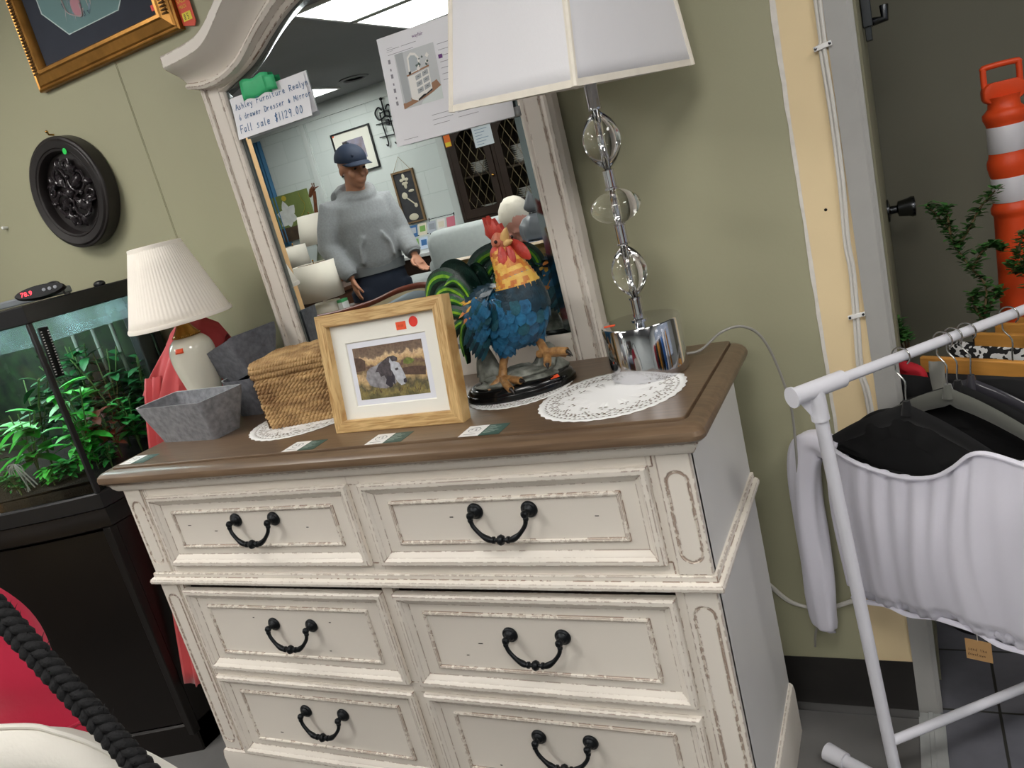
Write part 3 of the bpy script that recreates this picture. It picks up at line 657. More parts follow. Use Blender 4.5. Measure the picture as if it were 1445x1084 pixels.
Msh = Matrix.Translation((LX-.025, LY-.005, zb)) @ Matrix.Rotation(.046, 4, 'X') @ Matrix.Rotation(.085, 4, 'Y') @ Matrix.Rotation(th, 4, 'Z')
def sh(u, v, z): 
    t = (z-zb)/.25; ka = 1-.171*t; kb = 1-.264*t
    return tuple(Msh @ Vector((u*a_/2*ka, v*b_/2*kb, z-zb)))
def shring(z, k=1.0): 
    return [Vector(sh(u, v, z)) for u, v in rrect_pts(k)]
def rrect_pts(k):
    P = []
    for p in rrect(-k, k, -k, k, .03, 3, lambda u, v: (u, v, 0)): P.append((p.x, p.y))
    # points along the sides
    out = []
    for i, p in enumerate(P):
        q = P[(i+1) % len(P)]; out.append(p)
        if abs(p[0]-q[0])+abs(p[1]-q[1]) > .5:
            for s in range(1, 6): out.append((p[0]+(q[0]-p[0])*s/6, p[1]+(q[1]-p[1])*s/6))
    return out
b = MB(); b.loft([shring(zb+.25*i/8) for i in range(9)], True, False, False); b.build('shade', m_shadew, cl, solid=.002, angle=30)
b = MB()
for z in (zb, zb+.239):
    b.loft([shring(z, 1.008), shring(z+.011, 1.008), shring(z+.011, .99), shring(z, .99), shring(z, 1.008)], True, False, False)
for u, v in ((-1, -1), (1, -1), (1, 1), (-1, 1)):
    pts = [Vector(sh(u*.995, v*.995, zb+.25*i/6)) for i in range(7)]; b.tube(pts, .0058, 8)
b.build('shade_trim', m_shadetrim, cl)
b = MB(); zz = 1.53
for u, v in ((-1, -1), (1, -1), (1, 1), (-1, 1)): b.tube([(LX, LY, zz+.03), sh(u*.97, v*.97, zb+.19)], .0015, 6)
b.build('spider', m_dkmetal, cl)
b = MB(); b.sphere((LX, LY, 1.60), (.03, .03, .045), 16, 10); b.build('bulb', mat('frosted_bulb', '#eeeeea', .4), cl)
b = MB(); Mk = Matrix.Translation((LX-.056, LY-.052*0-.018, ZT+.1068)) @ Matrix.Rotation(.25, 4, 'Z'); b.box((-.011, -.006, 0), (.011, .006, .0005), Mk); b.build('price_sticker', m_orange, cl, smooth=False)
b = MB(); P = bez([(LX+.05, LY+.06, ZT+.012), (.66, .345, .962), (.70, .375, .985), (.735, .402, .985), (.765, .415, .960), (.785, .425, .90), (.80, .43, .80), (.795, .44, .70), (.785, .45, .58), (.790, .455, .46), (.80, .45, .36), (.795, .45, .30), (.77, .46, .24), (.76, .47, .19)], 8)
b.tube(P, .0028, 8); b.build('power_cord', mat('clear_grey_cord', '#8f8d86', .3, spec=.6), cl)['label'] = 'grey lamp cord'

# ---------------------------------------------------------------- framed horse picture
m_oak = bpy.data.materials.new('light_oak'); m_oak.use_nodes = True
nn, ll, bs = nodes_of(m_oak); tc = nn.new('ShaderNodeTexCoord'); mp = nn.new('ShaderNodeMapping'); mp.inputs['Scale'].default_value = (3, 3, 40)
nz = nn.new('ShaderNodeTexNoise'); nz.inputs['Scale'].default_value = 6; nz.inputs['Detail'].default_value = 5; nz.inputs['Distortion'].default_value = .6
rp = nn.new('ShaderNodeValToRGB'); rp.color_ramp.elements[0].color = lin('#a97f48'); rp.color_ramp.elements[1].color = lin('#d9b880'); rp.color_ramp.elements[0].position = .32; rp.color_ramp.elements[1].position = .62
ll.new(tc.outputs['Object'], mp.inputs[0]); ll.new(mp.outputs[0], nz.inputs['Vector']); ll.new(nz.outputs['Fac'], rp.inputs[0]); ll.new(rp.outputs[0], bs.inputs['Base Color']); bs.inputs['Roughness'].default_value = .45
m_oak2 = m_oak.copy(); m_oak2.name = 'light_oak_upright'
m_oak2.node_tree.nodes['Mapping'].inputs['Scale'].default_value = (40, 3, 3)
hp = thing('framed_picture', (.0905, .077, ZT), 'oak framed photograph of a grey horse with white mat, leaning on the dresser', 'picture')
hp.rotation_euler = (-math.atan(.17), 0, -.0247)
FW, FH, FB = .323, .252, .0265
def pframe(b, w, h, prof, segs=None):
    return b.loft([[(-w/2+i, y, i), (w/2-i, y, i), (w/2-i, y, h-i), (-w/2+i, y, h-i)] for i, y in prof], True, False, False)
PROF = [(.0, .030), (0, .002), (.002, 0), (FB-.002, 0), (FB, .002), (FB, .014)]
for nm, mm_, poly_ in (('frame_rail', m_oak, 'h'), ('frame_stile', m_oak2, 'v')):
    for s in (0, 1):
        b = MB()
        ring = []
        for i, y in PROF+[(FB, .03)]:
            if poly_ == 'h': z = i if s == 0 else FH-i; ring.append([(-FW/2+i, y, z), (FW/2-i, y, z)])
            else: x = -FW/2+i if s == 0 else FW/2-i; ring.append([(x, y, i), (x, y, FH-i)])
        b.loft([r for r in ring], False); b.build(nm, mm_, hp, local=True, angle=30)
b = MB(); b.box((-FW/2+.012, .026, .012), (FW/2-.012, .0285, FH-.012)); b.build('backing', mat('brown_board', '#a58b5e', .8, var=.05, vscale=5), hp, local=True, smooth=False)
ix, iz = .155/2*1.23, None
mx0, mx1, mz0, mz1 = -.100, .100, .0535, .185
b = MB(); IR = lambda i, y, j: None
ox, oz0, oz1 = FW/2-FB, FB, FH-FB
b.loft([[(-ox, .013, oz0), (ox, .013, oz0), (ox, .013, oz1), (-ox, .013, oz1)], [(mx0-.002, .013, mz0-.002), (mx1+.002, .013, mz0-.002), (mx1+.002, .013, mz1+.002), (mx0-.002, .013, mz1+.002)], [(mx0, .0155, mz0), (mx1, .0155, mz0), (mx1, .0155, mz1), (mx0, .0155, mz1)]], True, False, False)
b.build('mat', mat('cream_mat_board', '#efeee6', .8), hp, local=True, smooth=False)
b = MB(); b.box((mx0-.004, .0156, mz0-.004), (mx1+.004, .0166, mz1+.004)); b.build('print_border', mat('cool_white_print', '#e3e5ee', .7), hp, local=True, smooth=False)
# the printed landscape: horse lying in the grass, as flat coloured shapes
p0x, p0z, pw, ph = -.088, .0645, .176, .109
m_grass = bpy.data.materials.new('printed_moorland'); m_grass.use_nodes = True
nn, ll, bs = nodes_of(m_grass); tc = nn.new('ShaderNodeTexCoord'); sp = nn.new('ShaderNodeSeparateXYZ'); ll.new(tc.outputs['Object'], sp.inputs[0])
nz = nn.new('ShaderNodeTexNoise'); nz.inputs['Scale'].default_value = 45; nz.inputs['Detail'].default_value = 8; ll.new(tc.outputs['Object'], nz.inputs['Vector'])
ad = nn.new('ShaderNodeMath'); ad.operation = 'MULTIPLY_ADD'; ad.inputs[1].default_value = .05; ll.new(nz.outputs['Fac'], ad.inputs[0]); ll.new(sp.outputs['Z'], ad.inputs[2])
mr = nn.new('ShaderNodeMapRange'); mr.inputs['From Min'].default_value = p0z+.025; mr.inputs['From Max'].default_value = p0z+ph+.025; ll.new(ad.outputs[0], mr.inputs['Value'])
rp = nn.new('ShaderNodeValToRGB'); E = rp.color_ramp.elements; E[0].position = 0; E[0].color = lin('#5d5836'); E[1].position = 1; E[1].color = lin('#6c5648')
for pos, c in ((.12, '#8e8250'), (.22, '#55503a'), (.34, '#b59a6c'), (.45, '#c9aa80'), (.52, '#7d6a4a'), (.60, '#6a4f44'), (.68, '#c8a878'), (.80, '#d3b48c'), (.84, '#7a6655')):
    e = E.new(pos); e.color = lin(c)
nz2 = nn.new('ShaderNodeTexNoise'); nz2.inputs['Scale'].default_value = 220; nz2.inputs['Detail'].default_value = 4; ll.new(tc.outputs['Object'], nz2.inputs['Vector'])
ov = nn.new('ShaderNodeMixRGB'); ov.blend_type = 'OVERLAY'; ov.inputs[0].default_value = .7
ll.new(mr.outputs[0], rp.inputs[0]); ll.new(rp.outputs[0], ov.inputs[1]); ll.new(nz2.outputs['Fac'], ov.inputs[2]); ll.new(ov.outputs[0], bs.inputs['Base Color']); bs.inputs['Roughness'].default_value = .5
hcol = [m_grass, mat('print_horse_grey', '#8d8b90', .6, var=.35, vscale=90), mat('print_horse_mane', '#4a4448', .6, var=.4, vscale=160), mat('print_horse_face', '#b9bcc4', .6, var=.2, vscale=120), mat('print_horse_dark', '#35313a', .6), mat('print_bush', '#6f7a3a', .6, var=.3, vscale=150), mat('print_tall_grass', '#8c7c45', .6, var=.35, vscale=200), mat('print_brown_bank', '#574338', .6, var=.3, vscale=160)]
b = MB()
def pp(P, mi, k): b.m(mi); b.add([(p0x+pw*u, .0154-.00012*k, p0z+ph*v) for u, v in P], [tuple(range(len(P)))])
pp([(0, 0), (1, 0), (1, 1), (0, 1)], 0, 0)
pp([(.0, .55), (.14, .56), (.16, .74), (.1, .80), (.0, .82)], 7, 1); pp([(.62, .40), (.98, .34), (1, .50), (.85, .53), (.70, .52), (.62, .52)], 7, 1)
pp([(.70, .60), (.76, .57), (.83, .59), (.86, .64), (.81, .69), (.76, .70), (.71, .66)], 5, 2)
pp([(.17, .26), (.13, .40), (.16, .54), (.22, .60), (.30, .62), (.38, .68), (.46, .70), (.52, .58), (.55, .42), (.56, .26), (.40, .17), (.28, .20)], 1, 3)
pp([(.28, .50), (.34, .62), (.42, .70), (.50, .76), (.58, .77), (.63, .72), (.62, .66), (.55, .66), (.52, .52), (.50, .34), (.44, .28), (.40, .42), (.35, .40), (.33, .50)], 2, 4)
pp([(.50, .20), (.52, .36), (.50, .20), (.46, .18), (.40, .26), (.44, .40), (.52, .40)], 4, 4)
pp([(.52, .66), (.58, .66), (.64, .62), (.67, .50), (.70, .36), (.71, .28), (.68, .22), (.62, .20), (.57, .28), (.54, .40), (.51, .52)], 3, 5)
pp([(.52, .74), (.545, .66), (.525, .60), (.505, .66)], 3, 6); pp([(.565, .52), (.61, .54), (.62, .50), (.58, .485)], 2, 6); pp([(.665, .31), (.705, .33), (.71, .26), (.68, .23), (.66, .26)], 4, 6)
pp([(.53, .22), (.55, .38), (.52, .50), (.50, .30)], 4, 6)
rnd = random.Random(3)
for k in range(46):
    u = rnd.uniform(.02, .96); h = rnd.uniform(.06, .17); v = rnd.uniform(.02, .14); pp([(u, v), (u+.012, v), (u+.02+rnd.uniform(-.03, .04), v+h)], 6 if k % 3 else 7, 7)
b.build('photograph', hcol, hp, local=True, smooth=False)
b = MB(); b.box((.036, .0122, .197), (.060, .0128, .213)); b.build('price_sticker', m_orange, hp, local=True, smooth=False)['label'] = 'square orange price sticker'
b = MB(); b.lathe([(.0105, 0), (.0105, .0006)], 28, M=Matrix.Translation((.079, .0128, .2095)) @ Matrix.Rotation(radians(90), 4, 'X')); b.build('round_sticker', mat('red_sticker', '#e8372b', .5), hp, local=True)['label'] = 'round red sticker'
b = MB(); text_mb(b, '10.00', .007, lambda x, z: (.0385+x, .0120, .2022+z)); b.build('price', mat('sticker_ink', '#a83a1c', .6), hp, local=True, smooth=False)
b = MB(); Ms = Matrix.Translation((0, .031, .16)) @ Matrix.Rotation(radians(20), 4, 'X'); b.box((-.03, 0, -.163), (.03, .004, .0), Ms); b.build('easel_back', MATS['brown_board'], hp, local=True, smooth=False)

# ---------------------------------------------------------------- seagrass basket
m_sea = mat('seagrass', '#7d5a36', .65, col2='#cdaa76', vscale=16, stretch=(1, 1, 3), bump=.2, bscale=260)
A0 = Vector((-.326, .158, 0)); dv = Vector((.970, .243, 0)); nv = Vector((-.243, .970, 0)); BW, BD, BH = .196, .150, .158
bk = thing('woven_basket', tuple(A0+dv*BW/2+nv*BD/2+Vector((0, 0, ZT+.001))), 'square woven seagrass basket box with braided lid', 'basket')
def strand(b, pts, r, twist=9, n=8):
    """a twisted rope strand: two plies wound round the path"""
    pts = [Vector(p) for p in pts]; L = 0; acc = [0]
    for p, q in zip(pts, pts[1:]): L += (q-p).length; acc.append(L)
    for ph in (0, pi):
        P = []
        for i, p in enumerate(pts):
            T = (pts[min(i+1, len(pts)-1)]-pts[max(i-1, 0)]).normalized(); up_ = Vector((0, 0, 1)) if abs(T.z) < .9 else Vector((1, 0, 0)); S = T.cross(up_).normalized(); V = S.cross(T)
            a = acc[i]*twist*100+ph; P.append(p+(S*cos(a)+V*sin(a))*r*.5)
        b.tube(P, r*.62, n, True)
def loop_pts(z, off, step=.002, rr=.012):
    loop = rrect(-off, BW+off, -off, BD+off, rr, 3, lambda u, v: tuple(A0+dv*u+nv*v+Vector((0, 0, z))))
    out = []
    for p, q in zip(loop, loop[1:]+loop[:1]):
        k = max(1, int((q-p).length/step))
        for i in range(k): out.append(p.lerp(q, i/k))
    return out
b = MB(); rnd = random.Random(11); nrow = 15
for k in range(nrow):
    z = ZT+.006+k*(BH-.028)/nrow
    P = loop_pts(z, rnd.uniform(-.002, .001)+.0035*sin(pi*k/nrow)); P = [p+Vector((0, 0, .0010*sin(i*.05+k))) for i, p in enumerate(P)]
    strand(b, P+P[:1], .0062+rnd.uniform(-.0006, .0007), 2.9+rnd.uniform(-.3, .3), 6)
b.build('body', m_sea, bk, angle=180)
b = MB(); b.box((-.004, .0, 0), (BW+.004, BD, BH-.03), Matrix.Translation(A0+Vector((0, 0, ZT+.004))) @ Matrix.Rotation(.245, 4, 'Z')); b.v = [tuple(Vector(p)) for p in b.v]; b.build('lining', mat('basket_dark_inner', '#4a3520', .9), bk, smooth=False)
b = MB()
for k, (z, off) in enumerate(((ZT+BH-.026, .004), (ZT+BH-.015, .005), (ZT+BH-.006, .003))): P = loop_pts(z, off); strand(b, P+P[:1], .0072, 4.2, 6)
for k in range(10):
    y = .006+k*(BD-.012)/9; P = [A0+dv*(BW*i/90)+nv*y+Vector((0, 0, ZT+BH-.001+.001*sin(i*.35+k))) for i in range(91)]; strand(b, P, .0080, 4.2, 6)
b.build('lid', m_sea, bk, angle=180)

# ---------------------------------------------------------------- felt bins
m_felt = mat('grey_felt', '#6b6c71', .95, col2='#8d8e94', vscale=70, bump=.25, bscale=220, sheen=.2)
m_felt2 = mat('dark_grey_felt', '#55575d', .95, col2='#70727a', vscale=70, bump=.25, bscale=220, sheen=.2)
m_felt_edge = mat('pale_felt_edge', '#b4b5b8', .9)
def felt_bin(name, loc, rz, w, d_, h, flare, lb, m, tilt=None):
    t = thing(name, loc, lb, 'bin', 'grey felt storage bins')
    t.rotation_euler = (tilt[0] if tilt else 0, tilt[1] if tilt else 0, rz)
    def ring(k, z, ins=0): 
        f = flare*k; return rrect(-w/2-f+ins, w/2+f-ins, -d_/2-f+ins, d_/2+f-ins, .012, 4, lambda u, v: (u, v, z))
    b = MB(); N = 7; out = [ring(i/N, h*i/N) for i in range(N+1)]; inn = [ring(i/N, h*i/N, .0035) for i in range(N, -1, -1)]; inn[-1] = [p+Vector((0, 0, .003)) for p in inn[-1]]
    for r in (out[-1], inn[0]):
        for p in r: p.z += .006*((p.x/(w/2))**2-.5)
    b.loft(out+inn); b.build('body', m, t, local=True, angle=50)
    b = MB(); r0 = [p+Vector((0, 0, .0007)) for p in out[-1]]; r1 = [p+Vector((0, 0, .0007)) for p in inn[0]]; b.loft([r0, r1], True, False, False); b.build('rim', m_felt_edge, t, local=True)
    b = MB(); P = [Vector((x, -d_/2-flare*.15-.0004, h*.02)) for x in (-w/2+.01, w/2-.01)]
    return t
felt_bin('felt_bin', (-.583, .180, ZT), -.09, .212, .082, .098, .026, 'low grey felt bin in front of the cream lamp at the dresser left end', m_felt)
felt_bin('felt_bin', (-.525, .357, ZT), .0, .085, .112, .098, .014, 'lower dark grey felt bin behind the basket, under a tilted bin', m_felt2)
felt_bin('felt_bin', (-.523, .352, 1.052), -.22, .125, .085, .088, .032, 'tilted dark grey felt bin perched on another bin beside the mirror', m_felt2, (.02, -.24))

# ---------------------------------------------------------------- cream pleated lamp
m_cer = mat('glazed_cream_ceramic', '#e3dfcf', .12, coat=.4); m_brass = mat('polished_brass', '#b48a45', .18, 1); m_pleat = mat('cream_pleated_fabric', '#faf3e8', .85, sheen=.2)
VX, VY = -.650, .298
cp = thing('cream_table_lamp', (VX, VY, ZT), 'cream ceramic lamp with brass neck and cream pleated shade', 'lamp')
b = MB(); V0 = [(.026, .0005), (.029, .004), (.028, .012), (.026, .018), (.033, .035), (.040, .075), (.048, .115), (.055, .150), (.058, .178), (.0575, .200), (.052, .219), (.040, .233), (.030, .238)]
def ribs(r, z, a):
    d = ((a-5.75+pi) % (2*pi))-pi
    f = max(0, 1-abs(d)/.75)
    return r - (.0011*(.5+.5*sin((z*1000-abs(d)*75)*.42)) if f > 0 and .05 < z < .205 else 0)
Q = bez([(r, z, 0) for r, z in V0], 6); b.lathe([(p.x, p.y) for p in Q], 96, (VX, VY, ZT), fn=ribs); b.build('vase', m_cer, cp, angle=180)
b = MB(); b.lathe([(.031, .236), (.0345, .238), (.0345, .243), (.032, .247), (.028, .252), (.021, .262), (.016, .274), (.0145, .280), (.0165, .283), (.0145, .286), (.008, .288), (.008, .32), (.014, .322), (.014, .36)], 40, (VX, VY, ZT)); 
for k in range(40): b.sphere((VX+.034*cos(2*pi*k/40), VY+.034*sin(2*pi*k/40), ZT+.2405), .0028, 8, 6)
b.build('neck', m_brass, cp)
b = MB()
def pleat(r, z, a): return r+.0006*sin(a*72)
b.lathe([(.130, 0), (.1195, .030), (.108, .066), (.0945, .108), (.080, .152), (.0655, .196)], 288, (VX, VY, 1.234), cap=False, fn=pleat); b.build('shade', m_pleat, cp, solid=.0015, angle=180)
b = MB()
b.lathe([(.131, -.003), (.1325, .002), (.1305, .008), (.128, .008), (.128, -.003)], 96, (VX, VY, 1.234), cap=False); b.build('shade_trim', m_pleat, cp); b = MB(); b.lathe([(.0685, .180), (.069, .184), (.067, .2), (.064, .201), (.065, .182)], 64, (VX, VY, 1.234), cap=False); b.build('shade_trim', m_pleat, cp)
b = MB(); b.lathe([(.002, .19), (.064, .195)], 24, (VX, VY, 1.234)); 
for k in range(3): b.tube([(VX, VY, 1.43), (VX+.064*cos(k*2.1), VY+.064*sin(k*2.1), 1.425)], .0015, 6)
b.v = b.v[48:]; b.f = [tuple(i-48 for i in f) for f in b.f if min(f) >= 48]; b.mi = [0]*len(b.f)
b.tube([(VX, VY, 1.31), (VX, VY, 1.43)], .003, 6); b.build('spider', m_brass, cp)
b = MB(); g = []
for j in range(3): g.append([(VX+.0805*cos(a), VY+.0805*sin(a), ZT+.209+.0075*j) for a in [4.42+.06*i for i in range(6)]])
for j, r in enumerate((.0585, .0565, .0535)): g[j] = [(VX+r*cos(a), VY+r*sin(a), ZT+.2035+.0060*j) for a in [4.80+.08*i for i in range(6)]]
b.sheet(g); b.build('price_sticker', m_orange, cp, solid=.001)

# ---------------------------------------------------------------- red cloth behind the lamp
m_red = mat('coral_red_cloth', '#c24a4d', .85, sheen=.3, var=.06, vscale=12)
st = thing('display_stand', (-.84, .36, 0), 'slim dark post stand in the gap beside the fish tank, under the red cloth', 'stand')
m_dwood = mat('dark_brown_wood', '#241a16', .5)
b = MB(); b.lathe([(.08, .0005), (.08, .015), (.02, .025)], 24, (-.84, .38, 0)); b.build('foot', m_dwood, st)
b = MB(); b.tube([(-.84, .38, .02), (-.83, .382, 1.158)], .012, 12); b.build('post', m_dwood, st)
b = MB(); b.tube([(-.83, .382, 1.16), (-.66, .432, 1.16)], .011, 12); b.build('arm', m_dwood, st)
b = MB(); g = []; NU, NV = 44, 24
def lerp_tab(T, u):
    for (u0, a), (u1, c) in zip(T, T[1:]):
        if u <= u1:
            k = (u-u0)/(u1-u0); return tuple(x+(y-x)*k for x, y in zip(a, c))
    return T[-1][1]
TOPL = [(0, (-.815, .372, 1.165)), (.12, (-.795, .376, 1.198)), (.3, (-.755, .386, 1.212)), (.6, (-.70, .402, 1.210)), (.85, (-.665, .415, 1.185)), (1, (-.650, .420, 1.150))]
HEM = [(0, (-.925, .335, 1.045)), (.3, (-.855, .318, 1.026)), (.5, (-.790, .312, 1.020)), (.75, (-.725, .352, 1.02)), (1, (-.665, .402, 1.02))]
for j in range(NV+1):
    v = j/NV; row = []
    for i in range(NU+1):
        u = i/NU; a = lerp_tab(TOPL, u); c = lerp_tab(HEM, u); w = v**.85
        x, y, z = (a[k]+(c[k]-a[k])*w for k in range(3))
        bulge = sin(pi*min(1, v*1.0))*.012; f = v*(.011*sin(u*19+1.0)+.006*sin(u*41))
        row.append((x-f*.4, y-bulge-f, z))
    g.append(row)
bk_ = [[(p[0]+.006*(3-j), p[1]+.028-.0*j, p[2]-.09*(3-j)/3) for p in g[0]] for j in range(3)]
b.sheet(bk_+[[(p[0], p[1]+.014, p[2]+.008) for p in g[0]]]+g)
tail = []
for j in range(22):
    v = j/21; tail.append([(-.870-.036*v+.055*(i/10-.5)*(1+.4*v), .335-.205*v**.8-.008*sin(i*1.1)-.01, 1.09-.87*v+.008*sin(i*.9)*v) for i in range(11)])
b.sheet(tail)
tag(b.build('red_cloth', m_red, solid=.003), 'coral red cloth draped behind the cream lamp, tail hanging beside the fish tank', 'cloth')
# ================================================================ LEFT PART OF THE WALL
m_ebony = mat('dark_carved_resin', '#231f1f', .38, bump=.1, bscale=60)
pq = thing('wall_plaque', (-1.102, WY, 1.645), 'round black carved scroll plaque with green dot sticker on the green wall', 'wall plaque')
Mq = Matrix.Translation((-1.102, WY, 1.645)) @ Matrix.Rotation(radians(90), 4, 'X')   # local z points out of the wall
PR = .160
b = MB(); b.lathe([(PR*.97, 0), (PR, .006), (PR, .043), (PR*.985, .047), (PR*.95, .0485), (PR*.94, .051), (PR*.92, .053), (PR*.80, .050), (PR*.785, .047), (PR*.775, .0485), (PR*.745, .047), (PR*.73, .042), (PR*.72, .022), (.001, .022)], 72, M=Mq); b.build('rim', m_ebony, pq, angle=30)
b = MB(); rnd = random.Random(2)
def q3(x, y, z): return Mq @ Vector((x, y, z+.012))
def scroll(cx, cy, r0, r1, a0, turns, w0, w1, z=.022, n=34):
    P = []; R = []
    for i in range(n):
        t = i/(n-1); a = a0+turns*2*pi*t; r = r0+(r1-r0)*t; P.append(q3(cx+r*cos(a), cy+r*sin(a), z+.003*sin(t*7))); R.append(w0+(w1-w0)*t)
    b.tube(P, R, 8)
def leaf(cx, cy, a, L, wd, z=.022):
    ca, sa = cos(a), sin(a); g = []
    for i in range(9):
        t = i/8; hw = wd*sin(pi*min(1, t*.92+.06))*(1+.25*sin(t*19)); row = []
        for k in range(5):
            s = (k/4-.5)*2; x = L*t; y = hw*s; zz = z+.008*(1-s*s)+.005*sin(t*pi)-.008*t*t; row.append(q3(cx+x*ca-y*sa, cy+x*sa+y*ca, zz))
        g.append(row)
    b.sheet(g)
for k in range(4):
    a = k*pi/2+.6
    scroll(.055*cos(a), .055*sin(a), .042, .008, a+2.2, 1.35, .0035, .0065); scroll(.082*cos(a+.75), .082*sin(a+.75), .020, .005, a, -1.3, .003, .005)
    leaf(.02*cos(a), .02*sin(a), a, .055, .014); leaf(.06*cos(a+.4), .06*sin(a+.4), a+1.1, .042, .012); leaf(.07*cos(a-.3), .07*sin(a-.3), a-.9, .036, .011); leaf(.085*cos(a+.2), .085*sin(a+.2), a+2.6, .035, .010)
    b.sphere(q3(.045*cos(a+.8), .045*sin(a+.8), .024), .008, 10, 8)
b.sphere(q3(0, 0, .024), .016, 14, 10)
b.build('carving', mat('glossy_carving', '#262124', .22), pq)
b = MB(); b.lathe([(.0085, 0), (.0085, .0008)], 24, M=Mq @ Matrix.Translation((.058, .108, .0512))); b.build('green_sticker', mat('green_dot', '#2bd05a', .5), pq)
b = MB(); b.tube([(-1.129, WY, 1.817), (-1.131, WY-.014, 1.819), (-1.131, WY-.016, 1.826)], .003, 8); b.sphere((-1.1315, WY-.017, 1.827), .0045, 10, 8)
base(b, 'picture_nail', m_brass, (-1.129, WY, 1.817), 'small brass nail in the wall just above the round plaque', 'nail')
b = MB(); b.tube([(-1.497, WY, 1.615), (-1.50, WY-.012, 1.616)], [.003, .005], 10); b.sphere((-1.50, WY-.014, 1.616), .0055, 10, 8)
base(b, 'push_pin', mat('white_pin', '#e8e8e4', .4), (-1.497, WY, 1.615), 'white push pin in the wall at the left picture edge', 'pin')
# ---------------------------------------------------------------- gold framed drawing
m_gold = mat('antique_gold_leaf', '#a8783a', .34, .75, var=.2, vscale=25); m_golddk = mat('dark_gold_ribs', '#6d4f2c', .45, .5)
gp = thing('gold_framed_drawing', (-.79, WY, 1.928), 'gold framed drawing with dark and teal mats, high on the wall', 'picture')
GX0, GX1, GZ0, GZ1 = -1.095, -.512, 1.928, 2.36
prof = [(0, 0), (0, .018), (.004, .022), (.010, .020), (.014, .024), (.036, .030), (.040, .034), (.048, .034), (.052, .028), (.056, .012), (.056, .006)]
def gstrip(k):
    A = [(GX0, GZ0), (GX1, GZ0), (GX1, GZ1), (GX0, GZ1)]; inn = [(1, 1), (-1, 1), (-1, -1), (1, -1)]
    p, q_ = A[k], A[(k+1) % 4]; ip, iq = inn[k], inn[(k+1) % 4]
    return [[(p[0]+ip[0]*i, WY-d, p[1]+ip[1]*i), (q_[0]+iq[0]*i, WY-d, q_[1]+iq[1]*i)] for i, d in prof]
for k in range(4):
    b = MB(); b.loft(gstrip(k), False)
    if k in (1, 3):   # ribbed band
        b.m(1); x = (GX1-.025) if k == 1 else (GX0+.025); 
        z = GZ0+.045
        while z < GZ1-.045: b.tube([(x-.012, WY-.0265, z), (x+.011, WY-.0305, z)] if k == 1 else [(x-.011, WY-.0265, z), (x+.012, WY-.0305, z)], .0028, 6); z += .0085
    b.build('frame_side', [m_gold, m_golddk], gp, angle=25)
b = MB(); b.box((GX0+.05, WY-.012, GZ0+.05), (GX1-.05, WY-.004, GZ1-.05)); b.build('dark_mat', mat('navy_mat_board', '#2f3440', .8, var=.06), gp, smooth=False)
mz0, mz1, mx0, mx1 = GZ0+.105, GZ1-.105, GX0+.115, GX1-.115; c_ = .075
octa = [(mx0+c_, mz0), (mx1-c_, mz0), (mx1, mz0+c_), (mx1, mz1-c_), (mx1-c_, mz1), (mx0+c_, mz1), (mx0, mz1-c_), (mx0, mz0+c_)]
b = MB(); cx, cz = (mx0+mx1)/2, (mz0+mz1)/2
b.loft([[(cx+(x-cx)*s, WY-y, cz+(z-cz)*s) for x, z in octa] for s, y in ((1.02, .0122), (1.018, .0135), (1.0, .0135), (.998, .0123))], True, False, False); b.build('bevel_line', mat('pale_mat_core', '#c6d6d6', .8), gp, smooth=False)
b = MB(); b.add([(x, WY-.0124, z) for x, z in octa], [tuple(range(8))]); b.build('drawing_paper', mat('teal_drawing_paper', '#6d8c8d', .85, var=.05, vscale=12), gp, smooth=False)
b = MB(); rnd = random.Random(9)
for k in range(70):   # loose chalk strokes of a shaggy shape
    a = rnd.uniform(0, 2*pi); r = rnd.uniform(.0, .045)+.03; x0, z0 = cx-.035+r*cos(a)*.8, cz-.020+r*sin(a); L = rnd.uniform(.015, .045); an = -pi/2+rnd.uniform(-.5, .5)
    b.m(rnd.choice((0, 0, 1, 1, 2))); w = rnd.uniform(.0015, .004); x1, z1 = x0+L*cos(an), max(mz0+.02, z0+L*sin(an)); b.add([(x0-w, WY-.0127, z0), (x0+w, WY-.0127, z0), (x1, WY-.0128-.00002*k, z1)], [(0, 1, 2)])
b.m(3); b.add([(cx-.04+.019*cos(t), WY-.0145, cz-.058+.026*sin(t)) for t in [2*pi*i/18 for i in range(18)]], [tuple(range(18))])
b.m(0); 
pts = bez([(cx-.085, WY-.014, cz-.03), (cx-.080, WY-.014, cz-.06), (cx-.06, WY-.014, cz-.075), (cx-.03, WY-.014, cz-.085), (cx-.025, WY-.014, cz-.055)], 6); b.tube(pts, .0022, 5)
b.build('drawing', [mat('chalk_grey', '#b0a7a8', .9), mat('chalk_blue', '#7d93a4', .9), mat('chalk_dark', '#4a5a68', .9), mat('chalk_pink', '#b98892', .9)], gp, smooth=False)
b = MB(); b.box((GX1-.078, WY-.0135, GZ0+.066), (GX1-.060, WY-.0125, GZ0+.080)); b.build('price_sticker', mat('red_sticker', '#e8372b', .5), gp, smooth=False)
tg = thing('sale_price_tag', (GX1+.012, WY-.012, 2.0), 'orange red sale price tag hanging from the gold picture frame', 'price tag')
T = [(-.020, 1.935), (.018, 1.925), (.026, 1.935), (.026, 2.03), (.012, 2.045), (-.008, 2.045), (-.020, 2.03)]
MT = Matrix.Translation((GX1+.022, WY-.008, 0))
b = MB(); b.prism([MT @ Vector((x, 0, z)) for x, z in T], (0, .001, 0)); b.build('card', mat('tag_orange_red', '#d8431f', .55), tg, smooth=False)
b = MB(); b.box((GX1+.010, WY-.0088, 1.942), (GX1+.040, WY-.0081, 1.962)); b.build('price_label', mat('tag_yellow', '#e7d23b', .6), tg, smooth=False)
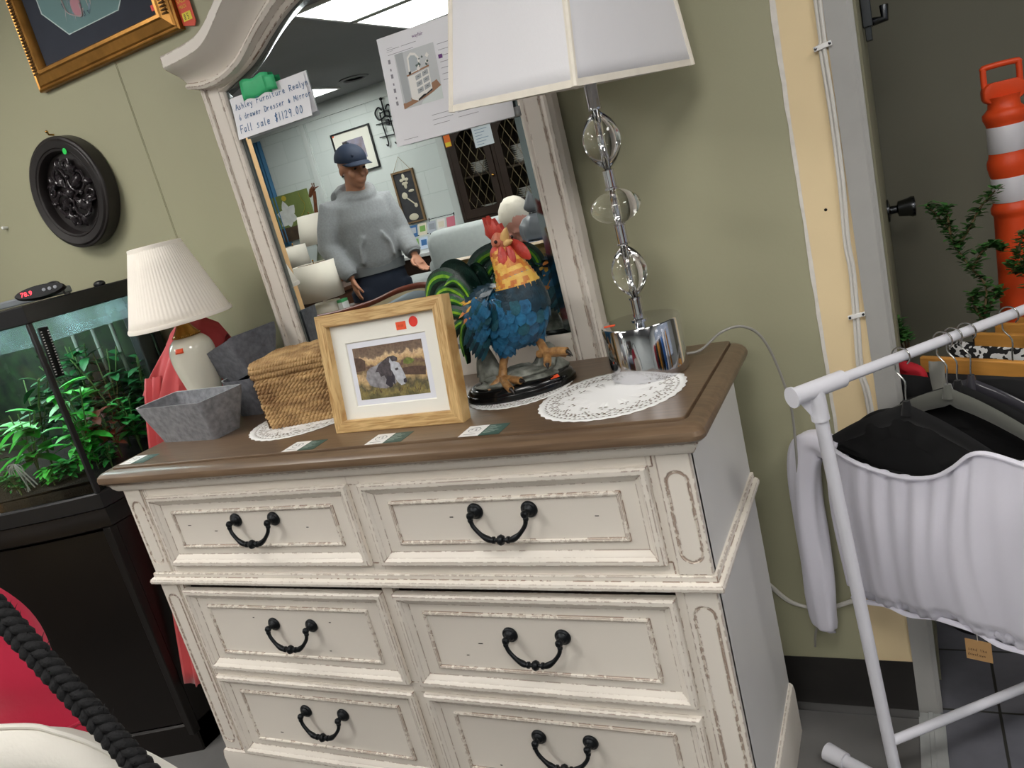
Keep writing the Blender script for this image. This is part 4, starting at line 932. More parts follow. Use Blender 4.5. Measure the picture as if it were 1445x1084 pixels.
b = MB(); fn = lambda x, z: (GX1+.006+x, WY-.0089, z); text_mb(b, 'SALE', .014, lambda x, y: fn(x, 1.985+y)); text_mb(b, 'PRICE', .0105, lambda x, y: fn(x+.001, 1.972+y)); b.build('lettering', mat('tag_yellow_print', '#f0c64a', .6), tg, smooth=False)
b = MB(); write(b, '85', lambda u, v, l: (GX1+.012+u, WY-.0089-l*.3, 1.945+v), .003, 0, .013, .0105, lw=.0014, adv=.0105); b.build('handwritten_price', mat('black_marker', '#1c1c1c', .6), tg, smooth=False)
b = MB(); b.tube([(GX1+.024, WY-.009, 2.04), (GX1+.01, WY-.02, 2.06), (GX1-.01, WY-.036, 2.075)], .0008, 5); b.build('string', m_cable, tg)

# ================================================================ FISH TANK
m_trim = mat('black_tank_plastic', '#1d1d1f', .4); m_tglass = bpy.data.materials.new('tank_glass'); m_tglass.use_nodes = True; thin_glass(m_tglass, (.93, .97, .94, 1))
# plan of the bow front: right side straight, front bulging, left side mirrored (x centre -1.32)
TXC = -1.505; TB = .47
def plan(off=0):
    R = [(-.955+off, TB+min(off, .02)), (-.955+off, .102-off*.4)]
    arc = []
    for i in range(1, 12):
        t = i/12; a = -.955+2*(TXC+.955)*t
        arc.append((a+off*(1-2*t), .102-.152*sin(pi*t)-off))
    L = [(2*TXC+.955-off, .102-off*.4), (2*TXC+.955-off, TB+min(off, .02))]
    return R+arc+L
tank = thing('fish_tank', (TXC, .25, .80), 'bow front black rimmed planted fish tank on a dark stand', 'fish tank')
def ringz(off, z): return [(x, y, z) for x, y in plan(off)]
b = MB(); b.loft([ringz(.004, .80), ringz(.006, .803), ringz(.006, .842), ringz(.002, .846), ringz(-.006, .846), ringz(-.006, .80)], True, True, False); b.build('base_trim', m_trim, tank, angle=30)
b = MB(); b.loft([ringz(-.006, 1.322), ringz(.004, 1.322), ringz(.007, 1.325), ringz(.007, 1.366), ringz(.003, 1.369), ringz(-.012, 1.369), ringz(-.012, 1.322)], True, False, False); b.build('top_trim', m_trim, tank, angle=30)
b = MB(); P = plan(-.003); 
for i in range(len(P)-1): b.add([(P[i][0], P[i][1], .846), (P[i+1][0], P[i+1][1], .846), (P[i+1][0], P[i+1][1], 1.322), (P[i][0], P[i][1], 1.322)], [(0, 1, 2, 3)])
b.build('glass_wall', m_tglass, tank, angle=20)
b = MB(); b.box((2*TXC+.955, TB-.004, .84), (-.956, TB+.006, 1.34)); b.build('back_wall', mat('dark_aquarium_back', '#060b08', .8, col2='#1d3a16', vscale=22), tank, smooth=False)
b = MB(); b.box((-.962, .096, .846), (-.950, .110, 1.322)); b.build('corner_seam', m_trim, tank, bevel=.002)['label'] = 'black silicone corner seam'
b = MB(); b.box((-.961, TB-.02, .846), (-.953, TB, 1.322)); b.build('corner_seam', m_trim, tank)
# white ballast strips / pipes seen against the back
b = MB()
b.tube([(-1.11, .44, .9), (-1.11, .44, 1.262)], .006, 8); b.tube([(-1.03, .44, .9), (-1.03, .44, 1.262)], .006, 8); b.tube([(-1.20, .44, .9), (-1.20, .44, 1.262)], .006, 8); b.tube([(-1.30, .44, .9), (-1.30, .44, 1.262)], .006, 8); b.build('air_tube', mat('grey_clear_tube', '#7d857c', .4), tank)
b = MB(); b.box((-.998, .40, .85), (-.966, .45, 1.30)); b.build('filter_box', mat('dark_filter', '#262a2e', .4), tank, bevel=.004)
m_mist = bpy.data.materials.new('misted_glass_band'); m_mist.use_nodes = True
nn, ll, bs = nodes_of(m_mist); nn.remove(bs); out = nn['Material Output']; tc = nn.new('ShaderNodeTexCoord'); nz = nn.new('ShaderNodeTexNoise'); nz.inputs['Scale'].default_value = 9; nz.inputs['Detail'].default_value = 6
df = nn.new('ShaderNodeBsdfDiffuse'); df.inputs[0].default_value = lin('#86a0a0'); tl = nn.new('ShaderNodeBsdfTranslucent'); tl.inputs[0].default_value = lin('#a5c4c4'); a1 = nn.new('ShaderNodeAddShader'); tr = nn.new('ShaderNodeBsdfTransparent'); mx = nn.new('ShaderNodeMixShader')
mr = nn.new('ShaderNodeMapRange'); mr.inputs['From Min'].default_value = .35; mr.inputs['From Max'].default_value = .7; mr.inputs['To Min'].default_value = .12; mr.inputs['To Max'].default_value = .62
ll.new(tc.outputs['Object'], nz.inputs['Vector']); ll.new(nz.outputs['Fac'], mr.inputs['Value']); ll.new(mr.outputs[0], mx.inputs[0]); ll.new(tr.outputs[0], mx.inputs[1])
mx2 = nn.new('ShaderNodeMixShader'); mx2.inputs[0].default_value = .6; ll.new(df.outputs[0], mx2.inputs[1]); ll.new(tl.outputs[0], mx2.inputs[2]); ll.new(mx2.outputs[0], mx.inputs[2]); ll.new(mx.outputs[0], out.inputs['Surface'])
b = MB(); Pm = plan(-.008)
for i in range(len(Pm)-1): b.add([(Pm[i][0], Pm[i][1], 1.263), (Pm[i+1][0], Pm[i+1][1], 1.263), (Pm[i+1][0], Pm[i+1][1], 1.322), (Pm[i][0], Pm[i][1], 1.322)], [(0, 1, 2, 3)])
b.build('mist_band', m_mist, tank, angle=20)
b = MB(); Pw = plan(-.006); b.add([(x, y, 1.262) for x, y in Pw], [tuple(range(len(Pw)))]); b.build('water_surface', m_tglass, tank, smooth=False)
b = MB(); b.loft([ringz(-.008, .846), ringz(-.008, .872)], True, True, False); n_ = len(plan()); 
Pg = plan(-.009); cx, cy = TXC, .28; rnd = random.Random(21); rings = []
for k in range(6):
    s = 1-k/5.5; rings.append([(cx+(x-cx)*s, cy+(y-cy)*s, .872+.012*rnd.random()+.02*(1-s)) for x, y in Pg])
b.loft(rings, True, False, True); b.build('gravel', mat('dark_soil_gravel', '#100c07', .9, col2='#211b12', vscale=160, bump=.8, bscale=200), tank, angle=180)
# lid: glass cover, light bar, clamp and temperature display
b = MB(); b.loft([ringz(-.016, 1.364), ringz(-.016, 1.367)], True); b.build('lid', mat('smoky_lid', '#2b2c2f', .25), tank, angle=20)
b = MB(); b.box((-1.95, .20, 1.372), (-1.02, .30, 1.392)); b.build('light_bar', mat('grey_light_bar', '#8c9196', .35, .5), tank, bevel=.004)
m_led = mat('aquarium_led', (.78, .92, 1.0, 1), .5, emit=22)
b = MB(); b.box((-1.93, .21, 1.352), (-1.04, .29, 1.356)); b.build('lit_led_strip', m_led, tank, smooth=False)
b = MB(); b.tube(bez([(-1.06, .25, 1.392), (-1.04, .25, 1.408), (-.995, .25, 1.405), (-.985, .25, 1.372), (-.965, .25, 1.370)], 5), .003, 8); b.sphere((-.985, .36, 1.374), (.02, .014, .010), 12, 8); b.build('lamp_bracket', m_trim, tank)
# thermometer clipped inside
b = MB(); MTh = Matrix.Translation((-.962, .135, 1.255)) @ Matrix.Rotation(-.05, 4, 'X'); b.box((-.004, -.014, -.085), (.004, .014, .05), MTh); b.build('thermometer', m_trim, tank, bevel=.002)
b = MB()
for k in range(17):
    for s in (-.0095, .0095): b.box((.0042, s-.0022, -.078+k*.0072), (.0047, s+.0022, -.0755+k*.0072), MTh)
b.build('thermometer_scale', mat('scale_white', '#d8d8d8', .6), tank, smooth=False)
ctl = thing('temperature_controller', (-.985, .185, 1.370), 'small black oval controller with red digits on top of the fish tank', 'temperature controller')
MC = Matrix.Translation((-.985, .185, 1.393)) @ Matrix.Rotation(radians(42), 4, 'Z') @ Matrix.Rotation(radians(72), 4, 'X')
b = MB(); b.loft([[MC @ Vector((x*k, y*k, z)) for x, y in [(.062*cos(t)*(abs(cos(t))**.15), .017*sin(t)) for t in [2*pi*i/40 for i in range(40)]]] for k, z in ((.9, -.018), (1, -.012), (1, .004), (.95, .008))]); b.build('body', m_trim, ctl)
b = MB(); text_mb(b, '78.9', .017, lambda x, y: MC @ Vector((-.046+x, -.006+y, .0086))); b.build('lit_digits', mat('red_led_digits', (1, .04, .06, 1), .5, emit=3), ctl, smooth=False)
b = MB(); 
for x in (.012, .026, .040): b.lathe([(.0045, .008), (.0045, .0095), (.002, .010)], 14, M=MC @ Matrix.Translation((x, 0, 0)))
b.build('button', mat('grey_button', '#8f939a', .4), ctl)
# plants, each one its own
def lf(b, p, d, L, w, droop=.3, fold=.25):
    """a pointed leaf with a crease"""
    d = Vector(d).normalized(); s = d.cross(Vector((0, 0, 1)))
    s = s.normalized() if s.length > 1e-4 else Vector((1, 0, 0)); u = s.cross(d); g = []
    for i in range(6):
        t = i/5; wd = w*(sin(pi*(t*.92+.05))**.8); c = Vector(p)+d*(L*t)-Vector((0, 0, 1))*(droop*L*t*t)
        g.append([c-s*wd+u*fold*wd, c, c+s*wd+u*fold*wd])
    b.sheet(g)
GREENS = [mat('aquatic_bright_green', '#3fae3a', .45, var=.3, vscale=30), mat('aquatic_mid_green', '#2b8436', .45, var=.3, vscale=30), mat('aquatic_dark_green', '#1c5a2c', .5, var=.3, vscale=30), mat('aquatic_red', '#7d3a26', .5, var=.3, vscale=30)]
m_stem = mat('plant_stem', '#4d6a35', .6)
def aqua(x, y, h, nl, L, w, mi, seed, lb, z0=.885):
    rnd = random.Random(seed); t = thing('aquarium_plant', (x, y, z0), lb, 'aquarium plant', 'live plants in the fish tank')
    st_ = MB(); lv = MB()
    for k in range(4 if h > .1 else 7):
        a = rnd.uniform(0, 6.28); lean = rnd.uniform(.1, .35); pts = [Vector((x, y, z0-.01))+Vector((cos(a)*lean*h*s*s, sin(a)*lean*h*s*s, h*s+.01*s)) for s in (0, .25, .5, .75, 1)]
        for p in pts: p.x = max(-1.9, min(-.985, p.x)); p.y = max(.125-.15*sin(pi*max(0, min(1, (-.955-p.x)/1.1))), min(.43, p.y))
        st_.tube(pts, .0018, 6)
        for i in range(nl):
            s = rnd.uniform(.3, 1); p = pts[0].lerp(pts[-1], s); aa = rnd.uniform(0, 6.28); d = Vector((cos(aa), sin(aa), rnd.uniform(-.1, .7))); 
            Lx = L*rnd.uniform(.7, 1.25); e = p+d.normalized()*Lx
            if e.x > -.968 or e.y < .115-.15*sin(pi*max(0, min(1, (-.955-e.x)/1.1))) or e.y > .455: Lx *= .45; d.x, d.y = -abs(d.x) if e.x > -.968 else d.x, abs(d.y) if e.y < .115 else d.y
            lf(lv, p, d, Lx, w*rnd.uniform(.9, 1.4), rnd.uniform(.1, .5))
    st_.build('stem', m_stem, t); lv.build('leaves', GREENS[mi], t, smooth=True, angle=180)
pl = [(-1.06, .20, .24, 8, .075, .015, 0, 'broad leaved bright green plant right of the tank corner seam'), (-1.20, .12, .20, 8, .08, .017, 0, 'broad leaved bright green plant left of the tank corner seam'), (-1.02, .32, .16, 10, .05, .012, 1, 'mid green bushy plant near the right tank wall'),
      (-1.30, .22, .27, 9, .07, .013, 2, 'tall dark green plant at the back left of the tank'), (-1.12, .36, .30, 10, .06, .010, 2, 'tall dark green plant against the tank back'), (-1.00, .20, .06, 9, .03, .007, 1, 'low small leaved plant at the tank right front'),
      (-1.12, .10, .045, 10, .032, .007, 0, 'low carpet plant beside the corner seam, left'), (-1.25, .07, .05, 10, .032, .007, 1, 'low carpet plant at the left front glass'), (-1.06, .28, .15, 8, .05, .012, 3, 'reddish plant between the green ones in the tank'), (-1.17, .26, .16, 8, .06, .012, 1, 'mid green plant behind the corner seam'),
      (-1.40, .12, .22, 9, .07, .014, 1, 'mid green plant at the left picture edge in the tank'), (-1.12, .22, .13, 9, .05, .012, 0, 'bright green bush in the middle of the tank, behind the seam'), (-1.33, .04, .12, 9, .06, .014, 0, 'bright green plant near the left front glass'), (-1.22, .36, .30, 12, .06, .012, 2, 'tall dark plant thicket at the tank back, left half'), (-1.28, .40, .33, 14, .06, .014, 2, 'dark leafy stems at the tank back left corner'), (-1.15, .42, .22, 14, .055, .013, 2, 'dark leafy stems low at the tank back'), (-1.04, .40, .26, 12, .05, .011, 2, 'tall dark plant thicket at the tank back, right half'), (-1.08, .13, .05, 12, .03, .008, 1, 'low mossy clump just right of the seam'), (-1.18, .04, .05, 12, .03, .008, 1, 'low mossy clump just left of the seam'), (-1.03, .15, .10, 9, .035, .008, 0, 'small bright green stem plant near the right glass')]
for k, (x, y, h, nl, L, w, mi, lb) in enumerate(pl): aqua(x, y, h, nl, L, w, mi, 40+k, lb)
b = MB(); rnd = random.Random(8); c = Vector((-1.185, .055, .965))
for k in range(12): 
    a = -pi*.15-pi*.7*k/11; b.tube(bez([c, c+Vector((.03*cos(a), .01*rnd.uniform(-1, 1), .03*sin(a)*.6)), c+Vector((.055*cos(a), .012*rnd.uniform(-1, 1), -.055+.03*sin(a)))], 4), [.002]*9, 5)
base(b, 'aquarium_root', mat('pale_root', '#8a8d88', .7), tuple(c), 'pale spidery root hanging in the left part of the fish tank', 'root')
# stand
m_stand = mat('dark_espresso_cabinet', '#120d0b', .35, var=.2, vscale=6)
sd = thing('tank_stand', (TXC, .25, 0), 'dark brown bow front cabinet carrying the fish tank', 'stand')
def ringp(off, z): return [(x, y, z) for x, y in plan(off)]
b = MB(); b.loft([ringp(.006, .745), ringp(.012, .75), ringp(.012, .770), ringp(.007, .785), ringp(.005, .799), ringp(-.02, .799)], True, True, True); b.build('top_moulding', m_stand, sd, angle=25)
b = MB(); b.loft([ringp(.0, .0), ringp(.0, .09), ringp(-.006, .095)], True, True, False); b.build('plinth', m_stand, sd, angle=25)
b = MB(); b.box((-.975, .11, .0), (-.955, TB, .745)); b.build('side_panel', m_stand, sd, smooth=False)
b = MB(); b.box((2*TXC+.955, .11, .0), (2*TXC+.975, TB, .745)); b.build('side_panel', m_stand, sd, smooth=False)
b = MB(); b.box((-.985, .092, .06), (-.953, .118, .745)); b.build('corner_post', m_stand, sd, bevel=.003)
P = plan(-.004)[1:-1]
for k, (lo, hi) in enumerate(((0, 6), (6, 12))):
    b = MB(); Q = P[lo:hi+1]; 
    if len(Q) > 1:
        rings = [[(x, y+dy, z) for x, y in Q] for z, dy in ((.10, .02), (.10, 0), (.735, 0), (.735, .02))]; b.loft(rings, False); d_ = b.build('door', m_stand, sd, angle=30)
        b = MB(); xk, yk = Q[-1] if k == 0 else Q[0]; b.sphere((xk+(.03 if k == 0 else -.03), yk-.012, .52), .011, 12, 8); b.build('knob', m_iron, d_)
b = MB(); b.box((2*TXC+.98, TB-.012, .05), (-.98, TB-.004, .745)); b.build('back_panel', m_stand, sd, smooth=False)
# ================================================================ ROOSTER FIGURINE
RX, RY = .300, .255
rs = thing('rooster_figurine', (RX, RY, ZT), 'painted resin rooster on a grey rock and black oval base', 'figurine')
h_ang = radians(-26)
MR = Matrix.Translation((RX, RY, 0)) @ Matrix.Rotation(h_ang, 4, 'Z') @ Matrix.Diagonal((1.12, 1, 1, 1))       # local x: where the bird faces, z: height
def L3(x, y, z): return MR @ Vector((x, y, z))
def paint(name, c1, c2, rough=.38, sc=60): return mat(name, c1, rough, col2=c2, vscale=sc, bump=.25, bscale=260)
m_blue = paint('rooster_blue', '#1b4a6c', '#2f78a4'); m_navy = paint('rooster_dark_blue', '#10242f', '#1f4052'); m_teal = paint('rooster_teal', '#163f4b', '#2a6476')
m_hack = paint('rooster_gold', '#d89a3a', '#e8c25f'); m_orng = paint('rooster_orange', '#b9622a', '#d98f3f'); m_comb = paint('rooster_red', '#a5302a', '#c4473b'); m_face = paint('rooster_face', '#b0614c', '#c67a5e')
m_beak = paint('rooster_beak', '#c99a5c', '#dcb679'); m_leg = paint('rooster_leg', '#7d5732', '#b58a58', sc=90); m_tg = paint('tail_bright_green', '#5fa01e', '#9ccb2e'); m_tm = paint('tail_mid_green', '#174a26', '#2a6a30'); m_td = paint('tail_dark_green', '#0c1f1c', '#16362c'); m_black = mat('glossy_black_base', '#0c0c0d', .18)
def spine_pts():
    return [(-.080, 1.128, .014, .016), (-.062, 1.126, .030, .034), (-.035, 1.120, .044, .050), (0, 1.114, .054, .060), (.035, 1.118, .058, .062), (.058, 1.142, .053, .056), (.062, 1.172, .043, .044), (.056, 1.202, .033, .033), (.047, 1.228, .026, .026), (.040, 1.248, .022, .022)]
SP = spine_pts()
def spine(t):
    f = t*(len(SP)-1); i = min(int(f), len(SP)-2); k = f-i
    P = [SP[max(i-1, 0)], SP[i], SP[i+1], SP[min(i+2, len(SP)-1)]]
    out = []
    for c in range(4):
        p0, p1, p2, p3 = (q[c] for q in P); out.append(.5*((2*p1)+(p2-p0)*k+(2*p0-5*p1+4*p2-p3)*k*k+(3*p1-p0-3*p2+p3)*k**3))
    return out
def surf(t, a, lift=0):
    """a: 0 = right flank side -y (towards viewer), 90 = back/top"""
    x, z, ry, rz = spine(t); x2, z2, _, _ = spine(min(1, t+.01)); x1, z1, _, _ = spine(max(0, t-.01)); tx, tz = x2-x1, z2-z1; l = sqrt(tx*tx+tz*tz); tx /= l; tz /= l
    nx, nz = -tz, tx
    p = Vector((x+nx*(rz+lift)*sin(a), -(ry+lift)*cos(a), z+nz*(rz+lift)*sin(a))); n = Vector((nx*sin(a)/rz, -cos(a)/ry, nz*sin(a)/rz)).normalized()
    return p, n, Vector((tx, 0, tz))
b = MB(); b.m(0); rings = []
for i in range(24):
    rings.append([MR @ surf(i/30, 2*pi*j/28)[0] for j in range(28)])
b.loft(rings)
def feather(b, p, n, d, L, w, lift=.4, nseg=5, point=1.0, MX_=MR):
    d = (d-d.dot(n)*n).normalized(); s = n.cross(d); g = []
    for i in range(nseg+1):
        t = i/nseg; wd = w*max(.0, (1-t**3.0))**.5*(.62+.38*min(1, t*3))*point if t < 1 else 0
        c = p+d*(L*t)+n*(.0012+lift*L*.12*t)
        g.append([MX_ @ (c-s*wd-n*.0006), MX_ @ (c+n*.0012*(1-t)), MX_ @ (c+s*wd-n*.0006)])
    b.sheet(g)
rnd = random.Random(12)
# breast and belly scales overlap down the body
for r in range(13):
    t = .65-.042*r
    if t < .12: break
    for k in range(17):
        a = 2*pi*(k+.5*(r % 2))/17; p, n, T = surf(t, a)
        top = sin(a)
        b.m(1 if p.z > 1.150+rnd.uniform(-.016, .016) else (2 if rnd.random() < .12 else 0)); d = -T*.75+Vector((0, 0, -.6))
        feather(b, p, n, d, .029, .0125, 1.5)
b.m(1)
for k in range(20):   # darker collar under the neck feathers
    a = 2*pi*k/20; p, n, T = surf(.68, a); feather(b, p, n, -T+Vector((0, 0, -.5)), .030, .012, .9)
# thighs
for (x, y, z0, r0, x1, z1) in ((.015, -.026, 1.085, .026, .012, 1.048), (.040, .026, 1.095, .026, .048, 1.066)):
    b.m(0); b.tube([L3(x, y, z0+.02), L3(x, y, z0), L3((x+x1)/2, y, (z0+z1)/2), L3(x1, y, z1)], [r0*.9, r0, r0*.75, .011], 14)
    for r in range(4):
        for k in range(9):
            a = 2*pi*k/9+r*.35; n = Vector((cos(a), sin(a), 0)); rad = (r0*.98, r0*.92, r0*.8, r0*.6)[r]; feather(b, Vector((x+(x1-x)*r/4, y, z0-.006-.0085*r))+n*rad, n, Vector((0, 0, -1)), .020, .008, .3)
b.build('body', [m_blue, m_navy, m_teal], rs, angle=60)
# wings
for s in (-1, 1):
    b = MB(); b.m(0)
    Wc = Vector((.004, s*.050, 1.122)); out_ = Vector((.05, s*1, .12)).normalized()
    ax = Vector((-.62, 0, -.78)); bx = out_.cross(ax).normalized()
    if bx.z < 0: bx = -bx
    g = []
    for i in range(9):
        t = i/8; row = []
        for k in range(7):
            u = (k/6-.5)*2; wd = .036*sqrt(max(0, 1-(2*t-1)**2*.92)); row.append(MR @ (Wc+ax*(.066*(t-.42))+bx*(wd*u)+out_*(.012*(1-u*u)*sin(pi*min(1, t+.1)))))
        g.append(row)
    b.m(1); b.sheet(g)
    for i in range(7):     # flight feathers
        u = i/6; p = Wc+ax*.022+bx*(-.026+.046*u)+out_*(.003+.0012*i); d = ax*1.0+Vector((-.12*u*0, 0, -.02))+bx*(-.10+.08*u); b.m(1 if i % 2 else 2); feather(b, p, out_, d, .070-.012*abs(u-.35), .0085, .15, 7)
    for r in range(6):     # coverts
        for k in range(6-(r == 0)):
            u = (k+.5*(r % 2))/5.5; p = Wc+ax*(.026-.0135*r)+bx*(-.030+.056*u)*(1-.05*r)+out_*(.007+.0022*r); b.m(0 if (r+k) % 4 else 2); feather(b, p, out_, ax+bx*.05, .028 if r < 3 else .022, .0085, 1.0)
    b.build('wing', [m_blue, m_navy, m_teal], rs, angle=60)
# hackle and saddle feathers
b = MB(); b.tube([MR @ Vector((spine(t)[0], 0, spine(t)[1])) for t in (.66, .75, .85, .95, 1)], [spine(t)[2]-.001 for t in (.66, .75, .85, .95, 1)], 20)
for r, t in enumerate((.69, .715, .74, .77, .80, .83, .86, .89, .92, .95, .98)):
    N = 22-r
    for k in range(N):
        a = 2*pi*(k+.5*(r % 2))/N; p, n, T = surf(t, a); b.m(1 if rnd.random() < (.25+.04*r) else 0); feather(b, p, n, -T+Vector((-.12, 0, 0)), .042-.001*r, .0088, .8, 6)
for k in range(9):
    p, n, T = surf(.62-.055*k, pi/2+rnd.uniform(-.2, .2)); b.m(0 if k < 6 else 1); feather(b, p, n, Vector((-1, 0, -.1)), .030, .009, .3)
b.build('hackle', [m_hack, m_orng], rs, angle=60)
b = MB()
for s in (-1, 1):
    for k in range(22):
        t = .10+.20*(k % 11)/10; a0 = rnd.uniform(.15, 1.3); a = a0 if s < 0 else pi-a0; p, n, T = surf(t, a); b.m(1 if rnd.random() < .6 else 0); feather(b, p, n, Vector((-.35, 0, -1)), rnd.uniform(.030, .046), .006, .4, 6)
b.build('saddle', [m_hack, m_orng], rs, angle=60)
# tail: broad curved feathers, bright along the vane, dark at the edge
def sickle(b, P, w, side, roll=0):
    Q = bez([Vector(p) for p in P], 6); n = len(Q); g = []; edges = []
    for i, p in enumerate(Q):
        t = i/(n-1); T = (Q[min(i+1, n-1)]-Q[max(i-1, 0)]).normalized(); nrm = Vector((sin(roll)*.3, side, 0)); s = nrm.cross(T).normalized()
        wd = w*(min(1, t*3.5+.35))*max(0.02, 1-t**4)**.6; row = []
        for k in range(7):
            u = (k/6-.5)*2; row.append(MR @ (p+s*wd*u+nrm.normalized()*(.006*(1-u*u))))
        g.append(row)
    for k, mi in enumerate((2, 1, 0, 1, 2, 2)):
        b.m(mi); b.sheet([[r[k], r[k+1]] for r in g])
    back = [[r[k]-(MR.to_3x3() @ Vector((0, side*.003, 0))) for k in range(7)] for r in g]; b.m(2); b.sheet(back)
TF = [([(-.060, 0, 1.140), (-.080, 0, 1.205), (-.115, 0, 1.245), (-.155, 0, 1.238), (-.178, 0, 1.200), (-.182, 0, 1.165)], .021), ([(-.06, 0, 1.138), (-.085, 0, 1.185), (-.115, 0, 1.208), (-.145, 0, 1.195), (-.160, 0, 1.155)], .018),
      ([(-.065, 0, 1.130), (-.085, 0, 1.160), (-.110, 0, 1.176), (-.138, 0, 1.160), (-.150, 0, 1.125)], .017), ([(-.055, 0, 1.150), (-.060, 0, 1.200), (-.078, 0, 1.235), (-.105, 0, 1.225)], .015), ([(-.07, 0, 1.12), (-.09, 0, 1.135), (-.115, 0, 1.140), (-.140, 0, 1.118), (-.148, 0, 1.085)], .016), ([(-.05, 0, 1.155), (-.045, 0, 1.195), (-.05, 0, 1.225), (-.07, 0, 1.235)], .012)]
TF = [([((x+.06)*1.18-.06, y, 1.128+(z-1.128)*.72) for x, y, z in P], w) for k, (P, w) in enumerate(TF) if k != 5]
b = MB()
for s in (-1, 1):
    for k, (P, w) in enumerate(TF): sickle(b, [(x+.004*s, s*(.008+.004*k+.016*i/len(P)), z+.006*s) for i, (x, y, z) in enumerate(P)], w, s)
for s in (-1, 1):
    for k, (dx, dz) in enumerate(((-.075, -.085), (-.060, -.100), (-.095, -.060), (-.045, -.075))): 
        sub = MB(); p = Vector((-.072, s*(.012+.005*k), 1.112)); sickle(b, [p, p+Vector((dx*.45, s*.004, dz*.15)), p+Vector((dx*.8, s*.005, dz*.55)), p+Vector((dx*.9, s*.004, dz))], .0125, s)
b.build('tail', [m_tg, m_tm, m_td], rs, angle=60)
# the lower hanging plumes are dark
# head, looking up
HC = Vector((.047, 0, 1.262)); hd = Vector((.62, -.12, .62)).normalized()
b = MB(); b.sphere(L3(*HC), (.021, .018, .022), 20, 12); b.m(0)
b.sphere(L3(*(HC+Vector((.006, -.016, .002)))), (.009, .005, .008), 12, 8); b.build('head', m_face, rs)
b = MB(); b.sphere(L3(*(HC+Vector((.008, -.0205, .004)))), .0036, 12, 8); b.sphere(L3(*(HC+Vector((.008, .0205, .004)))), .0036, 12, 8); b.build('eye', mat('rooster_eye', '#2a120c', .15), rs)
def cone_(p, d, L, r, n=10): 
    d = Vector(d).normalized(); return [Vector(p)+d*(L*t)+Vector((0, 0, -.004*t*t)) for t in (0, .35, .7, 1)], [r, r*.85, r*.5, r*.08]
b = MB(); P, R = cone_(HC+Vector((.014, -.003, .006)), (.55, -.10, .85), .030, .0095); b.tube([MR @ p for p in P], R, 12); P, R = cone_(HC+Vector((.016, -.003, -.004)), (.95, -.12, .35), .024, .0075); b.tube([MR @ p for p in P], R, 12); b.build('beak', m_beak, rs)
b = MB(); out = [(.018, .012), (.012, .030), (.006, .022), (-.004, .044), (-.011, .030), (-.020, .052), (-.024, .034), (-.034, .050), (-.033, .026), (-.036, .010), (-.022, -.004), (0, .004)]
out = [(x*.95-.002, z*.85+.010) for x, z in out]
ring = lambda k, y: [MR @ (HC+Vector((cx_+(x-cx_)*k, y, cz_+(z-cz_)*k))) for x, z in out]
cx_, cz_ = -.012, .022
b.loft([ring(.8, -.0065), ring(1, -.004), ring(1, .004), ring(.8, .0065)]); b.build('comb', m_comb, rs, angle=50)
b = MB()
def lobe(p, d, L, w, th): 
    d = Vector(d).normalized(); rings = []
    s = d.cross(Vector((.2, -1, .1))).normalized(); n = s.cross(d)
    for i in range(9):
        t = i/8; k = sin(pi*(t*.86+.10))**.7; c = Vector(p)+d*(L*t); rings.append([MR @ (c+s*(w*k*cos(a))+n*(th*k*sin(a))) for a in [2*pi*j/14 for j in range(14)]])
    b.loft(rings)
lobe(HC+Vector((.010, -.014, -.008)), (.10, -.25, -1), .046, .0125, .006); lobe(HC+Vector((.016, -.004, -.008)), (.22, -.2, -1), .050, .015, .006); lobe(HC+Vector((.016, .010, -.002)), (.62, .12, -.75), .052, .014, .006); lobe(HC+Vector((-.004, -.017, -.006)), (-.1, -.2, -1), .026, .010, .005)
b.build('wattle', m_comb, rs, angle=60)
# legs and feet
def leg(P, toes):
    b = MB(); Q = [L3(*p) for p in P]; b.tube(Q, [.0105, .0095, .0085, .0095, .0105], 12); b.m(0)
    for T in toes:
        T = [L3(*p) for p in T]; b.tube(T[:-1], [.0085, .0085, .0078, .0068][:len(T)-1], 10); b.m(1); b.tube([T[-2], (T[-2]+T[-1])/2+Vector((0, 0, .0015)), T[-1]], [.0052, .0036, .0006], 8); b.m(0)
    b.build('leg', [m_leg, mat('rooster_claw', '#1c1512', .3)], rs, angle=60)
leg([(.012, -.026, 1.062), (.010, -.030, 1.040), (.004, -.036, 1.018), (.002, -.042, .998), (.004, -.046, .990)],
    [[(.004, -.046, .992), (-.001, -.066, .984), (-.006, -.080, .977), (-.010, -.091, .967)], [(.004, -.046, .992), (.030, -.062, .987), (.048, -.068, .980), (.058, -.070, .971)], [(.004, -.044, .992), (.034, -.044, .990), (.052, -.042, .989), (.064, -.041, .985)], [(.002, -.042, .994), (-.014, -.044, .988), (-.025, -.047, .981)]])
leg([(.046, .026, 1.076), (.052, .024, 1.062), (.064, .020, 1.046), (.074, .016, 1.034), (.080, .014, 1.028)],
    [[(.080, .014, 1.028), (.098, -.004, 1.022), (.106, -.014, 1.016), (.110, -.019, 1.007)], [(.080, .014, 1.030), (.104, .020, 1.032), (.126, .024, 1.031), (.138, .024, 1.020)], [(.080, .014, 1.028), (.094, .034, 1.024), (.102, .044, 1.018), (.106, .049, 1.010)], [(.076, .015, 1.032), (.060, .012, 1.026), (.052, .010, 1.018)]])
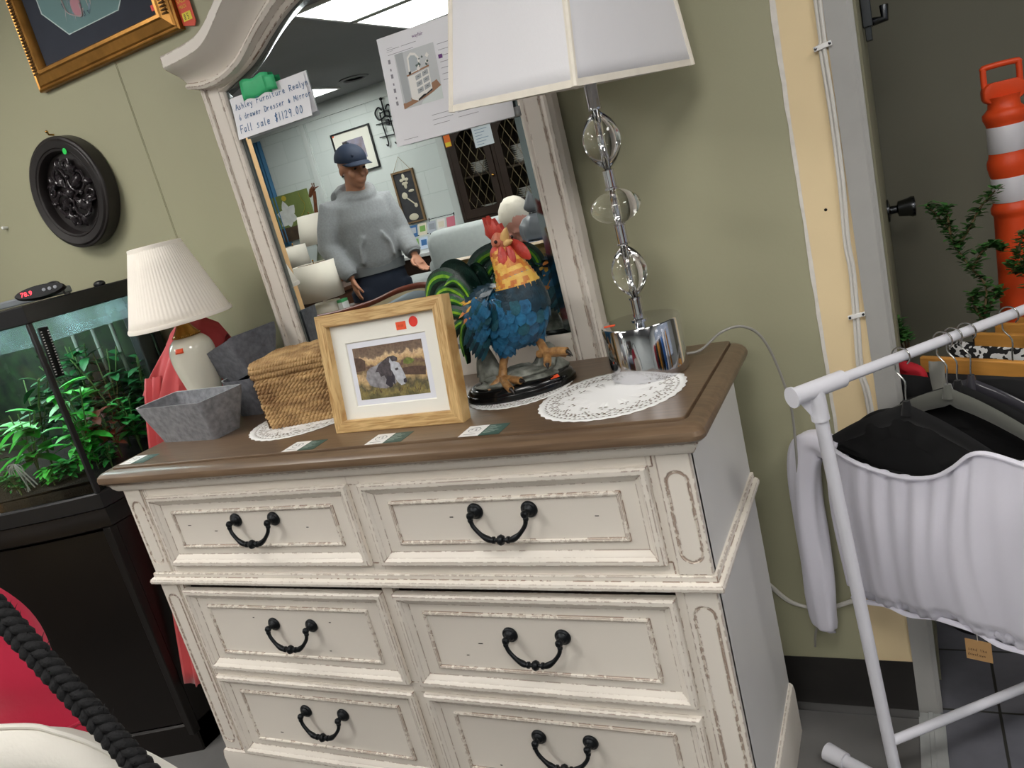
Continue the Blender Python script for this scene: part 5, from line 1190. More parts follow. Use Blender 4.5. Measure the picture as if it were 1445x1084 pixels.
# rock and base
MB_ = Matrix.Translation((RX, RY, 0)) @ Matrix.Rotation(radians(24), 4, 'Z')
b = MB(); rings = []
for i in range(19):
    ph = (i/18)*pi/2; row = []
    for j in range(48):
        a = 2*pi*j/48; d = Vector((cos(a)*cos(ph), sin(a)*cos(ph), sin(ph))); nz_ = noise.noise(d*2.3+Vector((3, 1, 7)))*.30+noise.noise(d*5.5)*.14
        r = 1+nz_; x = .094*d.x*r; y = .064*d.y*r; z = .018*d.z**.6*(1+.9*nz_) if d.z > 0 else 0
        for lx, ly, lr, lh in ((.070, .018, .034, .042), (-.062, .026, .030, .074), (.0, -.030, .04, .006)):
            q = ((x-lx)**2+(y-ly)**2)/lr**2
            if q < 1: z += lh*(1-q)**1.2*min(1, ph*3)
        row.append(MB_ @ Vector((x, y, ZT+.026+z)))
    rings.append(row)
b.loft(rings); b.build('rock', mat('painted_grey_rock', '#54574f', .6, col2='#9a9c94', vscale=45, bump=.7, bscale=60), rs, angle=180)
b = MB(); rings = []
for k, z in ((.98, .0007), (1, .002), (1, .012), (.985, .0145), (.97, .015), (.965, .018), (.95, .022), (.90, .0265), (.86, .0275)): rings.append([MB_ @ Vector((.117*k*cos(a)+(0 if 1 else 0), .083*k*sin(a), ZT+z)) for a in [2*pi*j/64 for j in range(64)]])
b.loft(rings); b.build('base', m_black, rs, angle=30)
b = MB(); MS_ = MB_ @ Matrix.Translation((.072, -.0565, ZT+.0245)) @ Matrix.Rotation(radians(24), 4, 'Z') @ Matrix.Rotation(radians(32), 4, 'X'); b.box((-.010, -.004, 0), (.010, .004, .0006), MS_); b.build('price_sticker', m_orange, rs, smooth=False)
# ================================================================ RIGHT: CLOTHES RACK, BOLLARD, PLANTS
m_white_tube = mat('white_coated_tube', '#dedee6', .3, var=.02); m_gv = mat('grey_velvet', '#5c5d57', .95, sheen=.4); m_bv = mat('black_velvet', '#0d0d0f', .95, sheen=.15); m_blackcloth = mat('black_cloth', '#0b0b0d', .9, var=.3, vscale=30); m_wire = mat('hook_wire', '#b9b9b5', .22, 1); m_hwood = mat('hanger_wood', '#c98f45', .4, var=.1, vscale=12, stretch=(1, 1, 8))
T0 = Vector((.878, .208, .905)); BD_ = Vector((.716, .698, 0)); EH = Vector((.858, -.513, 0)); NH = Vector((.513, .858, 0))
rack = thing('clothes_rack', (.914, .243, 0), 'white tubular clothes rack in front of the doorway', 'clothes rack')
b = MB(); b.tube([T0+BD_*.05, T0+BD_*.92], .0098, 20); b.build('hanging_rail', m_white_tube, rack)
b = MB(); b.tube([T0-BD_*.045, T0+BD_*.06], .0155, 20); b.tube([T0+Vector((0, 0, .0)), T0+Vector((.002, .002, -.058))], .0155, 20); b.tube([T0-BD_*.049, T0-BD_*.044], [.019, .0185], 24)
b.add([T0-BD_*.035+Vector((0, 0, -.014)), T0+Vector((0, 0, -.05))-BD_*.012, T0+Vector((0, 0, -.014))+Vector((.004, -.004, 0)), T0+Vector((0, 0, -.014))-Vector((.004, -.004, 0))], [(0, 1, 2), (0, 3, 1), (0, 2, 3)]); b.build('tee_joint', m_white_tube, rack)
b = MB(); b.tube([(.880, .210, .86), (.914, .243, .03)], .0120, 20); b.build('post', m_white_tube, rack)
far = T0+BD_*.90
b = MB(); b.tube([far, Vector((1.52, .73, .03))], .0120, 16); b.build('post', m_white_tube, rack)
b = MB(); b.tube([(.9105, .239, .142), (1.525, .722, .132)], .0098, 18); b.build('lower_rail', m_white_tube, rack)
for c in (Vector((.914, .243, .022)), Vector((1.52, .73, .022))):
    b = MB(); a_ = .16 if c.x < 1.2 else .07; b.tube([c-EH*a_, c+EH*.16], .014, 18); b.tube([c-EH*(a_+.005), c-EH*(a_-.04)], [.0205, .018], 20); b.tube([c+EH*.12, c+EH*.165], [.018, .0205], 20); b.build('foot', m_white_tube, rack)
def hook(b, H, drop=.10, side=1, r=.017):
    pts = []
    for k in range(15):
        a = radians(-35+k*19); pts.append(H+EH*(side*r*cos(a)*-1)+Vector((0, 0, r*sin(a))))
    pts = pts[::-1]
    tail = [H+EH*(side*-.012)+Vector((0, 0, -.030)), H+EH*(side*.002)+Vector((0, 0, -.048)), H+EH*0+Vector((0, 0, -.075)), H+Vector((0, 0, -drop))]
    b.tube(bez([pts[0]-EH*0]+pts[1:]+[pts[-1].lerp(tail[0], .5)]+tail, 3), .0016, 8)
def shoulder_hanger(s, m, lb, swing=0, z=.0, w=.205):
    H = T0+BD_*s; t = thing('clothes_hanger', tuple(H), lb, 'hanger', 'clothes hangers on the white rack')
    b = MB(); hook(b, H, .108); b.build('hook', m_wire, t)
    b = MB(); P = []; Rr = []
    for k in range(25):
        u = (k/24-.5)*2; P.append(H+EH*(u*w)+Vector((0, 0, -.112-.105*abs(u)**1.35+.004*(abs(u) < .08)))); Rr.append(.0105+.007*(1-abs(u)))
    b.tube(P, Rr, 10, flat=.35, up0=(0, 0, 1)); b.tube([H+EH*-w+Vector((0, 0, -.217)), H+EH*(-w*.96)+Vector((0, 0, -.235)), H+EH*(w*.96)+Vector((0, 0, -.235)), H+EH*w+Vector((0, 0, -.217))], .0045, 8, up0=(0, 0, 1)); b.tube([H+Vector((0, 0, -.085)), H+Vector((0, 0, -.112))], [.006, .012], 10); b.build('arms', m, t)
    return t
shoulder_hanger(.190, m_bv, 'black velvet hanger nearest the rack post, holding the white top')
shoulder_hanger(.288, m_gv, 'grey velvet hanger with wide curved arms, second from the rack post')
shoulder_hanger(.312, m_bv, 'black velvet hanger just beyond the grey one')
shoulder_hanger(.345, mat('clear_smoky_plastic', '#3b3a40', .15), 'smoky plastic hanger with slim arms beyond the two velvet ones')
def wood_hanger(s, lb, dz=0):
    H = T0+BD_*s; t = thing('trouser_hanger', tuple(H), lb, 'hanger', 'wooden trouser hangers on the white rack')
    b = MB(); hook(b, H, .092); b.build('hook', m_wire, t)
    Mh = Matrix.Translation(H+Vector((0, 0, -.107+dz))) @ Matrix(((EH.x, NH.x, 0, 0), (EH.y, NH.y, 0, 0), (0, 0, 1, 0), (0, 0, 0, 1)))
    b = MB(); b.box((-.180, -.007, -.017), (.180, .007, .017), Mh); b.build('clamp_bar', m_hwood, t, bevel=.003)
wood_hanger(.45, 'pale wooden trouser hanger nearest the post, gripping black cloth', 0)
wood_hanger(.60, 'pale wooden trouser hanger second from the post, over the cow print cloth', .006)
wood_hanger(.66, 'pale wooden trouser hanger third from the post', .010)
wood_hanger(.725, 'pale wooden trouser hanger furthest from the post', .004)
# white gathered top
H1 = T0+BD_*.190; UC = .005
wt = thing('white_top', tuple(H1+Vector((0, 0, -.2))), 'white gathered long sleeved crop top hanging at the front of the rack', 'top')
m_wt = mat('white_jersey', '#dcdae6', .75, sheen=.25, var=.015, vscale=5)
def S3(u, z, off): return H1+EH*u+NH*off+Vector((0, 0, z-.905))
def tab(T, x):
    for i in range(len(T)-1):
        if x <= T[i+1][0]:
            m = lambda j: (T[min(j+1, len(T)-1)][1]-T[max(j-1, 0)][1])/(T[min(j+1, len(T)-1)][0]-T[max(j-1, 0)][0])
            h = T[i+1][0]-T[i][0]; k = (x-T[i][0])/h
            return (2*k**3-3*k*k+1)*T[i][1]+(k**3-2*k*k+k)*h*m(i)+(-2*k**3+3*k*k)*T[i+1][1]+(k**3-k*k)*h*m(i+1)
    return T[-1][1]
NECK = [(-.19, .722), (-.165, .708), (-.12, .690), (-.07, .680), (-.005, .676), (.05, .688), (.085, .712), (.115, .740), (.145, .746), (.21, .728)]
HEM = [(-.19, .355), (-.1, .352), (-.02, .362), (.08, .366), (.15, .352), (.21, .345)]
for sd in (-1, 1):
    b = MB(); g = []; NU, NV = 84, 30
    for j in range(NV+1):
        v = j/NV; row = []
        for i in range(NU+1):
            u = -.178+.378*i/NU; top = tab(NECK, u) if sd < 0 else min(tab(NECK, u)-.012, .700); bot = tab(HEM, u)+(.012 if sd > 0 else 0)
            z = top+(bot-top)*v; belly = .034*sin(pi*min(1, v*.86+.08))*(1-((u-UC)/.2)**2*.75)
            f = .0042*sin(u*165+sin(v*3)*1.0)*(.25+.75*(1-v)**1.5)*(1 if abs(u-UC) < .11 else .35)+.005*sin(u*70+2*v)*v+.0035*sin(u*260)*max(0, v-.85)*6
            fl = .012*(v > .93)
            row.append(S3(u+.004*sin(v*6+u*20), z+.004*sin(u*46)*v, sd*(.008+belly+f-fl)))
        g.append(row)
    b.sheet(g); b.build('front_panel' if sd < 0 else 'back_panel', m_wt, wt, solid=.0012, angle=180)
b = MB(); P = [S3(u, tab(NECK, u), -.014-.012*(1-((u-UC)/.185)**2)) for u in [-.178+.378*i/50 for i in range(51)]]; b.tube(P, .0048, 8, flat=.6); b.build('neck_band', m_wt, wt)
b = MB(); P = [S3(u, tab(HEM, u)+.004*sin(u*46), -.004+.003*sin(u*70+2)) for u in [-.178+.378*i/60 for i in range(61)]]; b.tube(P, .0055, 8, flat=.5); b.build('hem_band', m_wt, wt)
for sd, path in ((-1, [(-.165, .690, 0, .030), (-.205, .705, 0, .030), (-.235, .680, 0, .036), (-.250, .600, -.004, .037), (-.252, .50, -.008, .037), (-.250, .40, -.010, .034), (-.252, .32, -.010, .033), (-.253, .258, -.010, .030), (-.253, .250, -.010, .018)]),
                 (1, [(.165, .690, .012, .012), (.205, .705, .006, .028), (.235, .665, -.010, .037), (.248, .60, -.014, .037), (.255, .52, -.02, .037), (.262, .44, -.024, .034), (.268, .36, -.024, .033), (.268, .29, -.024, .030)])):
    b = MB(); rings = []; Q = bez([(u, z, o) for u, z, o, r in path], 6); R4 = bez([(r, 0, 0) for u, z, o, r in path], 6)
    for i, (p, r) in enumerate(zip(Q, R4)):
        T = Q[min(i+1, len(Q)-1)]-Q[max(i-1, 0)]; T.normalize(); N = Vector((-T.y, T.x, 0)).normalized(); ring = []
        for k in range(28):
            a = 2*pi*k/28; rr = r.x*(1+.10*sin(3*a+i*.25)+.05*sin(7*a)); ring.append(S3(p.x+N.x*rr*cos(a), p.y+N.y*rr*cos(a), p.z+.75*rr*sin(a)))
        rings.append(ring)
    b.loft(rings); b.build('sleeve', m_wt, wt, angle=180)
tgp = thing('paper_swing_tag', tuple(S3(.085, .345, -.02)), 'brown kraft paper tag hanging below the hem of the white top', 'tag')
b = MB(); Mt = Matrix.Translation(S3(.088, .331, -.012)) @ Matrix.Rotation(radians(-18), 4, 'Z'); b.box((-.022, -.0004, -.022), (.022, .0004, .022), Mt); b.build('card', mat('kraft_paper', '#b08a5c', .8), tgp, smooth=False)
b = MB(); write(b, 'sand the', lambda u, v, l: Mt @ Vector((u, -.0006, v)), -.018, -.002, .006, .005, lw=.0007); write(b, 'downtown', lambda u, v, l: Mt @ Vector((u, -.0006, v)), -.019, -.013, .006, .0045, lw=.0007); b.build('lettering', mat('brown_ink', '#4a3120', .7), tgp, smooth=False)
b = MB(); b.tube([Mt @ Vector((0, 0, .02)), S3(.082, .40, -.004)], .0006, 5); b.build('string', m_cable, tgp)
# black garments
def garment(name, s, outline, lb, m, th=.022, off=0, cat='clothing', group=None):
    H = T0+BD_*s; F = lambda u, z, o: H+EH*u+NH*o+Vector((0, 0, z-.905))
    cx = sum(p[0] for p in outline)/len(outline); cz = sum(p[1] for p in outline)/len(outline); Q = bez([(u, z, 0) for u, z in outline+outline[:1]], 5)[:-1]
    b = MB(); b.loft([[F(cx+(p.x-cx)*k, cz+(p.y-cz)*k, off+o+(.004*sin(p.x*90) if k < .9 else 0)) for p in Q] for k, o in ((.55, -th), (.82, -th*.95), (.97, -th*.6), (1, 0), (.97, th*.6), (.82, th*.95), (.55, th))])
    return base(b, name, m, tuple(H+Vector((0, 0, -.15))), lb, cat, group, angle=180)
garment('black_tank_top', .190, [(-.205, .716), (-.150, .722), (-.130, .735), (-.105, .765), (-.07, .790), (-.03, .802), (.01, .800), (.05, .782), (.10, .748), (.15, .705), (.18, .66), (.17, .50), (.10, .46), (-.05, .46), (-.125, .50), (-.135, .60), (-.140, .695), (-.205, .700)], 'black sleeveless top with rounded shoulders inside the neckline of the white top', m_blackcloth, .004, .001)
garment('black_blouse', .335, [(-.20, .72), (-.12, .765), (-.03, .785), (.05, .775), (.14, .74), (.22, .70), (.23, .45), (.0, .42), (-.19, .45)], 'black blouse on the hanger behind the grey velvet hanger', m_blackcloth, .016)
garment('black_skirt', .452, [(-.185, .785), (0, .79), (.185, .785), (.195, .60), (.205, .42), (0, .40), (-.205, .42), (-.195, .60)], 'black skirt clipped to the nearest wooden trouser hanger', mat('black_satin', '#101013', .55), .016)
m_cow = bpy.data.materials.new('cow_print_cloth'); m_cow.use_nodes = True; nn, ll, bs = nodes_of(m_cow)
tc = nn.new('ShaderNodeTexCoord'); nz = nn.new('ShaderNodeTexNoise'); nz.inputs['Scale'].default_value = 75; nz.inputs['Detail'].default_value = 1; rp = nn.new('ShaderNodeValToRGB'); rp.color_ramp.interpolation = 'CONSTANT'; rp.color_ramp.elements[0].color = lin('#151517'); rp.color_ramp.elements[1].color = lin('#dcdcdc'); rp.color_ramp.elements[1].position = .52
ll.new(tc.outputs['Object'], nz.inputs['Vector']); ll.new(nz.outputs['Fac'], rp.inputs[0]); ll.new(rp.outputs[0], bs.inputs['Base Color']); bs.inputs['Roughness'].default_value = .85
garment('cow_print_skirt', .602, [(-.24, .80), (0, .795), (.19, .79), (.20, .60), (.21, .42), (0, .40), (-.22, .42), (-.235, .60)], 'black and white cow print skirt on the second wooden trouser hanger', m_cow, .02)
garment('leaf_print_skirt', .67, [(-.24, .80), (-.15, .80), (0, .79), (.18, .79), (.2, .5), (0, .4), (-.2, .5)], 'dark skirt with small white flecks behind the cow print skirt', mat('dark_fleck_cloth', '#16161a', .9, col2='#3f4046', vscale=90), .014)
garment('red_scarf', .392, [(-.205, .815), (-.17, .822), (-.13, .806), (-.13, .76), (-.2, .76)], 'small piece of red cloth peeping out above the black clothes', mat('bright_red_cloth', '#b01a28', .8), .012)
garment('black_trousers', .375, [(-.235, .795), (-.15, .800), (-.07, .795), (.1, .79), (.12, .6), (0, .40), (-.2, .42), (-.225, .6)], 'folded black trousers hanging left of the wooden hanger end', m_blackcloth, .014)
b = MB(); H = T0+BD_*.36; Fg = lambda u, z, o: H+EH*u+NH*o+Vector((0, 0, z-.905)); b.sheet([[Fg(-.078+.030*i/3, .845-.075*j/5, -.020-.003*sin(i*2+j)) for i in range(4)] for j in range(6)])
base(b, 'grey_strap', mat('grey_ribbon', '#8b8a84', .7), tuple(Fg(-.06, .8, -.02)), 'grey cloth strap looped over the black trousers at the rack', 'strap', solid=.0015)
# orange delineator post
m_or = mat('orange_rubber', '#dd4a1c', .45, bump=.12, bscale=300); m_rf = mat('white_reflective_band', '#cfcdd3', .3, var=.03)
dc = thing('traffic_delineator', (1.262, .92, 0), 'orange traffic delineator post with two white bands by the far wall', 'traffic post')
Lc = (1.262, .92, 0)
b = MB(); b.lathe([(.038, .05), (.042, .3), (.0415, .80), (.0375, 1.02), (.0375, 1.028), (.042, 1.034), (.0425, 1.045), (.038, 1.052), (.0365, 1.057), (.0365, 1.113), (.0385, 1.118), (.042, 1.135), (.042, 1.146), (.038, 1.156), (.0365, 1.165), (.0365, 1.224), (.039, 1.232), (.0425, 1.240), (.0425, 1.250), (.036, 1.256), (.031, 1.262), (.030, 1.277), (.033, 1.284)], 40, Lc); b.build('post', m_or, dc, angle=50)
for z0, z1 in ((1.058, 1.112), (1.166, 1.223)):
    b = MB(); b.lathe([(.0368, z0), (.0374, z0+.001), (.0374, z1-.001), (.0368, z1)], 40, Lc, cap=False); b.build('reflective_band', m_rf, dc)['label'] = 'white reflective band'
b = MB(); Mg = Matrix.Translation((1.262, .92, 0)) @ Matrix.Rotation(radians(10), 4, 'Z')
b.loft([[Mg @ p for p in rrect(-.040*k, .040*k, 1.272+.0, 1.315, .016, 5, lambda u, v: (u, y, v))] for k, y in ((.9, -.014), (1, -.010), (1, .010), (.9, .014))])
P = [Mg @ Vector(p) for p in ((-.034, 0, 1.308), (-.034, 0, 1.342), (-.029, 0, 1.349), (.029, 0, 1.349), (.034, 0, 1.342), (.034, 0, 1.308))]; b.tube(bez(P, 4), .0062, 12); b.build('grip', m_or, dc, angle=50)
b = MB(); b.lathe([(.075, .0005), (.075, .03), (.068, .045), (.05, .05), (.038, .07)], 16, Lc); b.build('base', mat('black_rubber_base', '#1b1b1c', .7), dc, angle=20)
# boxwood plants in pots
m_bx = mat('boxwood_leaf', '#27562a', .45, col2='#4d7d3c', vscale=60); m_twig = mat('brown_twig', '#6d5a40', .8); m_pot = mat('black_plastic_pot', '#1a1a1b', .5)
def boxwood(x, y, twigs, lb, seed):
    rnd = random.Random(seed); t = thing('potted_boxwood', (x, y, 0), lb, 'plant', 'boxwood plants beside the doorway')
    b = MB(); b.lathe([(.060, .0005), (.074, .19), (.079, .195), (.079, .21), (.070, .21), (.068, .185), (.001, .18)], 28, (x, y, 0)); b.build('pot', m_pot, t)
    st_ = MB(); lv = MB()
    for P in twigs:
        Q = bez(P, 6); st_.tube(Q, [.0032*(1-.6*i/len(Q)) for i in range(len(Q))], 6)
        n = len(Q)
        for i in range(n):
            if Q[i].z < .80: continue
            for k in range(6):
                a = rnd.uniform(0, 6.28); d = Vector((cos(a), sin(a), rnd.uniform(-.1, .8))); p = Q[i].lerp(Q[min(i+1, n-1)], rnd.random())+Vector((rnd.uniform(-.008, .008), rnd.uniform(-.008, .008), rnd.uniform(-.006, .006))); lf(lv, p, d, rnd.uniform(.013, .022), rnd.uniform(.0042, .0062), .1, .3)
    st_.build('stem', m_twig, t); lv.build('foliage', m_bx, t, angle=180)
boxwood(1.10, .865, [[(1.10, .865, .18), (1.14, .83, .45), (1.172, .79, .65), (1.178, .78, .824), (1.186, .78, .903), (1.164, .78, .946), (1.139, .785, .998), (1.124, .79, 1.048), (1.092, .78, 1.101)], [(1.139, .785, .998), (1.162, .775, 1.03), (1.188, .77, 1.075), (1.218, .765, 1.107)], [(1.164, .78, .946), (1.19, .785, .985), (1.212, .79, .99), (1.222, .79, .975)], [(1.178, .78, .824), (1.160, .775, .87), (1.162, .775, .892)], [(1.178, .78, .84), (1.20, .785, .875), (1.212, .79, .888)], [(1.130, .785, 1.03), (1.128, .78, 1.075), (1.120, .78, 1.09)]], 'leggy boxwood plant with bare twisted stem, standing before the orange post', 3)
boxwood(1.42, .80, [[(1.42, .80, .18), (1.38, .79, .45), (1.31, .78, .68), (1.275, .78, .85), (1.262, .78, .93), (1.252, .78, .965), (1.262, .775, 1.01)], [(1.262, .78, .93), (1.247, .78, .925), (1.238, .775, .945)], [(1.27, .78, .88), (1.285, .77, .94), (1.29, .77, .99)]], 'boxwood plant at the right picture edge, in front of the orange post', 4)
boxwood(1.09, 1.04, [[(1.09, 1.04, .18), (1.05, .90, .5), (1.02, .84, .72), (1.008, .80, .80), (1.004, .79, .855)], [(1.02, .84, .72), (1.018, .79, .79), (1.014, .785, .83)], [(1.02, .82, .76), (1.024, .79, .80), (1.012, .785, .815)]], 'boxwood plant half hidden behind the grey door frame', 5)
# ================================================================ NEAR LEFT CORNER: things close to the camera
m_canvas = mat('cream_canvas', '#d9d5cc', .85, var=.04, vscale=10, bump=.12, bscale=300, sheen=.2)
m_crim = mat('crimson_fleece', '#a80f33', .85, var=.05, vscale=8, bump=.1, bscale=250, sheen=.35)
m_cord = mat('black_braided_cord', '#101012', .85, var=.3, vscale=120, bump=.4, bscale=300)
EDGE = [(.20, -.99, 1.095), (.27, -.955, 1.105), (.343, -.922, 1.104), (.401, -.894, 1.093), (.424, -.885, 1.082), (.447, -.877, 1.067), (.469, -.871, 1.047), (.488, -.866, 1.025), (.507, -.865, .996), (.516, -.866, .95), (.520, -.868, .85)]
b = MB(); Q = bez(EDGE, 5); back = Vector((-.50, .86, 0))*.085; EDGE = [(x-.012, y+.008, z-.034) for x, y, z in EDGE]; Q = bez(EDGE, 5); rings = []
for i, p in enumerate(Q):
    w = .5-.5*cos(pi*i/len(Q)*1); f = .004*sin(i*.8)
    rings.append([Vector((p.x, p.y, .12))-back*.06, Vector((p.x, p.y, p.z*.5+.1))-back*(.06+f), Vector((p.x, p.y, p.z-.09))-back*(.05-f*3), Vector((p.x, p.y, p.z-.03))-back*.02, p+back*.06, p+back*.2+Vector((0, 0, -.003)), p+back*.5+Vector((0, 0, -.024)), p+back*.85+Vector((0, 0, -.055)), p+back+Vector((0, 0, -.09)), Vector((p.x, p.y, .12))+back])
b.loft(rings)
ch = thing('canvas_chair', (.40, -.88, 0), 'cream canvas covered chair back in the near left corner, out of focus close', 'chair')
ch['label'] = 'cream canvas covered chair back in the near bottom left corner'
b.build('cover', m_canvas, ch, angle=180)
b = MB(); Q2 = [p+back*.12+Vector((0, 0, .002)) for p in Q]; b.tube(Q2, .0022, 6); b.build('piping', m_canvas, ch)
for x, y in ((.23, -.975), (.505, -.865), (.19, -.90), (.46, -.79)):
    b = MB(); b.tube([(x, y, 0), (x, y, .14)], [.014, .018], 10); b.build('leg', m_dwood, ch)
RE = [(.296, -.828, 1.19), (.326, -.821, 1.161), (.344, -.822, 1.123), (.36, -.823, 1.09), (.373, -.826, 1.055), (.382, -.83, 1.024), (.386, -.835, 1.0), (.388, -.843, .97), (.39, -.845, .90), (.39, -.845, .80)]
RE = [(x-.014, y-.004, z-.022) for x, y, z in RE]; b = MB(); Q = bez(RE, 5); g = []
lv_ = Vector((-.88, -.40, .16))
for i, p in enumerate(Q):
    row = []
    for k in range(22):
        t = k/21; fold = .012*sin(t*9+i*.06)*t+.006*sin(i*.5+t*5)*(1-t)
        row.append(p+lv_*(.30*t)-Vector((0, 0, .32*max(0, t-.28)**1.5))+Vector((-.45, .85, 0))*(.030*(1-(1-min(1, t*5))**2)*-1+.022-fold))
    g.append(row)
b.sheet(g)
rc = thing('crimson_jacket', (.33, -.83, .8), 'crimson fleece jacket draped on the cream chair at the left picture edge', 'jacket')
b.build('fabric', m_crim, rc, solid=.004, angle=180)
b = MB(); P = [g[int(len(Q)*.50)+int(k*.16)][k]+Vector((.45, -.85, 0))*.0045 for k in range(0, 20)]; b.tube(P, .0016, 6); P = [p+Vector((0, 0, -.008)) for p in P]; b.tube(P, .0012, 6); b.build('seam', m_crim, rc)
RP = [(.384, -.87, 1.207), (.409, -.868, 1.166), (.434, -.867, 1.126), (.458, -.865, 1.085), (.483, -.864, 1.044), (.504, -.863, 1.01), (.52, -.864, .982), (.53, -.875, .93), (.532, -.88, .86)]
RP = [(.13, -1.03, .80), (.15, -1.0, 1.08), (.20, -.945, 1.215), (.27, -.895, 1.262), (.33, -.875, 1.258), (.36, -.873, 1.240)]+RP; RP = [Vector(p)+Vector((.006, -.006, .0)) for p in RP]
b = MB(); Q = bez(RP, 22)
acc = 0; strands = [[], [], [], []]
for i, p in enumerate(Q):
    T = (Q[min(i+1, len(Q)-1)]-Q[max(i-1, 0)]).normalized(); S = T.cross(Vector((.46, -.85, .25))).normalized(); V = S.cross(T)
    if i: acc += (p-Q[i-1]).length
    for k in range(4):
        a = acc*190+k*pi/2; strands[k].append(p+S*(.0056*sin(a))+V*(.004*sin(2*a)))
for s in strands: b.tube(s, .0040, 7)
rnd = random.Random(31)
for k in range(260):
    i = rnd.randrange(1, len(Q)-1); a = rnd.uniform(0, 6.28); d = Vector((cos(a), sin(a)*.6, sin(a*1.7))).normalized(); p = Q[i]+d*.009; b.tube([p, p+d*rnd.uniform(.002, .006)+Vector((0, 0, .001))], [.0005, .0001], 4)
tag(b.build('braided_cord', m_cord, angle=180), 'thick black braided cord slung across the crimson jacket', 'cord')
# ================================================================ ROOM SEEN IN THE MIRROR
m_skin = mat('skin', '#ad7a60', .5); m_hood = mat('heather_grey_fleece', '#84878a', .95, var=.10, vscale=90, sheen=.2); m_hoodk = mat('grey_rib_knit', '#6f7376', .95); m_navy2 = mat('navy_trousers', '#1a2233', .85); m_cap = mat('navy_cap', '#0f1d33', .75); m_shoe = mat('dark_shoe', '#1d1d20', .6)
F_ = Vector((.75, .66, 0)); LT = Vector((-.66, .75, 0)); PC = Vector((-1.79, -1.91, 0))
def man_head(b, hc, f, l, r=1.0, tilt=.25):
    """skull, jaw, nose, ears, brow and lips of one head, facing f"""
    f = Vector(f); l = Vector(l); d = (f*cos(tilt)-Vector((0, 0, 1))*sin(tilt)).normalized(); u = l.cross(d)*-1
    if u.z < 0: u = -u
    Mh = Matrix(((d.x, l.x, u.x, hc[0]), (d.y, l.y, u.y, hc[1]), (d.z, l.z, u.z, hc[2]), (0, 0, 0, 1))) @ Matrix.Scale(r, 4)
    P = lambda x, y, z: Mh @ Vector((x, y, z))
    b.sphere((0, 0, 0), (.095, .074, .098), 20, 14, M=None) if False else None
    S = MB(); S.sphere((-.008, 0, .025), (.096, .075, .090), 22, 14); S.sphere((.022, 0, -.045), (.070, .058, .072), 20, 12); S.sphere((.060, 0, -.092), (.026, .026, .022), 12, 8)
    S.tube([(.088, 0, .012), (.102, 0, -.014), (.112, 0, -.030), (.098, 0, -.040)], [.008, .011, .014, .010], 10); S.tube([(.086, -.042, .018), (.094, -.018, .024), (.094, .018, .024), (.086, .042, .018)], .009, 8)
    S.tube([(.086, -.024, -.064), (.096, 0, -.062), (.086, .024, -.064)], [.005, .008, .005], 8); S.tube([(.086, -.020, -.073), (.094, 0, -.075), (.086, .020, -.073)], [.005, .007, .005], 8)
    for s in (-1, 1): S.sphere((-.004, s*.077, -.012), (.018, .009, .030), 10, 8); S.sphere((.060, s*.040, -.030), (.026, .022, .024), 10, 8)
    b.v += [] ; b.add([Mh @ Vector(p) for p in S.v], S.f)
    return P, Mh
def hand(b, w, d, side, thumb, s=1.0, curl=.35):
    """palm, four fingers of unequal length and a thumb from wrist w along d"""
    d = Vector(d).normalized(); side = Vector(side); side = (side-side.dot(d)*d).normalized(); n = d.cross(side)
    b.tube([w, w+d*.03*s, w+d*.085*s], [.024*s, .033*s, .036*s], 12, flat=.5, up0=side)
    for k, L in enumerate((.066, .076, .072, .056)):
        p = w+d*.080*s+side*((1.5-k)*.0195*s); q = p+(d+n*.15*curl)*L*.45*s; r = q+(d*.9+n*.8*curl)*L*.33*s; e = r+(d*.7+n*1.4*curl)*L*.26*s; b.tube([p-d*.02*s, p, q, r, e], [.010*s, .0098*s, .0092*s, .0085*s, .0065*s], 8)
    t0 = w+d*.030*s+side*thumb*.026*s; b.tube([t0, t0+(d*.6+side*thumb*.8)*.030*s, t0+(d*.95+side*thumb*.75+n*.2)*.052*s, t0+(d*1.2+side*thumb*.55+n*.4)*.064*s], [.014*s, .012*s, .0105*s, .008*s], 8)
man = thing('person', (PC.x, PC.y, 0), 'man in grey hoodie and navy cap, looking down, reflected in the mirror', 'person')
HCm = Vector((-1.745, -1.895, 1.648)); FH_ = Vector((.90, .44, 0)); LH_ = Vector((-.44, .90, 0)); shN = Vector((-1.905, -1.775, 1.445)); elN = Vector((-1.945, -1.715, 1.235)); wrN = Vector((-1.825, -1.695, 1.045)); shF = Vector((-1.690, -2.03, 1.430)); elF = Vector((-1.630, -2.03, 1.225)); wrF = Vector((-1.535, -1.955, 1.085))
hipN, hipF = PC+LT*.09+Vector((0, 0, .93)), PC-LT*.09+Vector((0, 0, .93)); neck = Vector((-1.785, -1.912, 1.50))
b = MB(); man_head(b, HCm, FH_, LH_, 1.0, .22); b.tube([neck-Vector((0, 0, .05)), neck, HCm-F_*.02-Vector((0, 0, .04))], [.065, .058, .055], 14)
b.tube([PC+Vector((0, 0, .90)), PC+Vector((0, 0, 1.02)), PC+Vector((.0, 0, 1.18)), PC+Vector((.005, 0, 1.36)), PC+Vector((.006, 0, 1.45)), neck], [.155, .150, .152, .175, .13, .06], 20, flat=.64, up0=LT)
for sh, el, wr in ((shN, elN, wrN), (shF, elF, wrF)): b.tube([sh, sh.lerp(el, .5), el, el.lerp(wr, .4), wr], [.055, .047, .040, .038, .027], 12)
hand(b, wrN, (.10, .02, -1), F_, 1, .95); hand(b, wrF, (.45, .2, -.75), (-.3, .9, .1), 1, .95, .6)
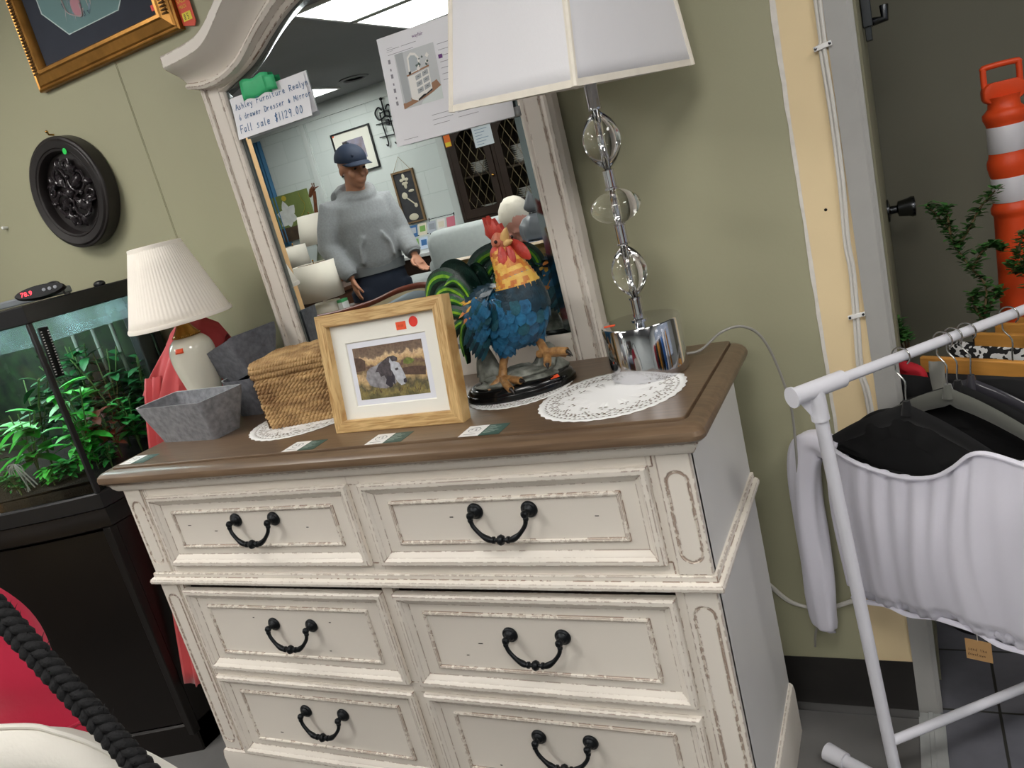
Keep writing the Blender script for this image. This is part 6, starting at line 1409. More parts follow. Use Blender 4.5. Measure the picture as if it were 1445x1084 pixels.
for hp_ in (hipN, hipF):
    b.tube([hp_, hp_+F_*.02-Vector((0, 0, .42)), hp_-Vector((0, 0, .60)), hp_-Vector((0, 0, .86))], [.085, .058, .055, .040], 14); a = Vector((hp_.x, hp_.y, .05)); b.tube([a-F_*.05, a+F_*.05, a+F_*.14], [.04, .04, .028], 10, flat=.7)
b.build('body', m_skin, man, remesh=.006)
b = MB(); b.tube([PC+Vector((0, 0, 1.045)), PC+F_*.005+Vector((0, 0, 1.10)), PC+F_*.012+Vector((0, 0, 1.22)), PC+F_*.012+Vector((0, 0, 1.34)), PC+Vector((0, 0, 1.43)), PC+Vector((0, 0, 1.485)), neck+Vector((0, 0, .02))], [.160, .172, .176, .182, .172, .120, .078], 24, flat=.74, up0=LT)
for sh, el, wr in ((shN, elN, wrN), (shF, elF, wrF)): b.tube([sh.lerp(PC+Vector((0, 0, 1.42)), .45), sh, sh.lerp(el, .5), el, el.lerp(wr, .5), wr.lerp(el, .12), wr.lerp(el, .02)], [.060, .068, .068, .062, .057, .053, .043], 14)
b.tube(bez([neck+LT*.09-F_*.03+Vector((0, 0, -.005)), neck+LT*.05+F_*.075+Vector((0, 0, -.03)), neck-LT*.05+F_*.075+Vector((0, 0, -.03)), neck-LT*.09-F_*.03+Vector((0, 0, .02)), neck-F_*.10+Vector((0, 0, .05)), neck+LT*.09-F_*.03+Vector((0, 0, .015))], 5), .034, 10)
b.tube([neck-F_*.10+LT*.10+Vector((0, 0, .0)), neck-F_*.16+LT*.04+Vector((0, 0, .01)), neck-F_*.16-LT*.04+Vector((0, 0, .01)), neck-F_*.10-LT*.10+Vector((0, 0, .0))], [.045, .07, .07, .045], 12)
g0 = PC+F_*.128; b.tube([g0+LT*.10+Vector((0, 0, 1.10)), g0+LT*.09+Vector((0, 0, 1.19)), g0+F_*.012+LT*.055+Vector((0, 0, 1.25))], [.012, .012, .010], 8); b.tube([g0-LT*.10+Vector((0, 0, 1.10)), g0-LT*.09+Vector((0, 0, 1.19)), g0+F_*.012-LT*.055+Vector((0, 0, 1.25))], [.012, .012, .010], 8)
b.build('hoodie', m_hood, man, remesh=.010)
b = MB()
for el, wr in ((elN, wrN), (elF, wrF)): b.tube([wr.lerp(el, .20), wr.lerp(el, .0)], [.050, .042], 16)
b.tube([PC+Vector((0, 0, 1.03)), PC+Vector((0, 0, 1.085))], [.174, .181], 28, flat=.70, up0=LT); b.build('hoodie_ribbing', m_hoodk, man, angle=60)
b = MB(); b.tube([PC+Vector((0, 0, 1.06)), PC+Vector((0, 0, .98)), PC+Vector((0, 0, .88))], [.162, .172, .165], 20, flat=.68, up0=LT)
for hp_ in (hipN, hipF): b.tube([hp_+Vector((0, 0, .02)), hp_-Vector((0, 0, .2)), hp_+F_*.02-Vector((0, 0, .42)), hp_-Vector((0, 0, .62)), hp_-Vector((0, 0, .88))], [.102, .095, .078, .072, .068], 16)
b.build('trousers', m_navy2, man, remesh=.011)
d = (FH_*cos(.22)-Vector((0, 0, 1))*sin(.22)).normalized(); u_ = LH_.cross(d); u_ = u_ if u_.z > 0 else -u_
Mc = Matrix(((d.x, LH_.x, u_.x, HCm.x), (d.y, LH_.y, u_.y, HCm.y), (d.z, LH_.z, u_.z, HCm.z), (0, 0, 0, 1)))
b = MB(); rings = []
for k in range(10):
    ph = k/9*pi/2*.98; rings.append([Mc @ Vector((-.006+.108*cos(ph)*cos(a), .088*cos(ph)*sin(a), .044+.088*sin(ph))) for a in [2*pi*j/28 for j in range(28)]])
b.loft([[p-u_*.006 for p in rings[0]]]+rings)
g = []
for i in range(6): g.append([Mc @ Vector((.070*cos(a)+.030+.078*(i/5)*cos(a)**.5 if cos(a) > 0 else .03, .084*sin(a)*(1-.12*i/5), .044-.012*(i/5)-.014*sin(a)**2)) for a in [radians(-84+168*j/16) for j in range(17)]])
b.sheet(g); b.sphere(Mc @ Vector((-.006, 0, .13)), .009, 8, 6); b.sphere(Mc @ Vector((.085, .035, .075)), (.006, .006, .008), 8, 6); b.build('cap', m_cap, man, solid=.003, angle=60)
for s in (-1, 1):
    b = MB(); b.sphere(Mc @ Vector((.082, s*.030, .002)), (.009, .009, .006), 10, 8); b.build('eye', m_shoe, man)
b = MB()
for hp_ in (hipN, hipF): a = Vector((hp_.x, hp_.y, .045)); b.tube([a-F_*.07, a, a+F_*.10, a+F_*.17], [.045, .05, .048, .032], 14, flat=.85)
b.build('shoes', m_shoe, man)
# seated white haired person
p2 = thing('person', (-.74, -1.98, 0), 'white haired person in navy bending forward on the grey sofa, seen in the mirror', 'person')
f2 = Vector((.35, .85, -.35)).normalized(); l2 = Vector((-.92, .38, 0)); fh = Vector((.38, .92, 0))
Hc = Vector((-.715, -1.70, 1.150)); sh2 = Vector((-.76, -1.83, .985)); hp2 = Vector((-.80, -2.00, .53))
b = MB(); man_head(b, Hc, (.55, .83, 0), Vector((-.83, .55, 0)), 1.0, .75); b.tube([sh2, Hc-Vector((0, 0, .05))], [.065, .055], 12); b.tube([hp2, hp2.lerp(sh2, .5), sh2], [.15, .155, .14], 18, flat=.65, up0=l2)
for s in (-1, 1):
    a = sh2+l2*.17*s; e = a+fh*.12-Vector((0, 0, .24)); w = e+fh*.20-l2*.06*s-Vector((0, 0, .02)); b.tube([a, e, w], [.05, .042, .028], 12); hand(b, w, fh-Vector((0, 0, .3)), l2, -s, .9, .6)
    k = hp2+l2*.10*s+fh*.42+Vector((0, 0, -.02)); ft = k-Vector((0, 0, .46)); b.tube([hp2+l2*.09*s, k, ft], [.085, .062, .042], 12); b.tube([ft-fh*.03, ft+fh*.16], [.042, .032], 10)
b.build('body', mat('pink_skin', '#c88f80', .5), p2, remesh=.010)
b = MB(); b.tube([hp2-Vector((0, 0, .02)), hp2.lerp(sh2, .5), sh2, sh2+Vector((.015, .03, .06))], [.172, .178, .165, .075], 20, flat=.68, up0=l2)
for s in (-1, 1): a = sh2+l2*.16*s; e = a+fh*.12-Vector((0, 0, .24)); w = e+fh*.20-l2*.06*s; b.tube([sh2+l2*.08*s, a, e, w], [.085, .072, .06, .045], 12)
b.build('jumper', mat('navy_jumper', '#27355a', .9), p2, remesh=.012)
b = MB()
for s in (-1, 1): k = hp2+l2*.10*s+fh*.42+Vector((0, 0, -.02)); b.tube([hp2+l2*.08*s, k, k-Vector((0, 0, .42))], [.105, .078, .06], 14)
b.build('trousers', m_navy2, p2, remesh=.012)
b = MB(); rings = []
dh = (Vector((.55, .83, 0))*cos(.75)-Vector((0, 0, sin(.75)))).normalized(); lh = Vector((-.83, .55, 0)); uh = lh.cross(dh); uh = uh if uh.z > 0 else -uh; Mq2 = Matrix(((dh.x, lh.x, uh.x, Hc.x), (dh.y, lh.y, uh.y, Hc.y), (dh.z, lh.z, uh.z, Hc.z), (0, 0, 0, 1)))
rnd = random.Random(77); S = MB(); S.sphere((-.022, 0, .030), (.098, .085, .096), 26, 16); S.v = [tuple(Vector(p)*(1+.05*noise.noise(Vector(p)*40))) for p in S.v]; b.add([Mq2 @ Vector(p) for p in S.v], S.f); b.build('hair', mat('white_hair', '#d9d2c4', .8, bump=.6, bscale=90), p2, angle=180)

# ---- upholstered and case furniture
m_sofa = mat('pale_grey_upholstery', '#9ea4a3', .95, var=.05, vscale=40, bump=.15, bscale=200, sheen=.2); m_cherry = mat('cherry_wood', '#5a2a1c', .3, var=.15, vscale=8); m_oakp = mat('pale_pine', '#c8a273', .5, var=.08, vscale=6); m_darkoak = mat('dark_carved_oak', '#2c1f18', .45, var=.2, vscale=10); m_walnut = mat('brown_walnut', '#4b2f20', .45, var=.15, vscale=8)
def cushion(b, x0, x1, y0, y1, z0, z1, r=.05): b.loft([[Vector((p.x, y, p.z)) for p in rrect(x0+i, x1-i, z0+i, z1-i, r, 6, lambda u, v: (u, 0, v))] for i, y in ((.03, y0), (.006, y0+.02), (0, y0+.045), (0, y1-.045), (.006, y1-.02), (.03, y1))])
sf = thing('sofa', (-1.15, -2.2, 0), 'pale grey high backed sofa with two rounded back cushions, in the mirror', 'sofa')
for x0, x1 in ((-1.66, -1.055), (-1.045, -.45)): b = MB(); cushion(b, x0, x1, -2.47, -2.30, .42, 1.168, .08); b.build('back_cushion', m_sofa, sf, angle=60)
b = MB(); cushion(b, -1.70, -.42, -2.50, -2.32, .12, 1.0, .05); b.build('back_frame', m_sofa, sf, angle=60)
b = MB(); cushion(b, -1.66, -.45, -2.31, -1.85, .14, .44, .05); b.build('seat', m_sofa, sf, angle=60)
b = MB(); cushion(b, -1.98, -1.70, -2.52, -2.16, .10, .91, .06); b.build('arm', m_sofa, sf, angle=60)
for x in (-1.94, -.5):
    for y in (-2.46, -2.2): b = MB(); b.tube([(x, y, 0), (x, y, .14)], [.018, .025], 10); b.build('leg', m_walnut, sf)
st2 = thing('settee', (-1.45, -1.33, 0), 'settee with curved cherry wood crest rail in front of the man, in the mirror', 'settee')
CR = bez([(-1.83, -1.31, .905), (-1.70, -1.31, .907), (-1.58, -1.31, .915), (-1.435, -1.31, .930), (-1.288, -1.31, .960), (-1.197, -1.31, .969), (-1.10, -1.31, .965), (-.98, -1.31, .93), (-.85, -1.31, .91)], 6)
b = MB(); b.tube(CR, .020, 12, flat=1.0); b.build('crest_rail', m_cherry, st2)
b = MB(); b.loft([[p-Vector((0, y, .008)) for p in CR]+[Vector((p.x, p.y-y, .42)) for p in CR[::-1]] for y in (-.02, .02)]); b.build('back_panel', mat('beige_damask', '#bfae90', .9), st2)
b = MB(); cushion(b, -1.83, -.86, -1.74, -1.34, .30, .45, .03); b.v = [(x, -1.33+( -1.34-y)*1.0+.02, z) for x, y, z in b.v]; b.build('seat', MATS['beige_damask'], st2)
for x in (-1.83, -.85):
    for y in (-1.31, -.96): b = MB(); b.tube([(x, y, 0), (x, y, .30 if y > -1.2 else .905)], [.016, .022], 10); b.build('leg', m_cherry, st2)
b = MB(); 
MK = Matrix.Translation((-1.22, -1.245, .885)) @ Matrix.Rotation(radians(-14), 4, 'Y') @ Matrix.Rotation(radians(-8), 4, 'X')
b.loft([[MK @ Vector((x*k, y, z*k)) for x, z in [(.17*cos(t)*abs(cos(t))**-.3 if abs(cos(t)) > .01 else 0, .06*sin(t)) for t in [2*pi*(i+.5)/40 for i in range(40)]]] for k, y in ((.3, -.030), (.8, -.022), (1, 0), (.8, .022), (.3, .030))])
base(b, 'bolster_cushion', mat('slate_grey_cloth', '#717a80', .85), (-1.22, -1.245, .83), 'slate grey bolster cushion lying on the settee, in the mirror', 'cushion', angle=60)
# lamp table with drum lamp
def table(nm, lo, hi, m, lb, drawers=2, cat='table', top=None):
    t = thing(nm, ((lo[0]+hi[0])/2, (lo[1]+hi[1])/2, 0), lb, cat); x0, y0 = lo; x1, y1, z = hi
    b = MB(); b.box((x0, y0, z-.028), (x1, y1, z)); b.build('top', top or m, t, bevel=.004)
    b = MB(); b.box((x0+.02, y0+.02, .06), (x1-.02, y1-.02, z-.028)); b.build('case', m, t, smooth=False)
    for k in range(drawers):
        za = .10+(z-.16)*k/drawers; zb2 = .10+(z-.16)*(k+1)/drawers-.015
        b = MB(); b.box((x0+.04, y1-.021, za), (x1-.04, y1-.008, zb2)); q = b.build('drawer', m, t, bevel=.003); b = MB(); b.sphere(((x0+x1)/2, y1, (za+zb2)/2), .012, 10, 8); b.build('knob', m_brass, q)
    for x in (x0+.05, x1-.05):
        for y in (y0+.05, y1-.05): b = MB(); b.tube([(x, y, 0), (x, y, .07)], .02, 8); b.build('foot', m, t)
    return t
table('lamp_table', (-2.26, -1.80), (-1.86, -1.24, .888), m_walnut, 'brown walnut chest carrying the cream drum lamp, in the mirror', 3, 'chest')
table('sideboard', (-3.12, -3.08), (-2.46, -2.14, .93), m_walnut, 'brown sideboard carrying two lamps and the giraffe, in the mirror', 2, 'sideboard')
m_ivory = mat('ivory_fabric_shade', '#ded8cb', .85); m_ivb = mat('ivory_ceramic', '#d9d2c4', .3)
def lamp(nm, x, y, z0, bprof, sprof, lb, m=m_ivory, mb_=None):
    t = thing(nm, (x, y, z0), lb, 'lamp', 'lamps for sale reflected in the mirror'); b = MB(); b.lathe(bprof, 32, (x, y, z0)); b.build('base', mb_ or m_ivb, t); b = MB(); b.lathe(sprof, 48, (x, y, z0), cap=False); b.build('shade', m, t, solid=.002)
    b = MB(); zt2 = max(z for r, z in sprof); rt2 = [r for r, z in sprof if z == zt2][0]; b.tube([(x, y, z0+bprof[-1][1]-.01), (x, y, z0+zt2+.012)], .003, 6); b.tube([(x-rt2, y, z0+zt2-.004), (x+rt2, y, z0+zt2-.004)], .0015, 5); b.tube([(x, y-rt2, z0+zt2-.004), (x, y+rt2, z0+zt2-.004)], .0015, 5); b.sphere((x, y, z0+zt2+.014), .006, 8, 6); b.build('harp', m_brass, t); return t
lamp('table_lamp', -1.995, -1.61, .888, [(.085, .0005), (.088, .004), (.088, .055), (.084, .060), (.012, .062), (.012, .15)], [(.124, .082), (.122, .294)], 'cream drum lamp on a round cream base, nearest in the mirror')
lamp('table_lamp', -2.705, -2.31, .93, [(.06, .0005), (.07, .01), (.05, .06), (.062, .12), (.02, .17), (.01, .20), (.01, .26)], [(.084, .205), (.084, .357)], 'small white drum lamp on the sideboard, lower of two there')
lamp('table_lamp', -2.775, -2.66, .93, [(.06, .0005), (.07, .01), (.04, .08), (.055, .18), (.02, .27), (.01, .30), (.01, .36)], [(.125, .325), (.088, .54)], 'tapered ivory lamp behind the small drum lamp, in front of the flower canvas', mb_=mat('green_ceramic', '#6d7460', .3))
b = MB(); b.box((-1.905, -1.66, .8885), (-1.872, -1.60, .942)); b.m(1); b.box((-1.9052, -1.6602, .928), (-1.8718, -1.5998, .945)); base(b, 'small_box', [mat('white_carton', '#dfe2e2', .6), mat('carton_green', '#4fa76c', .6)], (-1.89, -1.63, .8885), 'small white box with a green top beside the cream drum lamp', 'box', smooth=False)
# pine shelf upright at the mirror edge
sh = thing('pine_shelf', (-2.02, -1.11, 0), 'tall open pine shelf at the left edge of the mirror view', 'shelf')
for x in (-1.762, -2.30):
    b = MB(); b.box((x-.024, -1.13, 0), (x+.024, -1.08, 1.98)); b.build('upright', m_oakp, sh, bevel=.002)
for z in (.35, 1.93):
    b = MB(); b.box((-2.27, -1.13, z), (-1.782, -1.085, z+.022)); b.build('rail', m_oakp, sh, smooth=False)
b = MB(); g = [[(-4.44+.20*i/16, -4.085+.012*sin(i*1.9), 2.26-1.0*j/8) for i in range(17)] for j in range(9)]; b.sheet(g); tag(b.build('blue_curtain', mat('teal_blue_cloth', '#3f6f93', .85), solid=.003), 'narrow blue curtain on the white block wall near the mirror left edge', 'curtain')
# giraffe carving
gf = thing('giraffe_carving', (-2.88, -2.91, .93), 'slender brown wooden giraffe carving standing behind the lamps', 'carving'); m_gir = mat('carved_brown_wood', '#6d3f24', .45, var=.3, vscale=40)
b = MB(); X, Y = -2.875, -2.91
b.tube(bez([(X+.06, Y, 1.31), (X, Y, 1.335), (X-.035, Y, 1.37), (X-.03, Y, 1.46), (X-.005, Y, 1.56), (X+.012, Y, 1.63)], 6), [.03*(1-.55*min(1, i/22)) for i in range(31)], 10); b.tube([(X+.016, Y, 1.655), (X-.005, Y, 1.640), (X-.040, Y, 1.598)], [.018, .021, .010], 10)
for s in (-1, 1): b.tube([(X+.018, Y+s*.010, 1.66), (X+.022, Y+s*.012, 1.69)], [.004, .005], 6); b.tube([(X+.02, Y+s*.014, 1.652), (X+.045, Y+s*.03, 1.656)], [.007, .002], 6)
b.build('body', m_gir, gf); 
for x, y in ((-.02, -.014), (-.02, .014), (.055, -.014), (.055, .014)): b = MB(); b.tube([(X+x, Y+y, 1.325), (X+x*1.1, Y+y*1.1, 1.12), (X+x*1.2, Y+y*1.2, .95)], [.016, .010, .009], 8); b.build('leg', m_gir, gf)
b = MB(); b.box((X-.06, Y-.04, .9305), (X+.10, Y+.04, .952)); b.build('base', m_gir, gf, bevel=.003)
# wall things on the block wall (y = -4.11)
WB = -4.11
fc = thing('flower_canvas', (-4.11, WB, 1.54), 'green canvas with a large white flower on the block wall', 'picture')
b = MB(); b.box((-4.35, WB+.002, 1.30), (-3.88, WB+.03, 1.735)); b.build('canvas', mat('olive_green_canvas', '#727f45', .8, var=.1, vscale=8), fc, smooth=False)
b = MB(); b.box((-4.35, WB+.0302, 1.30), (-3.90, WB+.0312, 1.43)); b.build('painted_bank', mat('painted_brown', '#4a3a2c', .8, var=.3, vscale=18), fc, smooth=False)
b = MB()
for k, (a, L) in enumerate(((95, .15), (40, .14), (160, .13), (215, .13), (-20, .11), (270, .10))):
    a = radians(a); d = Vector((cos(a), 0, sin(a))); s = Vector((-sin(a), 0, cos(a))); c0 = Vector((-4.17, WB+.0315+.0006*k, 1.53)); b.add([c0+d*(L*t)+s*(sg*.045*sin(pi*min(1, t*.9+.08))) for sg, ts in ((1, (0, .2, .4, .6, .8, 1)), (-1, (1, .8, .6, .4, .2, 0))) for t in ts], [tuple(range(12))])
b.build('painted_flower', mat('painted_white_petal', '#d5d6d2', .8, var=.1, vscale=20), fc, smooth=False)
b = MB(); b.add([(-4.155+.03*cos(t), WB+.0356, 1.70+.025*sin(t)) for t in [2*pi*i/16 for i in range(16)]], [tuple(range(16))]); b.tube(bez([(-3.97, WB+.032, 1.72), (-3.96, WB+.032, 1.66), (-3.935, WB+.032, 1.60), (-3.97, WB+.032, 1.54), (-4.01, WB+.032, 1.51)], 5), .008, 6, flat=.2); b.build('painted_stem', mat('painted_yellow', '#b9a63a', .8), fc)
wp = thing('framed_print', (-3.225, WB, 1.92), 'black framed landscape print with wide white mat behind the man', 'picture')
def simple_frame(t, x0, x1, z0, z1, w, mf, dep=.022):
    b = MB(); b.loft([[(x0+i, WB+y, z0+i), (x1-i, WB+y, z0+i), (x1-i, WB+y, z1-i), (x0+i, WB+y, z1-i)] for i, y in ((0, 0), (0, dep), (w, dep), (w, dep-.012))], True, True, False); b.build('frame', mf, t, angle=30)
simple_frame(wp, -3.44, -3.01, 1.735, 2.115, .012, m_trim)
b = MB(); b.box((-3.43, WB+.002, 1.745), (-3.02, WB+.010, 2.105)); b.build('mat', mat('white_mat', '#dad9cf', .8), wp, smooth=False)
b = MB(); b.box((-3.34, WB+.0102, 1.85), (-3.11, WB+.0108, 2.03)); b.build('print', mat('dusk_print', '#7d6a68', .8, col2='#8f93ab', vscale=9), wp, smooth=False)
b = MB(); b.add([(-3.34, WB+.0112, 1.93), (-3.27, WB+.0112, 1.93), (-3.265, WB+.0112, 1.99), (-3.29, WB+.0112, 2.03), (-3.34, WB+.0112, 2.02)], [(0, 1, 2, 3, 4)]); b.build('printed_tree', mat('print_dark', '#3a3638', .8), wp, smooth=False)
b = MB(); b.box((-3.425, WB+.0102, 2.085), (-3.41, WB+.011, 2.10)); b.build('price_sticker', m_orange, wp, smooth=False)
ir = thing('iron_wall_sconce', (-2.81, WB, 2.05), 'black wrought iron scroll wall ornament beside the printed page', 'wall ornament')
b = MB(); Yi = WB+.02
for x in (-2.86, -2.77): b.tube(bez([(x, Yi, 2.17), (x-.005, Yi, 2.05), (x+.004, Yi, 1.92), (x-.008, Yi, 1.885), (x-.02, Yi, 1.90)], 5), .006, 8)
for z in (2.07, 1.96): b.tube([(-2.93, Yi, z+.01), (-2.70, Yi, z)], .005, 8)
for s in (-1, 1): b.tube(bez([(-2.815, Yi, 2.13), (-2.815+s*.07, Yi, 2.11), (-2.815+s*.095, Yi, 2.17), (-2.815+s*.05, Yi, 2.21), (-2.815+s*.02, Yi, 2.18)], 6), .007, 8); b.tube(bez([(-2.815, Yi, 2.17), (-2.815+s*.05, Yi, 2.15), (-2.815+s*.04, Yi, 2.10)], 5), .005, 8)
b.tube([(-2.815, Yi, 2.12), (-2.815, Yi, 2.27)], [.01, .006], 8); b.sphere((-2.815, Yi, 2.27), .014, 10, 8); b.box((-2.83, WB, 2.05), (-2.80, Yi, 2.10)); b.build('scrollwork', m_iron, ir)
fp_ = thing('key_plaque', (-2.81, WB, 1.43), 'dark wooden plaque with pale fleur and key shapes hanging from string', 'wall plaque')
simple_frame(fp_, -2.925, -2.695, 1.19, 1.655, .018, mat('brown_barnwood', '#7a6245', .7))
b = MB(); b.box((-2.91, WB+.002, 1.205), (-2.71, WB+.011, 1.64)); b.build('board', mat('charcoal_board', '#37373a', .8, var=.2, vscale=15), fp_, smooth=False)
b = MB(); cx = -2.81
for a, L in ((90, .07), (145, .055), (35, .055), (270, .05), (225, .03), (315, .03)): a = radians(a); b.sphere((cx+L*.6*cos(a), WB+.014, 1.555+L*.6*sin(a)), (.016 if abs(cos(a)) < .2 else .02, .004, .03 if abs(cos(a)) < .2 else .014), 12, 8)
b.sphere((cx-.035, WB+.014, 1.44), (.03, .004, .03), 14, 8); b.tube([(cx-.02, WB+.014, 1.42), (cx+.05, WB+.014, 1.35)], .006, 8); b.sphere((cx+.055, WB+.014, 1.34), (.018, .004, .02), 10, 8); b.sphere((cx+.045, WB+.014, 1.47), (.03, .004, .012), 10, 8); b.sphere((cx, WB+.014, 1.245), (.05, .004, .03), 14, 8); b.build('ornament', mat('cream_cutout', '#c9c2ae', .7), fp_)
b = MB(); b.tube([(-2.90, WB+.012, 1.65), (-2.81, WB+.01, 1.775), (-2.72, WB+.012, 1.65)], .002, 6); b.build('string', mat('jute', '#a08a66', .9), fp_)
# card display on a table
table('display_table', (-2.78, -4.05), (-2.12, -3.30, .975), m_darkoak, 'dark table with white top along the block wall, in the mirror', 0, 'table', mat('white_laminate', '#d3d5d4', .4))
cr = thing('greeting_card_rack', (-2.39, -3.62, .975), 'wire rack filled with coloured greeting cards on the display table', 'card rack')
b = MB(); 
for x in (-2.62, -2.40, -2.16): b.tube([(x, -3.58, .977), (x, -3.66, 1.215)], .004, 6)
for z, y in ((1.0, -3.59), (1.10, -3.62), (1.205, -3.655)): b.tube([(-2.62, y, z), (-2.16, y, z)], .003, 6)
b.tube([(-2.62, -3.58, .978), (-2.62, -3.75, .978)], .004, 6); b.tube([(-2.16, -3.58, .978), (-2.16, -3.75, .978)], .004, 6); b.build('wire_frame', m_dkmetal, cr)
cols = ['#6e9a4a', '#b9c7dd', '#8d93a8', '#8a8f98', '#7d2440', '#2d5f94', '#cfc7b4', '#a3a9b4', '#d8d4d2', '#c2687a']; rnd = random.Random(6)
for r in range(2):
    for c in range(5):
        x = -2.60+.092*c; z = .985+.11*r; y = -3.583-.034*r; b = MB(); Mk = Matrix.Translation((x, y, z)) @ Matrix.Rotation(radians(18), 4, 'X'); b.box((0, 0, 0), (.078, .002, .098), Mk); b.m(1); b.box((.012, .002, .03), (.066, .0028, .078), Mk)
        k = r*5+c; base(b, 'greeting_card', [mat('card_stock_%d' % k, cols[k], .6), mat('card_art_%d' % k, cols[(k*3+2) % 10], .6)], (x+.04, y, z), ('top' if r else 'bottom')+' row greeting card, '+['leftmost', 'second from left', 'middle', 'second from right', 'rightmost'][4-c]+' in the wire rack seen in the mirror', 'card', 'greeting cards in the wire rack', smooth=False)
# china cabinet
cc = thing('china_cabinet', (-1.63, -3.87, 0), 'dark carved oak china cabinet with lattice glass doors, in the mirror', 'cabinet')
X0, X1, YF_, YB_ = -2.09, -.98, -3.66, -4.08
b = MB()
for x in (X0, X1-.03, -1.70, -1.37): b.box((x, YB_, 1.12), (x+.03, YF_, 1.98))
b.box((X0, YB_, 1.10), (X1, YF_, 1.13)); b.box((X0-.03, YB_, 1.97), (X1+.03, YF_+.03, 2.03)); b.box((X0, YB_, 1.12), (X1, YB_+.01, 1.98)); b.box((X0, YB_, 1.44), (X1, YF_-.03, 1.455)); b.build('hutch', m_darkoak, cc, bevel=.002)
b = MB(); b.box((X0-.02, YB_, .0), (X1+.02, YF_+.12, .80)); b.box((X0-.04, YB_, .80), (X1+.04, YF_+.14, .83)); b.build('base', m_darkoak, cc, bevel=.003)
b = MB(); b.box((X0, YB_, .83), (X1, YB_+.01, 1.10)); b.loft([[(x, y, 1.10) for x in (X0, X1)]+[(X1-.0*k, y, 1.05)]+[(X1-(X1-X0)*k/16, y, 1.05+.03*abs(sin(k*pi/4))) for k in range(1, 16)]+[(X0, y, 1.05)] for y in (YF_-.02, YF_)]); b.build('apron', m_darkoak, cc)
for x in (X0, X1-.03): b = MB(); b.lathe([(.015, .83), (.02, .87), (.012, .92), (.022, .98), (.014, 1.04), (.018, 1.10)], 12, (x+.015, YF_-.02, 0)); b.build('turned_post', m_darkoak, cc)
m_lead = mat('lattice_bronze', '#75694f', .4, .4); m_cglass = bpy.data.materials.new('cabinet_glass'); m_cglass.use_nodes = True; thin_glass(m_cglass)
for x0, x1 in ((-2.055, -1.705), (-1.665, -1.375), (-1.335, -1.015)):
    b = MB(); w = .055; ax0, ax1, az0, az1 = x0+w, x1-w, 1.20, 1.80
    arch = [(ax0, az0), (ax1, az0), (ax1, az1-.07)]+[(ax1-(ax1-ax0)*k/10, az1-.07+.08*sin(pi*k/10)) for k in range(1, 10)]+[(ax0, az1-.07)]
    outl = [(x0, 1.135), (x1, 1.135), (x1, 1.965-.1)]+[(x1-(x1-x0)*k/10, 1.965) for k in range(1, 10)]+[(x0, 1.965-.1)]
    b.loft([[(x, y, z) for x, z in o] for o, y in ((outl, YF_-.015), (outl, YF_+.006), (arch, YF_+.004), (arch, YF_-.015))], True, False, False); dr = b.build('door', m_darkoak, cc, angle=30)
    b = MB(); n = 5
    for k in range(-n, n+5):
        for s in (-1, 1):
            P = []; xa = (ax0+ax1)/2+k*.075
            for t in range(31):
                z = az0+(az1+.01-az0)*t/30; x = xa+s*(z-az0)*.5-(s*.15)
                lim = az1-.07+.08*sin(pi*max(0, min(1, (x-ax0)/(ax1-ax0))))
                if ax0 <= x <= ax1 and z <= lim: P.append((x, YF_-.004, z))
            if len(P) > 1: b.tube([P[0], P[-1]], .0021, 5)
    b.build('lattice', m_lead, dr); b = MB(); b.add([(x, YF_-.007, z) for x, z in arch], [tuple(range(len(arch)))]); b.build('glass_pane', m_cglass, dr, smooth=False)
    b = MB(); b.sphere((x1-.025, YF_+.014, 1.42), .012, 10, 8); b.build('knob', m_brass, dr)
m_china = mat('white_china', '#ececea', .2); rnd = random.Random(15)
spots = [(-1.90, 1.132, 5), (-1.80, 1.132, 3), (-1.90, 1.457, 6), (-1.55, 1.132, 9), (-1.47, 1.132, 6), (-1.52, 1.457, 9), (-1.20, 1.132, 5), (-1.20, 1.457, 6)]
nm_ = ['lower shelf stack behind the left lattice door', 'lower shelf right stack behind the left lattice door', 'upper shelf stack behind the left lattice door', 'lower shelf stack behind the middle lattice door', 'lower shelf right stack behind the middle lattice door', 'upper shelf stack behind the middle lattice door', 'lower shelf stack behind the hidden right door', 'upper shelf stack behind the hidden right door']
for (x, z, n), nmx in zip(spots, nm_):
    for k in range(n):
        b = MB(); r = .072 if (x, z) != (-1.80, 1.132) else .045; b.lathe([(r*.5, 0), (r*.55, .003), (r, .013), (r*1.01, .0145), (r*.97, .0145), (r*.55, .006), (.001, .005)], 24, (x+rnd.uniform(-.005, .005), -3.80, z+.0155*k))
        base(b, 'plate', m_china, (x, -3.80, z+.0155*k), 'white plate %s on the %s' % (['bottommost', 'second up', 'third up', 'fourth up', 'fifth up', 'sixth up', 'seventh up', 'eighth up', 'ninth up'][k], nmx.replace('lattice ', '')), 'plate', 'white plates stacked in the china cabinet')
tgo = thing('orange_price_tag', (-2.045, YF_+.01, 1.735), 'orange and yellow price tag on the china cabinet corner', 'price tag'); b = MB(); b.box((-2.075, YF_+.007, 1.71), (-2.02, YF_+.009, 1.80)); b.build('card', mat('tag_orange', '#e8742a', .6), tgo, smooth=False); b = MB(); b.box((-2.072, YF_+.0092, 1.714), (-2.023, YF_+.0098, 1.745)); b.build('price_label', MATS['tag_yellow'], tgo, smooth=False)
shp = thing('cabinet_sheet', (-1.735, YF_+.01, 1.73), 'pale handwritten sheet taped on the china cabinet', 'paper'); b = MB(); b.box((-1.82, YF_+.0075, 1.645), (-1.655, YF_+.0085, 1.83)); b.build('page', mat('pale_blue_paper', '#d7dfe6', .8), shp, smooth=False)
b = MB()
for k in range(6): b.box((-1.80, YF_+.0087, 1.66+.022*k), (-1.80+.06+.05*((k*7) % 3)/2, YF_+.0090, 1.665+.022*k))
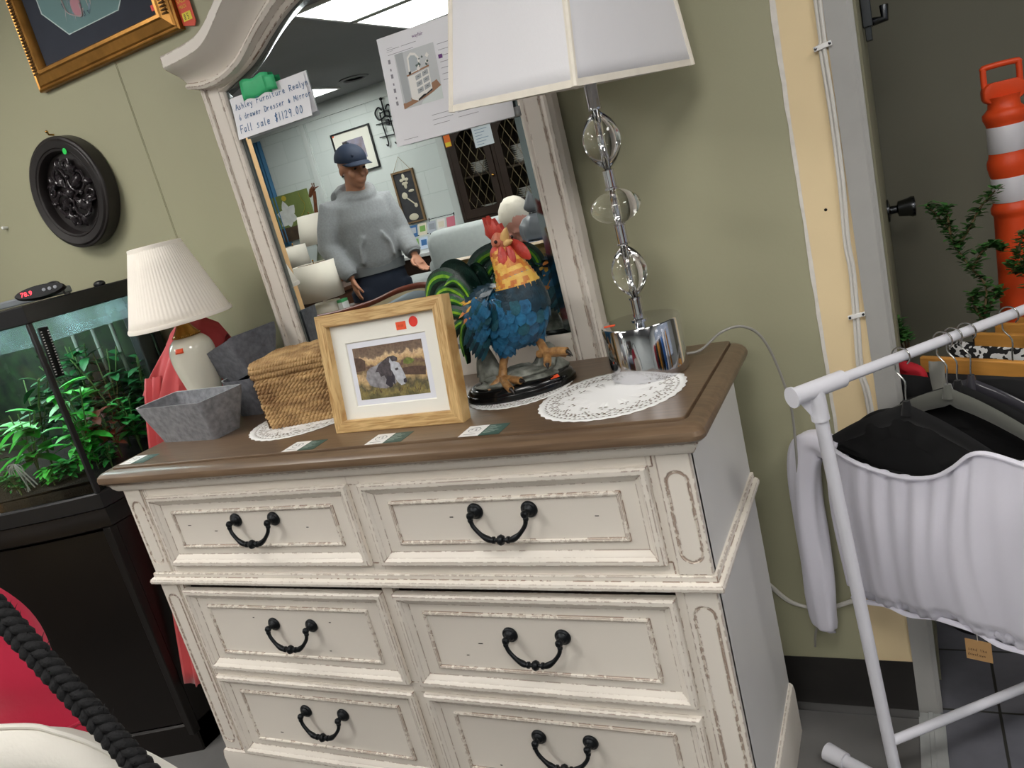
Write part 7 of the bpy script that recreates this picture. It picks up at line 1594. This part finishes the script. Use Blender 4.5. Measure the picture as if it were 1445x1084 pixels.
b.build('writing', mat('pale_ink', '#8fa3b8', .8), shp, smooth=False)
# counter with cloth and the tied bag
ct = thing('cloth_covered_counter', (-.33, -1.50, 0), 'counter covered with a white and blue patterned cloth behind the framed picture, in the mirror', 'counter'); ct['label'] = 'counter under a white and blue patterned cloth, seen in the mirror'
b = MB(); b.box((-.555, -1.60, 0), (.10, -1.34, 1.055)); b.build('body', m_walnut, ct, bevel=.003)
b = MB(); g = [[(-.57+.685*i/20, y, z+.002*sin(i*1.3)) for i in range(21)] for y, z in ((-1.615, .93), (-1.615, 1.05), (-1.60, 1.0615), (-1.34, 1.0615), (-1.325, 1.05), (-1.321, .92))]; b.sheet(g); b.build('cloth', mat('blue_print_cloth', '#d9dde2', .85, col2='#5a74a6', vscale=28), ct, solid=.002)
bg = thing('grey_bag', (-.50, -1.45, 1.065), 'tied grey plastic bag standing on the cloth covered counter', 'bag'); m_bag = mat('grey_shiny_plastic', '#6d7176', .3, bump=.5, bscale=40)
b = MB()
b.lathe([(.062, 0), (.078, .01), (.084, .04), (.078, .075), (.055, .105), (.020, .122)], 32, (-.50, -1.45, 1.067), fn=lambda r, z, a: r*(1+.05*sin(a*7+z*30)+.03*sin(a*13))); b.lathe([(.018, .120), (.016, .126), (.032, .145), (.034, .155), (.022, .185), (.003, .225)], 24, (-.50, -1.45, 1.067), fn=lambda r, z, a: r*(1+.25*sin(a*3+.5))); b.build('body', m_bag, bg)
b = MB(); b.lathe([(.021, .117), (.024, .122), (.021, .128)], 20, (-.50, -1.45, 1.067)); b.build('tie', m_trim, bg)
# ---- unseen clothes added to put coloured stripes in the chrome lamp base
rk = thing('added_clothes_rail', (2.75, -.9, 0), 'added long white clothes rail by the shop window, reflected in the chrome lamp base', 'clothes rack')
b = MB(); b.tube([(2.75, -2.3, 1.5), (2.75, .35, 1.5)], .012, 12); b.build('rail', m_white_tube, rk)
for y in (-2.25, .30):
    b = MB(); b.tube([(2.75, y, 1.5), (2.75, y, .03)], .012, 12); b.tube([(2.5, y, .02), (3.0, y, .02)], .014, 12); b.build('post', m_white_tube, rk)
for k, (y, c, nm) in enumerate(((-2.0, '#8f1626', 'red'), (-1.62, '#16171a', 'black'), (-1.25, '#b07a2c', 'amber'), (-.92, '#17181c', 'charcoal'), (-.6, '#2c5c9c', 'blue'), (-.28, '#d5d5da', 'white'), (.05, '#a8742a', 'ochre'))):
    t = thing('coat', (2.75, y, 1.45), '%s coat added on the rail to colour the reflection in the chrome lamp base' % nm, 'coat', 'added coats by the shop window')
    out = [(-.05, 1.46), (-.18, 1.40), (-.24, 1.30), (-.26, .85), (-.20, .84), (-.19, 1.15), (-.20, .55), (.20, .55), (.19, 1.15), (.20, .84), (.26, .85), (.24, 1.30), (.18, 1.40), (.05, 1.46)]
    b = MB(); Q = bez([(u, z, 0) for u, z in out+out[:1]], 3)[:-1]; b.loft([[(2.75+u_*1.0, y+o, z_) for u_, z_ in [(p.x*s, 1.0+(p.y-1.0)*s) for p in Q]] for s, o in ((.9, -.07), (1, -.04), (1, .04), (.9, .07))]); b.build('cloth', mat('%s_coat_cloth' % nm, c, .85), t, angle=180)
    b = MB(); b.tube([(2.75, y, 1.44), (2.75, y, 1.50), (2.745, y, 1.52), (2.73, y, 1.515)], .003, 6); b.build('hook', m_wire, t)
